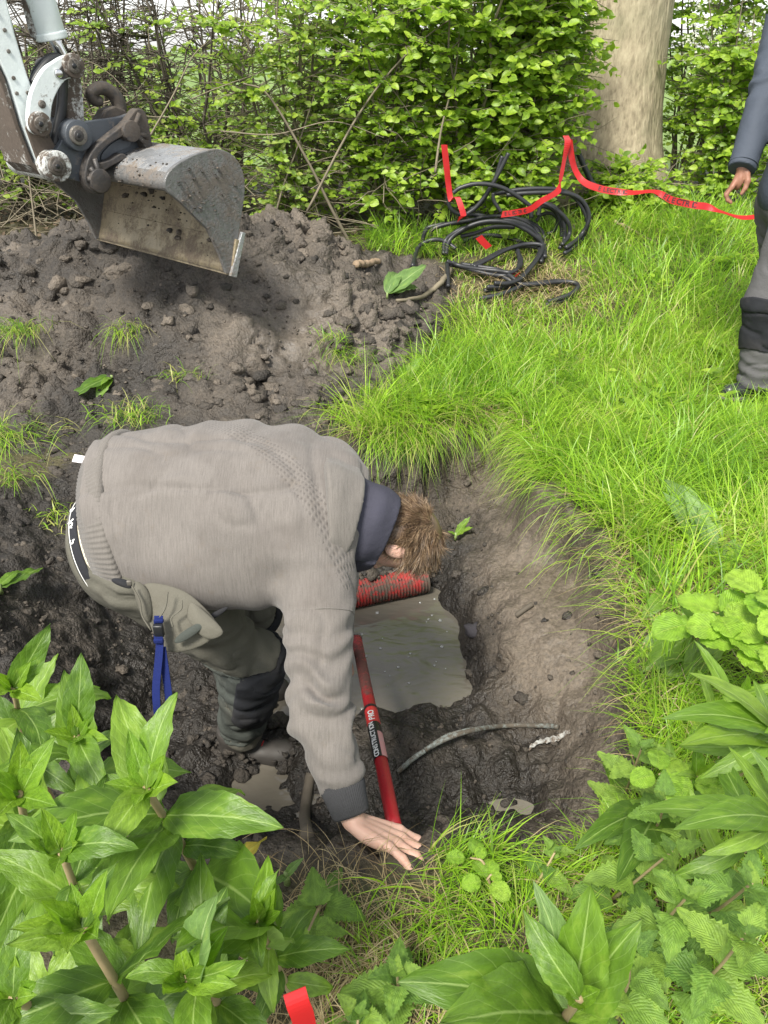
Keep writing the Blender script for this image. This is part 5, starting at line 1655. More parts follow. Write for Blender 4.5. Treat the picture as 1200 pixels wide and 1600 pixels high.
def leaf_mesh(name, mat, *a, **kw):
    v, f, uv = leaf_arrays(*a, **kw)
    me = mesh_np(name, v, f, mat)
    ul = me.uv_layers.new(name='UVMap')
    li = np.empty(len(me.loops), np.int32); me.loops.foreach_get('vertex_index', li)
    ul.data.foreach_set('uv', uv[li].astype(np.float32).ravel())
    return me
def sh_lance(t): return np.clip(np.sin(np.pi * np.clip(t, 0, 1) ** .72) ** .85, .0, 1) + .03 * (1 - t)
def sh_ovate(t): return np.clip(np.sin(np.pi * t ** .80) ** .75, 0, 1) + .02 * (1 - t)
def sh_nettle(t): return np.clip((1 - t) ** .75 * np.minimum(1, (t + .02) * 7) ** .5, 0, 1) * 1.15
def sh_round(t): return np.clip(np.sin(np.pi * t ** .92) ** .55, 0, 1)
def place(o, pos, d, up, s):
    d = np.asarray(d, float); d = d / np.linalg.norm(d)
    up = np.asarray(up, float); x = np.cross(d, up); x /= np.linalg.norm(x) + 1e-9
    z = np.cross(x, d)
    o.matrix_local = Matrix([[x[0] * s, d[0] * s, z[0] * s, pos[0]], [x[1] * s, d[1] * s, z[1] * s, pos[1]], [x[2] * s, d[2] * s, z[2] * s, pos[2]], [0, 0, 0, 1]])

def merged_leaves(name, mat, pos, d, up, ln, wd, parent=None, fold=.25, seed=0, rnd=None):
    """many small leaves in one mesh, 8 vertices each"""
    r = np.random.default_rng(seed); n = len(pos)
    d = d / (np.linalg.norm(d, axis=1)[:, None] + 1e-9)
    x = np.cross(d, up); x /= np.linalg.norm(x, axis=1)[:, None] + 1e-9
    z = np.cross(x, d)
    ln = np.broadcast_to(ln, (n,)); wd = np.broadcast_to(wd, (n,))
    cu = r.uniform(.05, .35, n)
    def pt(ty, tx, lift): return pos + d * (ty * ln)[:, None] + x * (tx * wd)[:, None] + z * ((lift * wd) - cu * ln * ty * ty)[:, None]
    o1 = np.ones(n)
    P = [pt(0 * o1, 0, 0 * o1), pt(.34 * o1, 0, 0 * o1), pt(.70 * o1, 0, 0 * o1), pt(1.0 * o1, 0, 0 * o1),
         pt(.30 * o1, -.5, fold * .5 * o1), pt(.66 * o1, -.40, fold * .4 * o1), pt(.30 * o1, .5, fold * .5 * o1), pt(.66 * o1, .40, fold * .4 * o1)]
    VV = np.stack(P, 1).reshape(-1, 3)
    b = (np.arange(n) * 8)[:, None]
    tri = np.concatenate([b + np.array([[0, 1, 4]]), b + np.array([[0, 6, 1]]), b + np.array([[2, 3, 5]]), b + np.array([[2, 7, 3]])])
    qd = np.concatenate([b + np.array([[1, 2, 5, 4]]), b + np.array([[1, 6, 7, 2]])])
    me = mesh_np(name, VV, [tri, qd], mat)
    set_attr(me, 'rnd', np.repeat(r.random(n) if rnd is None else rnd, 8))
    o = obj(name, me, parent); return o
def merged_tubes(name, mat, paths, radii, parent=None, n=5):
    VV = []; FF = []; k = 0
    for P, rr in zip(paths, radii):
        v, f = tube_geo(P, rr, n, False)
        VV.append(v); FF.append(np.array(f) + k); k += len(v)
    return obj(name, mesh_np(name, np.concatenate(VV), np.concatenate(FF), mat), parent)

SHRUB_LEAVES = [leaf_mesh('leaf', M_SHRUB, 1, .62, .22, c, 6, sh_ovate, 0, .02, s, 2) for s, c in enumerate((.1, .3, .5, .7, .9))]

def shrub(x, y, height, spread, label, seed, n_stem=7, twigs=9, pairs=6, leaf=.065, mat=M_FOLIAGE, named=120, bare=.25, thin_top=0.0, low=.2,
          stem_mat=M_TWIG, group='shrubs of the hedge', front=True, lean=0.0):
    r = np.random.default_rng(seed)
    g = float(ground_at(x, y)) - .02
    O = V3(x, y, g)
    root = empty('hedge_shrub', tuple(O)); tag(root, label, 'shrub', group)
    paths = []; rad = []; tp = []; tr = []; LP = []; LD = []; LU = []
    for i in range(n_stem):
        a = r.random() * 6.283; h = height * r.uniform(.75, 1.05); s = spread * r.uniform(.25, 1.0)
        b = np.array([math.cos(a), math.sin(a), 0]); st = b * r.uniform(.0, .18) * spread
        p = np.array([st + b * s * (t ** 1.4) * .9 + V3(lean * t, 0, h * t) + r.normal(0, .022, 3) * (t > 0) for t in np.linspace(0, 1, 9)])
        paths.append(p); rad.append(np.linspace(.016 * r.uniform(.6, 1.3), .004, 9))
        for k in range(int(twigs * 3.3)):
            t = r.uniform(low, 1) ** .8
            q = p[min(8, int(t * 8))]
            aa = r.random() * 6.283
            dv = V3(math.cos(aa), math.sin(aa), r.uniform(-.15, .75)); dv += b * .5
            if front: dv += V3(0, -.45, 0)
            dv /= np.linalg.norm(dv)
            L_ = r.uniform(.18, .48) * (1.15 - .4 * t)
            tt = np.linspace(0, 1, 5)
            tw = q + dv * (tt * L_)[:, None] + V3(0, 0, -.10 * L_) * (tt ** 2)[:, None] + r.normal(0, .008, (5, 3)) * tt[:, None]
            tp.append(tw); tr.append(np.linspace(.0045, .0016, 5))
            if r.random() < bare: continue
            if thin_top and t > .50 and r.random() < thin_top: continue
            m = r.integers(max(2, pairs - 1), pairs + 3)
            for j in range(m):
                u_ = (j + 1) / m
                c = tw[0] + (tw[-1] - tw[0]) * u_ + V3(0, 0, -.10 * L_ * u_ * u_)
                sidev = np.cross(dv, V3(0, 0, 1)); sidev /= np.linalg.norm(sidev) + 1e-6
                for s_ in (-1, 1):
                    d_ = dv * .55 + sidev * s_ * .8 + r.normal(0, .28, 3); LP.append(c); LD.append(d_)
                    LU.append(V3(0, -.75, .75) + r.normal(0, .38, 3))
    merged_tubes('stems', stem_mat, paths, rad, root, 6)
    tag(merged_tubes('twigs', stem_mat, tp, tr, root, 4), kind='stuff')
    LP = np.array(LP); LD = np.array(LD); LU = np.array(LU)
    ln = leaf * .78 * r.uniform(.40, 1.2, len(LP))
    # largest-showing leaves become single objects
    wpos = LP + O
    vis = (np.abs(wpos[:, 0] / wpos[:, 1]) < .62)
    score = np.where(vis, np.linalg.norm(wpos - CAMP, axis=1) - ln * 8, 99)
    idx = np.argsort(score)[:named]; sel = np.zeros(len(LP), bool); sel[idx] = True
    sel &= vis
    for i in np.nonzero(sel)[0]:
        o = obj('leaf', SHRUB_LEAVES[r.integers(0, 5)], root); place(o, LP[i], LD[i], LU[i], ln[i])
    rest = ~sel
    f = merged_leaves('foliage', mat, LP[rest], LD[rest], LU[rest], ln[rest], ln[rest] * .6, root, seed=seed)
    tag(f, kind='stuff')
    return root

# front row of the hedge, from behind the excavator to the tree
bare_stuff = dict(mat=M_FOLIAGE_PALE, stem_mat=M_TWIG_DARK)
shrub(-3.75, 6.7, 2.1, .75, 'leafy grey green shrub behind the white excavator arm', 501, 10, 12, 5, .060, named=60, bare=.3, thin_top=.9, low=.1, **bare_stuff)
shrub(-3.0, 6.9, 2.05, .75, 'twiggy hedge shrub behind the lifting hook of the excavator', 502, 13, 15, 6, 0.066, named=60, bare=.36, thin_top=.95, low=.1, **bare_stuff)
shrub(-2.25, 6.8, 2.05, .75, 'twiggy hedge shrub with bare upper stems behind the bucket', 503, 13, 16, 6, 0.068, named=80, bare=.36, thin_top=.95, low=.1, **bare_stuff)
shrub(-1.5, 6.7, 2.05, .75, 'half bare hedge shrub behind the top of the soil heap', 504, 12, 17, 6, 0.070, named=100, bare=.36, thin_top=.75, low=.1, **bare_stuff)
shrub(-.75, 6.6, 2.05, .75, 'grey green hedge shrub behind the right slope of the heap', 505, 12, 17, 6, .066, named=200, bare=.3, low=.12, mat=M_FOLIAGE_PALE, stem_mat=M_TWIG)
shrub(-.05, 6.55, 2.1, .70, 'fresh green hedge shrub left of the upright red tape', 506, 11, 18, 6, .084, named=260, bare=.14, low=.12)
shrub(.62, 6.55, 2.1, .70, 'bright green leafy shrub behind the upright red tape', 507, 11, 18, 7, .094, named=290, bare=.10, low=.12)
shrub(1.04, 6.55, 2.15, .40, 'bright broad leaved shrub between the black cable coil and the tree trunk', 508, 11, 19, 7, .098, named=290, bare=.10, low=.10)
shrub(1.36, 6.75, 2.2, .16, 'slim broad leaved shrub growing up against the left side of the trunk', 509, 6, 12, 6, .090, named=160, bare=.08, low=.35)
# growth right of the trunk
shrub(2.12, 6.9, .42, .36, 'low bright green bush in front of the foot of the tree trunk', 510, 8, 12, 6, .085, named=240, bare=.06, low=.10)
shrub(3.05, 7.5, 1.6, .50, 'dense bright bush right of the trunk, in front of the white blossom', 511, 10, 15, 6, .085, named=240, bare=.05, low=.08)
shrub(3.7, 7.6, 1.7, .62, 'dense bush behind the standing worker', 512, 10, 14, 6, .080, named=120, bare=.05, low=.08)
bl = shrub(3.2, 9.0, 2.6, .9, 'tall dark green bush with clusters of white blossom', 513, 13, 18, 6, .075, named=60, bare=.03, low=.15)
shrub(4.4, 8.6, 2.6, .9, 'tall dark bush beside the blossoming one, behind the worker', 514, 12, 15, 6, .075, named=20, bare=.03, low=.15)
# second row, closes the hedge
for k, (x, y, tt_) in enumerate(((-5.0, 8.0, .97), (-4.1, 8.4, .97), (-3.2, 8.3, .97), (-2.3, 8.4, .97), (-1.4, 8.1, .85), (-.5, 8.1, .1), (.4, 8.0, 0), (1.2, 8.2, 0))):
    shrub(x, y, 2.2, .85, 'thin stemmed shrub of the hedge row behind the front shrubs', 530 + k, 12, 13, 5, .066, mat=M_FOLIAGE_PALE if k < 5 else M_FOLIAGE, named=0, bare=.3 if k < 4 else .1, thin_top=tt_, low=.05, stem_mat=M_TWIG_DARK, group='shrubs of the back hedge row', front=False)
# blossom clusters on the tall bush
r = np.random.default_rng(61); BP = []; BD = []
for (px, py) in ((1075, 65), (1098, 52), (1110, 80), (1115, 68), (1125, 75), (1080, 96), (1140, 108), (1150, 112), (1160, 120), (1135, 40), (1100, 5), (1180, 40), (1170, 60), (1185, 75), (1105, 60), (1155, 95), (1142, 135), (1130, 170), (1160, 40), (1090, 30)):
    c = at_y(px, py, 8.45)
    for _ in range(34):
        BP.append(c + r.normal(0, .05, 3)); BD.append(V3(0, -.6, .5) + r.normal(0, .7, 3))
BP = np.array(BP); BD = np.array(BD)
o = merged_leaves('blossom', M_BLOSSOM, BP - np.array(bl.location), BD, np.tile(V3(0, -.7, .7), (len(BP), 1)) + r.normal(0, .3, (len(BP), 3)), .024, .022, bl, seed=4); tag(o, kind='stuff')
# loose canes and dead twigs that cross the front of the hedge
cn = []; cr = []
def cane(pts, Y0, Y1, r0):
    P = [at_y(px, py, Y0 + (Y1 - Y0) * i / (len(pts) - 1)) for i, (px, py) in enumerate(pts)]
    o = MB(); o.tube(spline(P, 24), np.linspace(r0, r0 * .35, 24), 6)
    ob = o.build('dead_cane', M_TWIG)
    return ob
canes = [
    ([(555, 395), (520, 330), (480, 250), (420, 150), (380, 130)], 6.1, 5.9, .014, 'pale bare cane leaning over from the foot of the hedge towards the bucket'),
    ([(480, 330), (560, 180), (640, 80), (745, 0)], 6.0, 6.2, .010, 'long thin cane slanting up across the green hedge shrubs'),
    ([(680, 270), (690, 200), (712, 110), (720, 20)], 6.0, 6.3, .010, 'upright pale cane beside the upright red tape'),
    ([(420, 380), (440, 300), (470, 215), (500, 120)], 6.1, 6.3, .010, 'bare grey cane rising behind the top of the soil heap'),
    ([(60, 400), (52, 330), (40, 250), (10, 150)], 5.9, 6.1, .010, 'thin bare cane standing left of the soil heap under the arm'),
    ([(345, 205), (430, 210), (520, 190), (600, 215)], 6.0, 6.0, .006, 'thin dead twig lying almost level across the hedge'),
    ([(230, 220), (270, 150), (300, 90), (330, 60)], 5.9, 6.2, .007, 'thin arching twig rising above the bucket')]
for pts, a, b, rr, lab in canes:
    tag(cane(pts, a, b, rr), lab, 'cane', 'bare canes in the hedge')
# fine dead twigs, a tangle nobody could count
r = np.random.default_rng(71); tp = []; tr_ = []
for k in range(950):
    x = r.uniform(-4.2, 1.3); y = r.uniform(6.1, 7.6); z = float(ground_at(x, y)) + abs(r.normal(0, .45))
    a = r.random() * 6.28; d = V3(math.cos(a), math.sin(a) * .5, r.uniform(-.3, .9)); d /= np.linalg.norm(d)
    L_ = r.uniform(.2, .8); t = np.linspace(0, 1, 5)
    tp.append(V3(x, y, z) + d * (t * L_)[:, None] + r.normal(0, .03, (5, 3)) * t[:, None]); tr_.append(np.linspace(.0045, .0015, 5))
o = merged_tubes('twig_tangle', M_TWIG, tp, tr_, None, 4); tag(o, kind='stuff')
# leaf litter below the hedge
r = np.random.default_rng(72); n = 5200
x = r.uniform(-4.5, 2.2, n); y = r.uniform(5.6, 8.2, n); keepm = (y > 6.0 + .25 * vnoise(x * 2, 0, 0, 5)) | ((x < .1) & (y > 5.5))
x, y = x[keepm], y[keepm]; n = len(x)
M_DEADLEAF = mat_leaf('dead_leaf_brown', [(.045, .032, .022), (.085, .058, .036), (.14, .098, .06), (.06, .045, .032)], rough=.8, trans=.1, veins=False, obj_rand=False)
o = merged_leaves('leaf_litter', M_DEADLEAF, np.stack([x, y, ground_at(x, y) + .012 + .02 * r.random(n)], 1), np.stack([r.normal(size=n), r.normal(size=n), r.normal(0, .3, n)], 1),
                  np.tile(V3(0, 0, 1), (n, 1)) + r.normal(0, .5, (n, 3)), r.uniform(.03, .075, n), r.uniform(.02, .04, n), seed=6); tag(o, kind='stuff')

# ------------------------------------------------------------------ the tree
tb = at_y(942, 300, 7.75); tb = V3(tb[0], 7.75, float(ground_at(tb[0], 7.75)) - .05)
t1 = at_y(985, 0, 7.9)
tree = empty('tree', tuple(tb)); tag(tree, 'broad pale barked tree trunk leaning slightly right, ringed by bushes', 'tree')
dirt = (t1 - tb) / (t1[2] - tb[2])
def trunk_pt(z): return dirt * z + V3(.10, .05, 0) * max(0, z - 2) ** 1.2 * .3
zz = np.concatenate([np.linspace(0, 3, 46), np.linspace(3.2, 6.5, 14)])
n = 72; a = np.linspace(0, 2 * math.pi, n, endpoint=False)
VV = []
for z in zz:
    c = trunk_pt(z); R0 = .385 + .28 * math.exp(-z * 2.6) - .018 * z
    R0 = max(R0, .14)
    flare = 1 + .16 * math.exp(-z * 2.2) * np.cos(a * 5 + 1.0) + .035 * vnoise(np.cos(a) * 1.6, np.sin(a) * 1.6, z * .7, 9)
    rr_ = R0 * flare + .006 * fbm(np.cos(a) * 9, np.sin(a) * 9, z * 6, 3, 19)
    VV.append(np.stack([c[0] + rr_ * np.cos(a), c[1] + rr_ * np.sin(a), np.full(n, c[2])], 1))
VV = np.concatenate(VV); i = np.arange(n); j = (i + 1) % n
F = np.concatenate([np.stack([k * n + i, k * n + j, (k + 1) * n + j, (k + 1) * n + i], 1) for k in range(len(zz) - 1)])
obj('trunk', mesh_np('trunk', VV, F, M_BARK), tree)
r = np.random.default_rng(81); CPp = []; CD = []
for k in range(9):
    z0 = r.uniform(3.6, 6.3); a0 = k * 2.4 + r.random(); L_ = r.uniform(1.8, 3.0)
    t = np.linspace(0, 1, 10)
    P = trunk_pt(z0) + np.stack([np.cos(a0) * t * L_, np.sin(a0) * t * L_, t * L_ * .75 + .1 * np.sin(t * 6)], 1)
    m = MB(); m.tube(P, np.linspace(.11, .02, 10), 8); m.build('limb', M_BARK, tree)
    for _ in range(420):
        q = P[r.integers(4, 10)] + r.normal(0, .42, 3); CPp.append(q); CD.append(r.normal(size=3))
CPp = np.array(CPp); CD = np.array(CD)
o = merged_leaves('crown', M_FOLIAGE, CPp, CD, np.tile(V3(0, 0, 1), (len(CPp), 1)) + r.normal(0, .5, (len(CPp), 3)), .09, .07, tree, seed=8); tag(o, kind='stuff')
# far field edge: low bank of trees on the horizon
r = np.random.default_rng(91)
for k in range(8):
    x = -160 + k * 20 + r.uniform(-6, 6); y = r.uniform(260, 330); h = r.uniform(2.5, 4.5)
    t = empty('field_tree', (x, y, 0)); tag(t, 'far hazy tree on the edge of the field behind the hedge', 'tree', 'trees on the far field edge')
    m = MB(); m.tube([(0, 0, 0), (0, 0, h * .5)], [.3, .2], 6); m.build('trunk', M_TWIG_DARK, t)
    u = r.normal(size=(260, 3)); u /= np.linalg.norm(u, axis=1)[:, None]
    P = V3(0, 0, h * .6) + u * np.array([h * 1.1, h, h * .42]) * r.uniform(.5, 1, (260, 1))
    o = merged_leaves('crown', M_FOLIAGE_PALE, P, r.normal(size=(260, 3)), np.tile(V3(0, 0, 1), (260, 1)) + r.normal(0, .5, (260, 3)), .9, .8, t, seed=k); tag(o, kind='stuff')
# ------------------------------------------------------------------ cables, tape, pipes, tools
def gp(px, py, lift=.0, ymax=None, it=12):
    """photo pixel on the terrain, raised by lift; not farther than ymax"""
    h = 0.1
    for _ in range(it):
        p = at_h(px, py, min(h + lift, CAM_H - .05))
        if p[1] > 40: break
        h = .5 * h + .5 * float(surf_at(p[0], min(p[1], 30)))
    if ymax is not None and p[1] > ymax: p = at_y(px, py, ymax)
    return p
def zc(x, y): return 640 + x / 4.138, 210 + y / 4.138
paths = [
    [(280, 380), (330, 345), (430, 320), (550, 330), (660, 375), (790, 470)],
    [(640, 120), (570, 260), (500, 380), (430, 470), (370, 515)],
    [(600, 140), (560, 270), (520, 350), (455, 450), (380, 490)],
    [(540, 385), (700, 358), (850, 350), (980, 362), (1070, 412), (1130, 500), (1150, 590), (1110, 680), (1050, 735), (1000, 770)],
    [(90, 665), (110, 610), (190, 585), (330, 570), (470, 545), (620, 540), (760, 560), (850, 620), (872, 700), (860, 810)],
    [(220, 775), (230, 690), (300, 630), (400, 590), (520, 570), (650, 572), (740, 600), (810, 660), (850, 740), (846, 820)],
    [(235, 760), (250, 690), (330, 630), (430, 585), (540, 560), (670, 560), (770, 600), (830, 660), (868, 740), (850, 825)],
    [(785, 540), (800, 462), (880, 447), (960, 490), (1000, 580), (1000, 680), (972, 735)],
    [(770, 520), (790, 480), (870, 465), (940, 500), (980, 590), (985, 660)],
    [(820, 560), (850, 520), (910, 510), (955, 550), (935, 620), (890, 645)],
    [(240, 820), (300, 842), (420, 880), (520, 905), (620, 912), (700, 872), (722, 812), (690, 750)],
    [(400, 852), (500, 802), (600, 752), (700, 727), (800, 725), (842, 742), (822, 802), (762, 880), (700, 940), (600, 980), (500, 988)],
    [(780, 860), (740, 920), (690, 965), (600, 995), (480, 1010)],
    [(260, 840), (400, 870), (520, 890), (620, 930), (700, 968), (850, 958), (960, 948), (1050, 960), (1082, 1000), (1020, 1060), (940, 1090), (880, 1102)],
    [(450, 1062), (560, 1042), (650, 1012), (720, 980)],
    [(20, 850), (40, 770), (70, 715), (150, 682), (225, 690), (300, 740)],
    [(80, 720), (92, 650), (120, 600)],
    [(242, 830), (246, 900), (250, 985)],
    [(350, 690), (470, 655), (600, 660), (700, 690), (770, 720)],
    [(250, 400), (260, 470), (320, 515), (430, 520), (560, 545), (700, 560)],
    [(540, 380), (545, 430), (590, 500)],
    [(330, 660), (420, 640), (540, 600), (680, 600)]]
mb = MB()
for k, pth in enumerate(paths):
    P = []
    for i, (x, y) in enumerate(pth):
        px, py = zc(x, y)
        q = gp(px, py, .05 + .012 * (k % 4), 5.85 + .05 * (k % 5))
        P.append(q)
    P = spline(P, len(P) * 9)
    mb.tube(P, .0155 if k not in (9, 20) else .013, 9)
    if k in (3, 4, 5, 7, 10, 11, 13):
        s_ = np.linspace(0, 1, len(P))[:, None]
        c_ = P.mean(0); Q = c_ + (P - c_) * (.86 + .05 * (k % 3)) + V3(.02, -.02, .012) + .02 * np.sin(s_ * 9 + k) * V3(1, .4, .6)
        mb.tube(Q, .0155, 9)
co_ = gp(800, 400, 0, 6)
o = mb.build('cable_coil', M_CABLE, origin=tuple(co_))
tag(o, 'heap of tangled black cable loops lying on the grass at the hedge', 'cable')
# dark cable passing behind the trunk foot
m = MB(); m.tube(spline([at_y(904, 240, 6.6), at_y(915, 265, 6.6), at_y(925, 285, 6.6), at_y(935, 295, 6.5)], 20), .022, 8)
tag(m.build('cable', M_CABLE, origin=tuple(at_y(904, 240, 6.6))), 'short visible length of black cable in front of the tree trunk', 'cable')
# cable stubs in the grass near the standing worker
for pts, lab in (([(1012, 608), (1035, 622), (1062, 640)], 'short black cable end in the grass beside the standing worker'), ([(1118, 668), (1130, 682), (1140, 694)], 'stubby black cable piece lying in the flattened grass')):
    P = [gp(x, y, .05) for x, y in pts]; m = MB(); m.tube(spline(P, 14), .016, 8); tag(m.build('cable', M_CABLE, origin=tuple(P[0])), lab, 'cable')

def tape(name, pix, width, sides, label, org=None, n=60):
    P = spline(np.array([p for p in pix]), n)
    S = spline(np.array(sides), n)
    o = ribbon(name, P, width, S, M_TAPE, None, P[0], .0008)
    o.location = tuple(P[0])
    tag(o, label, 'tape', 'red warning tape'); return o, P, S
TY = 5.85
up = V3(0, .1, 1); rt = V3(1, 0, 0)
t1_, _, _ = tape('warning_tape', [at_y(694, 226, TY), at_y(698, 262, TY), at_y(701, 290, TY), at_y(705, 312, TY - .03), at_y(714, 308, TY - .05), at_y(720, 322, TY - .08), at_y(724, 338, TY - .1), at_y(716, 343, TY - .12)], .043,
             [rt, rt, V3(1, .3, 0), V3(.8, .3, .5), rt, rt, V3(1, .3, .3), V3(.3, 0, 1)], 'upright red tape strip hanging in the shrub left of the cable coil')
t2_, P2, S2 = tape('warning_tape', [at_y(784, 335, TY - .1), at_y(806, 332, TY - .1), at_y(828, 327, TY - .08), at_y(846, 314, TY - .06), at_y(872, 298, TY), at_y(877, 275, TY + .05), at_y(882, 248, TY + .1), at_y(887, 222, TY + .12), at_y(884, 212, TY + .14)], .043,
             [V3(.2, .1, 1), V3(.1, .1, 1), V3(-.2, 0, 1), V3(-.6, 0, .7), V3(-.7, 0, .6), V3(1, .8, .2), V3(1, .8, .1), rt, rt], 'red tape lying over the cable coil and looping up into the shrub by the trunk')
t3_, P3, S3_ = tape('warning_tape', [at_y(889, 218, TY + .15), at_y(893, 245, TY + .15), at_y(899, 266, TY + .15), at_y(912, 284, TY + .12), at_y(935, 294, TY + .1), at_y(960, 299, TY + .08), at_y(990, 301, TY + .06), at_y(1018, 299, TY + .05),
             at_y(1036, 305, TY), at_y(1048, 312, TY - .04), at_y(1068, 317, TY - .08), at_y(1088, 321, TY - .1), at_y(1105, 323, TY - .1), at_y(1128, 331, TY - .12), at_y(1160, 340, TY - .15), at_y(1200, 336, TY - .2), at_y(1260, 330, TY - .3)], .048,
             [rt, V3(1, .3, .2), V3(1, .6, .4), V3(.3, .4, 1), V3(.1, .25, 1), V3(.0, .35, 1), V3(0, .9, .5), V3(0, 1, .35), V3(.1, .3, 1), V3(.15, .05, 1), V3(.1, .05, 1), V3(0, .4, 1), V3(.0, .4, 1), V3(0, 1, .3), V3(0, .9, .4), V3(0, .8, .5), up], 'long red tape printed in black sagging from the tree trunk to the worker', n=150)
def tape_text(parent, P, S, f0, body, size, flip=False):
    """print laid on the tape: every letter a flat piece on its surface"""
    seg = np.linalg.norm(np.diff(P, axis=0), axis=1); s = np.concatenate([[0], np.cumsum(seg)])
    _s = P - CAMP; _px = 600 + FPX * _s[:, 0] / (_s @ V3(0, CP, -SP))
    x = s[int(np.argmin(np.abs(_px - f0)))]
    for ch in body:
        i = int(np.clip(np.searchsorted(s, x), 1, len(P) - 2))
        T = P[i + 1] - P[i - 1]; T /= np.linalg.norm(T); U = S[i] - T * np.dot(S[i], T); U /= np.linalg.norm(U)
        Nn = np.cross(T, U)
        if np.dot(Nn, CAMP - P[i]) < 0:
            Nn = -Nn
            if np.dot(U, V3(0, 0, 1)) < 0: U = -U; 
            T = np.cross(U, Nn)
        key = ('tp', ch, size)
        if key not in txt:
            txt[key] = text_mesh(ch, size); txt[key].materials.append(M_PRINT)
        o = obj('printed_letter', txt[key], parent)
        pos = P[i] + Nn * .0018 - np.array(parent.location)
        o.matrix_local = Matrix([[T[0], U[0], Nn[0], pos[0]], [T[1], U[1], Nn[1], pos[1]], [T[2], U[2], Nn[2], pos[2]], [0, 0, 0, 1]])
        x += size * (.66 if ch not in 'I' else .34)
tape_text(t3_, P3, S3_, 1040, 'ELECTRIC', .050)
tape_text(t3_, P3, S3_, 938, 'ELECTRIC', .040)
tape_text(t2_, P2, S2, 790, 'ELECTRIC', .032)
# torn tape bits
for px, pts, lab in ((0, [(748, 370), (755, 378), (764, 387)], 'short torn strip of red tape in the dry grass under the coil'), (1, [(795, 440), (802, 434), (808, 428)], 'tiny red tape end under the lowest cable loops')):
    P = [gp(x, y, .06, 5.7) for x, y in pts]
    o, _, _ = tape('warning_tape', P, .05, [V3(.8, 0, .5)] * 3, lab, n=10)
P = [at(460, 1548, .86), at(466, 1570, .86), at(474, 1592, .87), at(482, 1640, .90)]
tape('warning_tape', P, .026, [V3(1, .3, .2)] * 4, 'bright red tape end sticking up between the foreground leaves', n=12)
# stick under the hedge and branch across the dry grass
for pts, r0, r1, lab, mat in (([(556, 412), (575, 411), (592, 408)], .024, .018, 'short pale brown stick lying at the edge of the heap', M_DEADWOOD),
                              ([(704, 422), (690, 440), (672, 456), (650, 466), (620, 470)], .022, .010, 'forked brown branch lying beside the black cable', M_TWIG),
                              ([(960, 345), (985, 358), (1010, 372), (1024, 378)], .012, .006, 'bare pale branch in the grass below the red tape', M_DEADWOOD),
                              ([(974, 352), (980, 372), (985, 385)], .010, .005, 'small bare twig in the grass under the red tape', M_DEADWOOD)):
    P = [gp(x, y, .04, 6.2) for x, y in pts]; m = MB(); m.tube(spline(P, 20) + rng.normal(0, .004, (20, 3)), np.linspace(r0, r1, 20), 8)
    tag(m.build('fallen_branch', mat, origin=tuple(P[0])), lab, 'branch')

# ---- red ribbed duct pipe in the far wall of the pit
a = at(530, 920, 3.36); b = at(640, 896, 3.45)
a[2] = b[2] = -.445
ax = (b - a) / np.linalg.norm(b - a); L_ = np.linalg.norm(b - a)
a = a - ax * .12; L_ += .20
ns = 230; tt = np.linspace(0, L_, ns)
rad = .058 + .0035 * np.clip(np.sin(tt * 2 * math.pi / .0145) * 2.2, -1, 1)
m = MB(); m.tube(a + ax * tt[:, None], rad, 28)
pipe = m.build('ribbed_pipe', M_REDPIPE, origin=tuple(a)); set_attr(pipe.data, 'grime', (.15 + .55 * sstep(.35, .60, np.repeat(tt, 28))))
tag(pipe, 'red ribbed plastic duct pipe half buried in mud at the water', 'pipe')
pts = []; sz = []
for k in range(130):
    t = rng.uniform(.05, L_ + .05); q = rng.uniform(-1.0, 2.4)
    pts.append(a + ax * t + V3(0, -math.cos(q) * .0, 0) + V3(0, .06 * math.sin(q) + .03, .056 * math.cos(q) - .005) + rng.normal(0, .012, 3)); sz.append(np.clip(.007 * (rng.pareto(2) + 1), .006, .03))
pts = [p for p in pts if p[1] > a[1] + .02 or p[0] > .18]
o = clods('mud_on_pipe', np.array(pts), sz[:len(pts)], M_CLOD, 14); tag(o, kind='stuff')

# ---- red tubular tool handle lying from the rim into the pool
A_ = at(617, 1296, 1.95); B_ = at(557, 998, 2.90)
dv = (B_ - A_) / np.linalg.norm(B_ - A_); Lh = np.linalg.norm(B_ - A_)
root = empty('tool_handle', tuple(A_)); tag(root, 'red tubular tool handle with black sticker lying from the hand into the water', 'tool handle')
m = MB(); m.tube(np.array([dv * t for t in np.linspace(0, Lh, 30)]), .0195, 22)
o = m.build('tube', M_REDTUBE, root); set_attr(o.data, 'grime', np.repeat(sstep(.50, .64, np.linspace(0, Lh, 30) / Lh) * .55 - .1, 22))
m = MB(); m.tube(np.array([dv * t for t in (Lh - .004, Lh + .008, Lh + .016, Lh + .018)]), [.0225, .0225, .020, .008], 22)
o = m.build('end_cap', M_PIN, root, bevel=.002); set_attr(o.data, 'grime', np.full(len(o.data.vertices), .1))
def along(px, py):       # distance along the handle of a photo pixel row
    best = min(np.linspace(0, Lh, 400), key=lambda t: abs((lambda p: 800 + FPX * ((p - CAMP) @ V3(0, -SP, -CP)) / ((p - CAMP) @ V3(0, CP, -SP)))(A_ + dv * t) - py))
    return best
s0, s1, s2, s3 = along(0, 1190), along(0, 1150), along(0, 1135), along(0, 1112)
def sleeve(name, t0, t1, mat, rr=.0212):
    m = MB(); m.tube(np.array([dv * t for t in np.linspace(t0, t1, 4)]), rr, 22, False); o = m.build(name, mat, root); set_attr(o.data, 'grime', np.zeros(len(o.data.vertices))); return o
st1 = sleeve('sticker', s0, s2, M_STICKER_B); st2 = sleeve('sticker', s2, s3, M_STICKER)
sleeve('collar', s3, s3 + .012, M_BUCKLE, .0225)
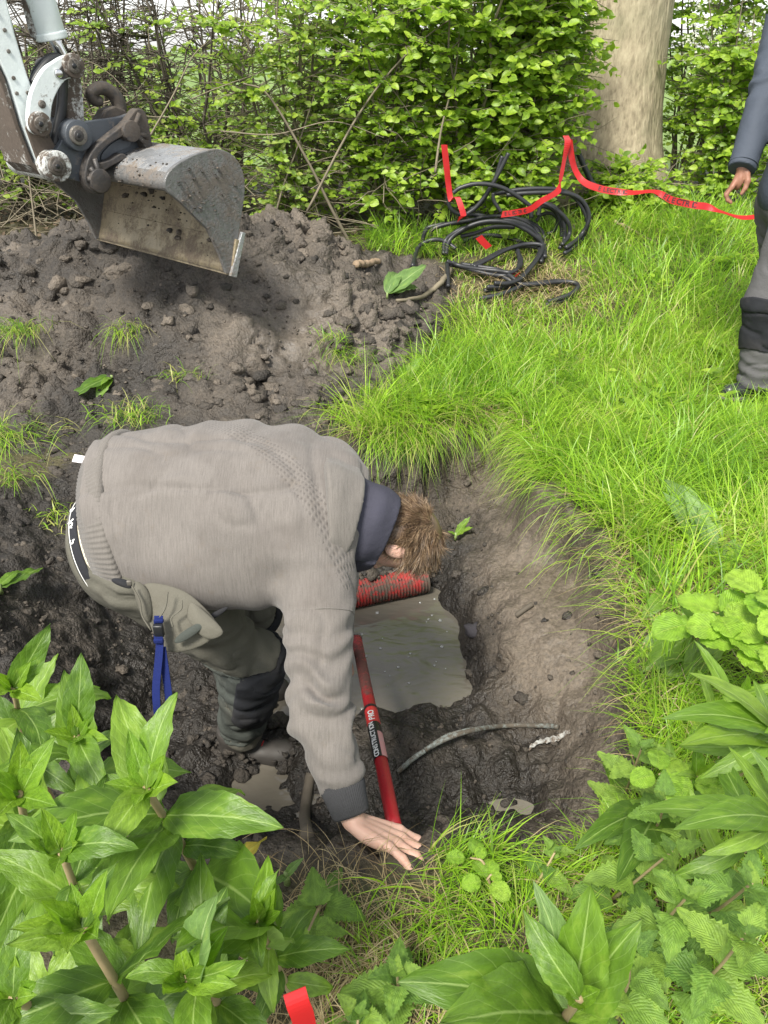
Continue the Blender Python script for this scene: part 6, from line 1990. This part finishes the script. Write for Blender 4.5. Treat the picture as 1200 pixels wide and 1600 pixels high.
# pink half of the sticker, right-hand side
cdir = CAMP - (A_ + dv * s1); cdir -= dv * np.dot(cdir, dv); cdir /= np.linalg.norm(cdir); rdir = np.cross(dv, cdir)
if rdir[0] < 0: rdir = -rdir
def patch(name, t0, t1, a0, a1, mat, rr=.0217, parent=None):
    Vv = []; F = []
    aa = np.linspace(a0, a1, 9)
    for i, t in enumerate(np.linspace(t0, t1, 6)):
        for q in aa: Vv.append(dv * t + rr * (math.cos(q) * cdir + math.sin(q) * rdir))
    for i in range(5):
        for j in range(8): F.append((i * 9 + j, i * 9 + j + 1, (i + 1) * 9 + j + 1, (i + 1) * 9 + j))
    o = MB().add(Vv, F).build(name, mat, parent or root); set_attr(o.data, 'grime', np.zeros(len(Vv))); return o
patch('sticker_panel', s0, s0 + (s2 - s0) * .70, .30, 1.25, M_PINK, .0217, st1)
def tube_text(body, t0, size, q, mat, parent):
    t = t0
    for ch in body:
        key = ('tb', ch, size, mat.name)
        if key not in txt:
            txt[key] = text_mesh(ch, size); txt[key].materials.append(mat)
        Nn = math.cos(q) * cdir + math.sin(q) * rdir; T = dv; U = np.cross(Nn, T)
        o = obj('printed_letter', txt[key], parent)
        pos = dv * t + Nn * .0224
        o.matrix_local = Matrix([[T[0], U[0], Nn[0], pos[0]], [T[1], U[1], Nn[1], pos[1]], [T[2], U[2], Nn[2], pos[2]], [0, 0, 0, 1]])
        t += size * .66 if ch != 'I' else size * .45
tube_text('CONSTRUCTION', s0 + .008, (s2 - s0) / 8.0, -.35, M_WPRINT, st1)
tube_text('PRO', s2 + .012, .026, -.05, M_WPRINT, st2)
# ---- grey thin pipes in the pit, white torn sleeve, bits
for pts, rr, lab in (([(622, 1206), (650, 1182), (690, 1158), (735, 1142), (790, 1134), (850, 1134), (872, 1136)], .0085, 'thin blue grey pipe arching out of the mud, the longer of two'),
                     ([(664, 1172), (700, 1150), (740, 1140), (775, 1137)], .0085, 'thin muddy grey pipe lying against the blue grey one')):
    P = [gp(x, y, .055 if 640 < x < 760 else .012) for x, y in pts]
    m = MB(); m.tube(spline(P, 40), rr, 10); o = m.build('thin_pipe', M_GREYPIPE, origin=tuple(P[0])); set_attr(o.data, 'grime', np.full(len(o.data.vertices), .45))
    tag(o, lab, 'pipe')
P = [gp(x, y, .012) for x, y in ((828, 1168), (845, 1158), (868, 1154), (890, 1142))]
o = ribbon('torn_sleeve', spline(P, 20) + rng.normal(0, .0012, (20, 3)), .020 + .006 * np.sin(np.arange(20) * 2.3), spline([V3(.2, .9, .3), V3(.3, .9, -.1), V3(.1, .9, .4), V3(.2, .9, 0)], 20), M_SLEEVE, None, P[0], .0012); o.location = tuple(P[0])
set_attr(o.data, 'grime', np.full(len(o.data.vertices), .5)); tag(o, 'torn white plastic sleeve lying in the mud at the end of the pipes', 'plastic sleeve')
P = [gp(x, y, .01) for x, y in ((486, 1208), (480, 1240), (476, 1275), (480, 1305))]
m = MB(); m.tube(spline(P, 20), .017, 10); o = m.build('buried_root', M_TWIG_DARK, origin=tuple(P[0])); tag(o, 'dark root running up the pit side beside the sleeve', 'root')
P = [gp(x, y, .012) for x, y in ((806, 962), (820, 952), (832, 944))]
m = MB(); m.tube(spline(P, 10), [.010] * 10, 7); o = m.build('buried_root', M_TWIG_DARK, origin=tuple(P[0])); tag(o, 'short dark root stub sticking from the right wall of the pit', 'root')
# stones
for px, py, s, lab in ((1133, 935, .05, 'dark stone in the dry grass above the bramble'), (740, 985, .03, 'wet stone at the right edge of the pool'), (1172, 828, .045, 'dark stone beside the wilted plant')):
    p = gp(px, py, .0); o = clods('stone', [V3(0, 0, s * .3)], [s], M_STONE, int(px)); o.location = tuple(p); tag(o, lab, 'stone')
# ------------------------------------------------------------------ foreground plants
LANCE = [leaf_mesh('leaf', M_LANCE, 1, .36, .16, c, 14, sh_lance, .025, .050, 20 + s, 3) for s, c in enumerate((.3, .7, 1.1, 1.5, 1.9, 2.3))]
NARROW = [leaf_mesh('leaf', M_LANCE, 1, .21, .22, c, 12, sh_lance, .03, .03, 30 + s, 2) for s, c in enumerate((.15, .5, .9, 1.2, 1.6))]
PALE = [leaf_mesh('leaf', M_LANCE_PALE, 1, .28, .25, c, 12, sh_lance, .03, .04, 40 + s, 2) for s, c in enumerate((.2, .7, 1.2))]
YOUNG = [leaf_mesh('leaf', M_YOUNG, 1, .34, .35, c, 9, sh_lance, .02, .05, 50 + s, 2) for s, c in enumerate((-.3, .1, .5))]
YELL = [leaf_mesh('leaf', M_YELLOWED, 1, .34, .2, c, 9, sh_lance, .03, .06, 60 + s, 2) for s, c in enumerate((.6, 1.2))]
NETT = [leaf_mesh('leaf', M_NETTLE, 1, .78, .18, c, 18, sh_nettle, .11, .03, 70 + s, 2) for s, c in enumerate((.2, .6, 1.0))]
BRAM = [leaf_mesh('leaf', M_BRAMBLE, 1, .82, .20, c, 18, sh_round, .05, .03, 80 + s, 2) for s, c in enumerate((.1, .4, .8))]
def rot_about(v, k, a):
    k = k / np.linalg.norm(k)
    return v * math.cos(a) + np.cross(k, v) * math.sin(a) + k * np.dot(k, v) * (1 - math.cos(a))
def lance_plant(base, top, label, seed, leaf=.16, nodes=6, start=.30, stem_r=.0075, group='tall plants with long leaves', mat=M_STEM_PINK, extra=(), young=5, variants=LANCE, yellow=0):
    r = np.random.default_rng(seed)
    base = np.asarray(base, float); top = np.asarray(top, float)
    root = empty('leafy_plant', tuple(base)); tag(root, label, 'plant', group)
    D_ = top - base; H_ = np.linalg.norm(D_)
    mid = D_ * .5 + V3(r.normal(0, .02), r.normal(0, .02), .03 * H_)
    P = spline([V3(0, 0, -.03), mid, D_], 24)
    m = MB(); m.tube(P, np.linspace(stem_r, stem_r * .55, 24), 9); m.build('stem', mat, root)
    ph = r.random() * 6.28
    for k in range(nodes):
        f = start + (1 - start) * (k / max(1, nodes - 1)) ** .85
        i = min(23, int(f * 23)); c = P[i]; T = P[min(23, i + 1)] - P[max(0, i - 1)]; T /= np.linalg.norm(T)
        s1 = np.cross(T, V3(0, 1, .2)); s1 /= np.linalg.norm(s1)
        for s in (0, math.pi):
            a = ph + k * (math.pi / 2) + s + r.normal(0, .18)
            out = rot_about(s1, T, a)
            upf = .50 + .55 * (f > .9) + r.normal(0, .22)
            if r.random() < .12: continue
            d = out + T * upf
            L_ = leaf * (1.05 - .40 * max(0, f - .75) / .25 * .8) * r.uniform(.62, 1.2)
            v = int(np.clip(r.normal(3.6 - 1.8 * f + .6, 1.1), 0, len(variants) - 1))
            me = variants[v]
            if yellow and k < 2 and r.random() < yellow: me = YELL[r.integers(0, 2)]
            o = obj('leaf', me, root); place(o, c, d, T + out * -.25 + np.cross(T, out) * r.normal(0, .35), L_)
    for k in range(young):
        a = k * 2.4 + r.random(); T = P[-1] - P[-3]; T /= np.linalg.norm(T); s1 = np.cross(T, V3(0, 1, .2)); s1 /= np.linalg.norm(s1)
        out = rot_about(s1, T, a)
        o = obj('leaf', YOUNG[r.integers(0, 3)], root); place(o, P[-1] - T * .01, out * r.uniform(.35, .9) + T * 1.0, T - out * .8, leaf * r.uniform(.35, .6))
    for (pos_f, tip, L_, me) in extra:        # leaves aimed at a given point in space
        c = P[int(np.clip(pos_f, 0, 1) * 23)]
        d = np.asarray(tip, float) - (c + base)
        o = obj('leaf', me, root); place(o, c, d + V3(0, 0, .25 * np.linalg.norm(d)), V3(0, -.2, 1), np.linalg.norm(d) * 1.08 if L_ is None else L_)
    return root
def gbase(x, y): return V3(x, y, float(ground_at(x, y)))
# left foreground
lance_plant(gbase(-.34, .90), at(228, 1232, 1.00), 'tall plant with broad glossy leaves on a pinkish stem before the pit', 601, .165, 7, .34, .0095, yellow=.4,
            extra=[(.90, at(428, 1300, 1.02), None, LANCE[1]), (.93, at(180, 1095, 1.12), None, LANCE[1]), (.55, at(395, 1425, 1.0), None, LANCE[1]), (.88, at(40, 1290, .93), None, LANCE[2]), (.86, at(175, 1420, .90), None, LANCE[1])])
lance_plant(gbase(-.66, 1.10), at(120, 1150, 1.16), 'leafy plant left of the tall one, its young tip pale yellow green', 602, .15, 7, .35, .008)
lance_plant(gbase(-.78, 1.22), at(20, 1075, 1.30), 'leafy plant at the far left edge beside the mud', 603, .16, 7, .35, .008, extra=[(.85, at(175, 1072, 1.45), None, LANCE[3])])
lance_plant(gbase(-.62, .92), at(30, 1240, 1.02), 'leafy plant with large drooping leaves at the left edge', 604, .17, 7, .35, .009, yellow=.5)
lance_plant(gbase(-.40, .68), at(130, 1450, .80), 'leafy plant in the near corner with broad hanging leaves', 605, .15, 7, .35, .009, young=6)
lance_plant(gbase(-.52, .62), at(20, 1560, .80), 'leafy plant at the lower corner partly under the broad one', 606, .15, 6, .4, .009)
lance_plant(gbase(-.17, .80), at(405, 1440, .98), 'short leafy plant with upright pale tip beside the dry straw', 607, .125, 6, .35, .007, extra=[(.97, at(425, 1335, 1.02), None, YOUNG[0]), (.8, at(330, 1425, .85), None, LANCE[1])])
lance_plant(gbase(-.26, .70), at(290, 1530, .86), 'broad leaved plant low in front of the tall pink stemmed one', 608, .15, 6, .45, .008, extra=[(.95, at(330, 1425, .80), None, PALE[0])])
lance_plant(gbase(-.48, .80), at(95, 1330, .93), 'leafy plant between the tall one and the left edge, half hidden', 616, .15, 7, .3, .008)
# bottom centre
lance_plant(gbase(.21, .66), at(905, 1560, .80), 'plant with two big upright leaves among the front grass', 609, .15, 4, .55, .009, young=2,
            extra=[(.95, at(925, 1405, .80), None, LANCE[0]), (.95, at(850, 1405, .82), None, PALE[1]), (.85, at(680, 1535, .78), None, LANCE[2]), (.85, at(740, 1600, .72), None, LANCE[1]), (.8, at(975, 1480, .82), None, LANCE[1])])
# right foreground
lance_plant(gbase(.80, 1.28), at(1235, 1130, 1.32), 'plant with long arching leaves at the right edge under the bramble', 610, .19, 6, .4, .008, variants=NARROW,
            extra=[(.9, at(1062, 1120, 1.30), None, NARROW[2]), (.9, at(1085, 1065, 1.34), None, NARROW[1]), (.8, at(1075, 1180, 1.28), None, NARROW[1])])
lance_plant(gbase(.66, 1.02), at(1240, 1270, 1.10), 'plant with the longest pointed leaves, reaching over the nettles', 611, .20, 5, .4, .009, variants=NARROW,
            extra=[(.9, at(1012, 1284, 1.10), None, NARROW[1]), (.92, at(1088, 1290, 1.02), None, NARROW[2]), (.95, at(1130, 1180, 1.15), None, NARROW[0])])
lance_plant(gbase(.60, 1.34), at(1090, 1215, 1.62), 'lower leafy plant on the rim of the pit behind the nettle', 613, .16, 4, .3, .007, variants=NARROW,
            extra=[(.5, at(935, 1300, 1.62), None, NARROW[3]), (.6, at(975, 1385, 1.45), None, NARROW[1])])
lance_plant(gbase(.90, 1.55), at(1160, 1085, 1.72), 'bushy leafy plant under the bramble leaves', 614, .15, 5, .25, .007, variants=NARROW)

def nettle(base, top, label, seed, leaf=.085, nodes=5):
    r = np.random.default_rng(seed); base = np.asarray(base, float); top = np.asarray(top, float)
    root = empty('nettle', tuple(base)); tag(root, label, 'nettle', 'nettles round the pit')
    D_ = top - base; P = spline([V3(0, 0, -.02), D_ * .5 + V3(r.normal(0, .02), r.normal(0, .02), 0), D_], 16)
    m = MB(); m.tube(P, np.linspace(.004, .0022, 16), 7); m.build('stem', M_STEM_PINK, root)
    ph = r.random() * 6
    for k in range(nodes):
        f = .25 + .75 * k / (nodes - 1); c = P[int(f * 15)]
        for s in (0, math.pi):
            a = ph + k * math.pi / 2 + s + r.normal(0, .2); out = V3(math.cos(a), math.sin(a), 0)
            L_ = leaf * (1.15 - .5 * max(0, f - .6) / .4) * r.uniform(.85, 1.15)
            o = obj('leaf', NETT[r.integers(0, 3)], root); place(o, c + out * .012, out + V3(0, 0, .15 + .6 * (f > .95)), V3(0, 0, 1) - out * .2, L_)
    for k in range(3):
        a = r.random() * 6.28; out = V3(math.cos(a), math.sin(a), .9); o = obj('leaf', NETT[0], root); place(o, P[-1], out, V3(0, 0, 1), leaf * .4)
    return root
for i, (bx, by, px, py, z, lf, lab) in enumerate((
        (.66, 1.42, 1003, 1168, 1.70, .090, 'nettle leaning out over the pit rim with a drooping tip'),
        (.60, 1.18, 1040, 1250, 1.52, .085, 'nettle standing below the leaning one on the pit rim'),
        (.50, 1.02, 1050, 1330, 1.38, .085, 'yellowish nettle between the front grass and the long leaves'),
        (.50, .90, 1075, 1400, 1.25, .090, 'broad nettle in the near right corner, the largest'),
        (.60, .84, 1165, 1460, 1.15, .085, 'nettle tangled with leafy plants at the near right edge'),
        (.42, .80, 985, 1490, 1.22, .075, 'low nettle in the dry straw beside the upright leaves'),
        (.02, .80, 620, 1520, 1.36, .075, 'dark nettle in the shade between straw and front grass'),
        (-.05, .76, 560, 1585, 1.32, .07, 'small yellow green seedling like nettle at the near edge'),
        (-.14, .98, 470, 1480, 1.42, .07, 'small nettle at the edge of the dry straw patch'),
        (-.30, 1.05, 330, 1400, 1.45, .07, 'nettle under the leaves of the tall pink stemmed plant'),
        (.70, 1.0, 1175, 1380, 1.22, .085, 'nettle half covered by the longest pointed leaves'),
        (.32, 1.02, 868, 1330, 1.66, .05, 'tiny nettle in the front grass at the pit rim'))):
    nettle(gbase(bx, by), at(px, py, z), lab, 700 + i, lf)
def bramble(base, tops, label, seed, leaf=.085):
    r = np.random.default_rng(seed); base = np.asarray(base, float)
    root = empty('bramble', tuple(base)); tag(root, label, 'bramble', 'bramble sprays beside the pit')
    for tpt in tops:
        D_ = np.asarray(tpt, float) - base
        P = spline([V3(0, 0, -.02), D_ * .5 + V3(0, 0, .06), D_], 14); m = MB(); m.tube(P, np.linspace(.004, .002, 14), 6); m.build('stem', M_STEM_PINK, root)
        a0 = r.random() * 6.28
        for k in range(3):
            a = a0 + k * 2.09; out = V3(math.cos(a), math.sin(a), .08)
            o = obj('leaf', BRAM[r.integers(0, 3)], root); place(o, D_ + out * .012, out, V3(0, -.35, 1) + r.normal(0, .12, 3), leaf * r.uniform(.85, 1.15))
        for k in range(2):
            a = r.random() * 6.28; out = V3(math.cos(a), math.sin(a), .5); o = obj('leaf', BRAM[1], root); place(o, P[9], out, V3(0, -.3, 1), leaf * .6)
bramble(gbase(.95, 1.85), [at(1122, 958, 1.86), at(1158, 1010, 1.80), at(1085, 975, 1.92), at(1140, 985, 1.82)], 'bright yellow green bramble spray above the long pointed leaves', 801, .092)
bramble(gbase(1.08, 1.75), [at(1192, 930, 1.84), at(1200, 1005, 1.76), at(1225, 960, 1.74), at(1190, 960, 1.86)], 'bright bramble spray at the edge, right of the other one', 802, .092)
bramble(gbase(.72, 1.28), [at(1030, 1210, 1.60), at(1075, 1225, 1.58)], 'young bramble leaves low behind the leaning nettle', 803, .06)
bramble(gbase(.24, .98), [at(735, 1340, 1.62), at(760, 1375, 1.58)], 'small bramble shoot in the front grass', 804, .045)
# rosettes and torn-out leaves
def rosette(base, tips, label, meshes, cat='plant', name='leafy_weed', lift=.3):
    base = np.asarray(base, float); root = empty(name, tuple(base)); tag(root, label, cat)
    for i, tpt in enumerate(tips):
        d = np.asarray(tpt, float) - base; L_ = np.linalg.norm(d)
        o = obj('leaf', meshes[i % len(meshes)], root); place(o, V3(0, 0, .01), d + V3(0, 0, lift * L_), V3(0, -.4, 1), L_ * 1.12)
    m = MB(); m.tube([V3(0, 0, -.02), V3(0, 0, .02)], [.008, .006], 7); m.build('crown', M_STEM, root)
    return root
def lp(px, py, l=.03): return gp(px, py, l)
rosette(lp(1118, 885), [lp(1062, 790, .12), lp(1040, 768, .10), lp(1085, 800, .16), lp(1100, 830, .12), lp(1150, 850, .10), lp(1170, 855, .08), lp(1030, 800, .08), lp(1075, 820, .1)], 'wilted pale plant flattened on the grass bank', PALE)
rosette(lp(1050, 930), [lp(985, 872, .06), lp(1000, 900, .06), lp(1015, 965, .04), lp(1040, 900, .06)], 'broad dock like leaves at the pit rim beside the dry grass', LANCE[1:4])
rosette(lp(1105, 985), [lp(1030, 1050, .06), lp(1060, 1060, .06), lp(1000, 1045, .03), lp(1085, 1070, .05)], 'drooping strap leaves hanging from the rim below the bramble', LANCE[2:5])
rosette(lp(605, 462), [lp(662, 442, .06), lp(655, 462, .03), lp(625, 425, .10), lp(645, 455, .05)], 'pale torn out leaf bunch beside the forked branch', PALE)
rosette(lp(175, 592), [lp(115, 618, .03), lp(150, 622, .03), lp(160, 600, .04)], 'broken dock leaf lying on the lower heap', LANCE[1:3], lift=.1)
rosette(lp(448, 1372), [lp(428, 1392, .05), lp(468, 1352, .08)], 'small grey green leaf pair on the straw', PALE, lift=.2)
rosette(lp(712, 838), [lp(735, 815, .06), lp(700, 835, .04), lp(738, 832, .03)], 'small green weed on the far wall of the pit', LANCE[:2])
rosette(lp(0, 920), [lp(62, 908, .06), lp(30, 900, .08)], 'single leaf sprig on the mud at the left', LANCE[:2])
yw = rosette(lp(632, 598), [lp(650, 585, .05), lp(642, 575, .08), lp(622, 585, .05), lp(658, 590, .04), lp(618, 575, .07), lp(645, 600, .03), lp(630, 572, .1), lp(662, 575, .08)], 'yellow green leafy sprig at the foot of the heap', YOUNG, lift=.5)

# ------------------------------------------------------------------ grass
def blades(name, mat, pos, length, width, lean_dir, lean, parent=None, seed=0, rnd=None, segs=4, droop=.6):
    """tapered bending strips; lean_dir (n,3) unit horizontal-ish, lean 0..1"""
    r = np.random.default_rng(seed); n = len(pos)
    t = np.linspace(0, 1, segs + 1)
    up = np.tile(V3(0, 0, 1), (n, 1))
    P = pos[:, None, :] + (up[:, None, :] * (t * (1 - .25 * 0))[None, :, None] * (1 - lean[:, None, None] * .55) + lean_dir[:, None, :] * (lean[:, None] * (t[None] * .45 + t[None] ** 2 * .75))[..., None]
         - up[:, None, :] * (droop * lean[:, None] * t[None] ** 3)[..., None]) * length[:, None, None]
    side = np.cross(lean_dir, up); a = r.uniform(-1.1, 1.1, n)
    side = side * np.cos(a)[:, None] + lean_dir * np.sin(a)[:, None]; side /= np.linalg.norm(side, axis=1)[:, None] + 1e-9
    w = (1 - t ** 1.6) * .5 + .02; w[0] *= .7
    A = P - side[:, None, :] * (w[None] * width[:, None])[..., None]; B = P + side[:, None, :] * (w[None] * width[:, None])[..., None]
    VV = np.stack([A, B], 2).reshape(-1, 3); b = np.arange(n) * (segs + 1) * 2
    F = np.concatenate([np.stack([b + 2 * i, b + 2 * i + 1, b + 2 * i + 3, b + 2 * i + 2], 1) for i in range(segs)])
    me = mesh_np(name, VV, F, mat); set_attr(me, 'rnd', np.repeat(r.random(n) if rnd is None else rnd, (segs + 1) * 2))
    return obj(name, me, parent)
def scatter_blades(name, mat, n, xr, yr, mask, length, width, seed, lean=(.25, .9), dirb=None, clump=7.0, droop=.5, segs=4, rnd_bias=0):
    r = np.random.default_rng(seed)
    x = r.uniform(*xr, n); y = r.uniform(*yr, n)
    c, v = cells(x * clump, y * clump, 0 * x, seed)
    k = mask(x, y) & (r.random(n) < .35 + .65 * v)
    x, y, c, v = x[k], y[k], c[k], v[k]; n = len(x)
    a = 2 * math.pi * v + r.normal(0, .8, n) if dirb is None else dirb + r.normal(0, .9, n)
    ld = np.stack([np.cos(a), np.sin(a), 0 * a], 1)
    coil = np.exp(-(((x - .95) / .62) ** 4 + ((y - 5.55) / .50) ** 4))
    shoe_ = np.exp(-(((x - 1.83) / .22) ** 4 + ((y - 3.72) / .30) ** 4))
    big = (1 - .62 * shoe_) * (1 - .68 * coil) * (.60 + .95 * (vnoise(x * 1.7, y * 1.7, 0, seed + 5) * .5 + .5))
    L_ = length * r.uniform(.55, 1.25, n) * big
    rn = np.clip(.5 + .28 * r.normal(size=n) + .25 * vnoise(x * 2.1, y * 2.1, 0, seed + 9) + rnd_bias, 0, 1) * .93
    rn = np.where(r.random(n) < .03 + .10 * sstep(.1, .6, vnoise(x * 2.7, y * 2.7, 3, seed + 11)) + .25 * coil, 1.0, rn)
    return blades(name, mat, np.stack([x, y, ground_at(x, y) - .005], 1), L_, width * r.uniform(.7, 1.3, n), ld, r.uniform(*lean, n), None, seed, rn, segs, droop)
rimd = lambda x, y: poly_sd(RIM, x, y)
def heap_clear(x, y): return heap_at(x, y)[1] < .03
def m_bank(x, y):
    t = turf_at(x, y)
    dry = np.exp(-(((x - 1.0) / .35) ** 2 + ((y - 5.4) / .30) ** 2)) * .7 + np.exp(-(((x - 1.15) / .30) ** 2 + ((y - 2.15) / .18) ** 2)) * .75
    return (t > .45) & (x > -.15) & (y < 6.5 + .5 * sstep(1.8, 2.4, x)) & heap_clear(x, y) & (np.random.default_rng(1).random(len(x)) > dry)
o = scatter_blades('bank_grass', M_GRASS, 62000, (-.15, 3.4), (1.9, 4.6), m_bank, .31, .0058, 901); tag(o, kind='stuff')
o = scatter_blades('bank_grass', M_GRASS, 38000, (-.2, 4.2), (4.4, 7.4), m_bank, .31, .0072, 902); tag(o, kind='stuff')
# tufts hanging over the rim of the pit
def m_rim(x, y): d = rimd(x, y); return (d > -.015) & (d < .09) & (x > -.1) & (y > 1.7) & heap_clear(x, y) & (np.random.default_rng(3).random(len(x)) < .12 + .88 * sstep(2.3, 2.9, y))
r_ = np.random.default_rng(903)
def rim_grass(name, n, mask, xr, yr, length, seed, droop=1.3):
    r = np.random.default_rng(seed); x = r.uniform(*xr, n); y = r.uniform(*yr, n); k = mask(x, y) & (vnoise(x * 6, y * 6, 0, seed) > -.35); x, y = x[k], y[k]; n = len(x)
    e = .02; gx_ = (rimd(x + e, y) - rimd(x - e, y)); gy_ = (rimd(x, y + e) - rimd(x, y - e))
    ld = -np.stack([gx_, gy_, 0 * gx_], 1); ld /= np.linalg.norm(ld, axis=1)[:, None] + 1e-9
    ld += r.normal(0, .45, (n, 3)) * np.array([1, 1, 0]); ld /= np.linalg.norm(ld, axis=1)[:, None]
    return blades(name, M_GRASS, np.stack([x, y, ground_at(x, y) - .005], 1), length * r.uniform(.5, 1.25, n), .0042 * r.uniform(.7, 1.3, n), ld, r.uniform(.5, 1.0, n), None, seed,
                  np.where(r.random(n) < .12, 1.0, np.clip(.5 + .28 * r.normal(size=n), 0, .93)), 5, droop)
o = rim_grass('rim_grass', 15000, m_rim, (-.1, 1.0), (1.7, 3.75), .20, 903); tag(o, kind='stuff')
# low broad-leaved weeds scattered through the turf
r = np.random.default_rng(941); WP = []; WD = []; WL = []
for k in range(150):
    x = r.uniform(.2, 2.8); y = r.uniform(1.9, 6.2)
    if turf_at(np.array([x]), np.array([y]))[0] < .6 or rimd(np.array([x]), np.array([y]))[0] < .08 or (x < 1.7 and y > 4.8): continue
    z = float(ground_at(x, y)); m = r.integers(5, 14); L0 = r.uniform(.035, .10)
    for j in range(m):
        a = r.random() * 6.283; WP.append((x + r.normal(0, .03), y + r.normal(0, .03), z + r.uniform(.03, .13))); WD.append((math.cos(a), math.sin(a), r.uniform(.1, .7))); WL.append(L0 * r.uniform(.6, 1.2))
WP = np.array(WP); WD = np.array(WD); WL = np.array(WL)
o = merged_leaves('turf_weeds', M_FOLIAGE, WP, WD, np.tile(V3(0, 0, 1), (len(WP), 1)) + r.normal(0, .25, (len(WP), 3)), WL, WL * .5, seed=12); tag(o, kind='stuff')
# front strip of grass
def m_front(x, y):
    d = rimd(x, y)
    return (d > .0) & (x > -.12) & (x < 1.0) & (y < 1.75) & ((x > .10) | (y < .96)) & (np.random.default_rng(2).random(len(x)) < .45 + .55 * sstep(-.02, .2, x))
o = scatter_blades('front_grass', M_GRASS, 17000, (-.1, 1.0), (.55, 1.75), m_front, .17, .0036, 904, lean=(.15, .8), clump=9, segs=5); tag(o, kind='stuff')
# single tall blades in front of the pit
P = []; L_ = []; A_d = []; le = []
for px, py, ln, dx, l in ((768, 1352, .28, -.3, .12), (775, 1350, .20, .3, .2), (905, 1330, .24, .25, .25), (915, 1325, .27, .5, .3), (890, 1335, .22, -.3, .3), (930, 1320, .20, .7, .4), (880, 1340, .20, -.6, .5), (640, 1370, .16, -.5, .4), (690, 1375, .15, .5, .4), (660, 1380, .17, .1, .2),
                          (855, 1345, .21, .1, .3), (948, 1330, .23, .3, .35), (820, 1352, .14, -.6, .5), (720, 1372, .18, -.8, .6), (610, 1390, .20, -1, .6), (670, 1400, .22, -1, .7), (900, 1345, .26, -.1, .15), (925, 1345, .25, .15, .2)):
    p = gp(px, py, 0); P.append(p); L_.append(ln); d = V3(dx, -.25, 0); A_d.append(d / np.linalg.norm(d)); le.append(l)
o = blades('tall_grass', M_GRASS, np.array(P), np.array(L_), np.full(len(P), .0062), np.array(A_d), np.array(le), None, 905, np.linspace(.35, .8, len(P)), 7, .5); tag(o, kind='stuff')
# grass under the plants on the right, and small tuft at the left
def m_right(x, y): return (rimd(x, y) > .02) & (x > .45)
o = scatter_blades('side_grass', M_GRASS, 9000, (.45, 1.6), (.7, 2.2), m_right, .15, .0042, 906, lean=(.4, 1)); tag(o, kind='stuff')
def m_left(x, y): return (np.exp(-(((x + 1.80) / .36) ** 2 + ((y - 3.35) / .50) ** 2)) > .5)
# straw: dry flattened blades
def straw(name, n, cx, cy, sx, sy, ln, seed, wd=.0032):
    r = np.random.default_rng(seed); x = cx + sx * r.normal(size=n); y = cy + sy * r.normal(size=n); k = rimd(x, y) > .0; x, y = x[k], y[k]; n = len(x)
    a = r.random(n) * 6.283; ld = np.stack([np.cos(a), np.sin(a), 0 * a], 1)
    o = blades(name, M_STRAW, np.stack([x, y, ground_at(x, y) + r.uniform(.003, .04, n)], 1), ln * r.uniform(.4, 1.2, n), wd * r.uniform(.6, 1.3, n), ld, r.uniform(.85, 1.0, n), None, seed, None, 4, .55)
    tag(o, kind='stuff'); return o
straw('dry_straw', 900, 1.0, 5.35, .34, .22, .22, 911, .0055)
straw('dry_straw', 1100, 1.12, 2.15, .26, .14, .20, 912, .0034)
straw('dry_straw', 900, -.08, .86, .11, .10, .13, 913, .0024)
straw('dry_straw', 380, .55, .95, .30, .14, .14, 914, .0026)
straw('dry_straw', 1500, 1.6, 4.2, .9, .9, .20, 915, .0045)
straw('dry_straw', 500, .25, 3.6, .3, .12, .22, 916, .0040)
straw('dry_straw', 300, .75, 1.9, .08, .35, .18, 917, .0034)
# separate tufts torn out with the spoil
def tuft(px, py, n, length, label, seed, spread=.05, dirb=None, on=None, green=.55, group='grass tufts on the heap'):
    r = np.random.default_rng(seed); p = gp(px, py, 0); root_pos = p
    a = r.random(n) * 6.283 if dirb is None else dirb + r.normal(0, .7, n)
    ld = np.stack([np.cos(a), np.sin(a), 0 * a], 1)
    q = r.normal(0, spread, (n, 3)) * np.array([1, .7, .15])
    o = blades('grass_tuft', M_GRASS, q, length * r.uniform(.5, 1.2, n), .0052 * r.uniform(.7, 1.2, n), ld, r.uniform(.35, 1, n), None, seed, np.where(r.random(n) < .28, 1.0, np.clip(green - .3 + .25 * r.normal(size=n), 0, .93)), 4, .9)
    o.location = tuple(p); tag(o, label, 'grass tuft', group)
tuft(30, 520, 150, .24, 'clump of long grass at the left end of the heap', 921, .07, -1.6)
tuft(200, 520, 110, .20, 'yellowish grass clump high on the heap', 922, .05, -1.5, green=.8)
tuft(295, 590, 80, .16, 'small grass clump on the lower heap below the bucket', 923, .05)
tuft(205, 652, 170, .18, 'green grass clump just above the bent back of the worker', 924, .08)
tuft(10, 680, 260, .26, 'thick grass clump at the left edge of the mud', 925, .10, -.5, green=.6)
tuft(20, 750, 60, .26, 'loose hanging grass blades at the left edge of the mud', 926, .05, -1.2)
tuft(545, 560, 110, .24, 'grass clump on the right foot of the heap', 927, .08, -.8)
tuft(530, 640, 60, .24, 'pale uprooted grass strands on the far edge of the pit', 928, .06, -1.4, green=.8)
tuft(80, 815, 90, .13, 'dry brownish grass clump in the mud behind the worker', 929, .07, green=.95)
tuft(585, 620, 150, .24, 'grass clump hanging over the far rim of the pit', 930, .08, -1.2)
tuft(640, 690, 170, .26, 'long grass clump hanging down the far wall of the pit', 931, .08, -1.5)
tuft(520, 530, 60, .16, 'thin grass clump high on the right slope of the heap', 932, .05)
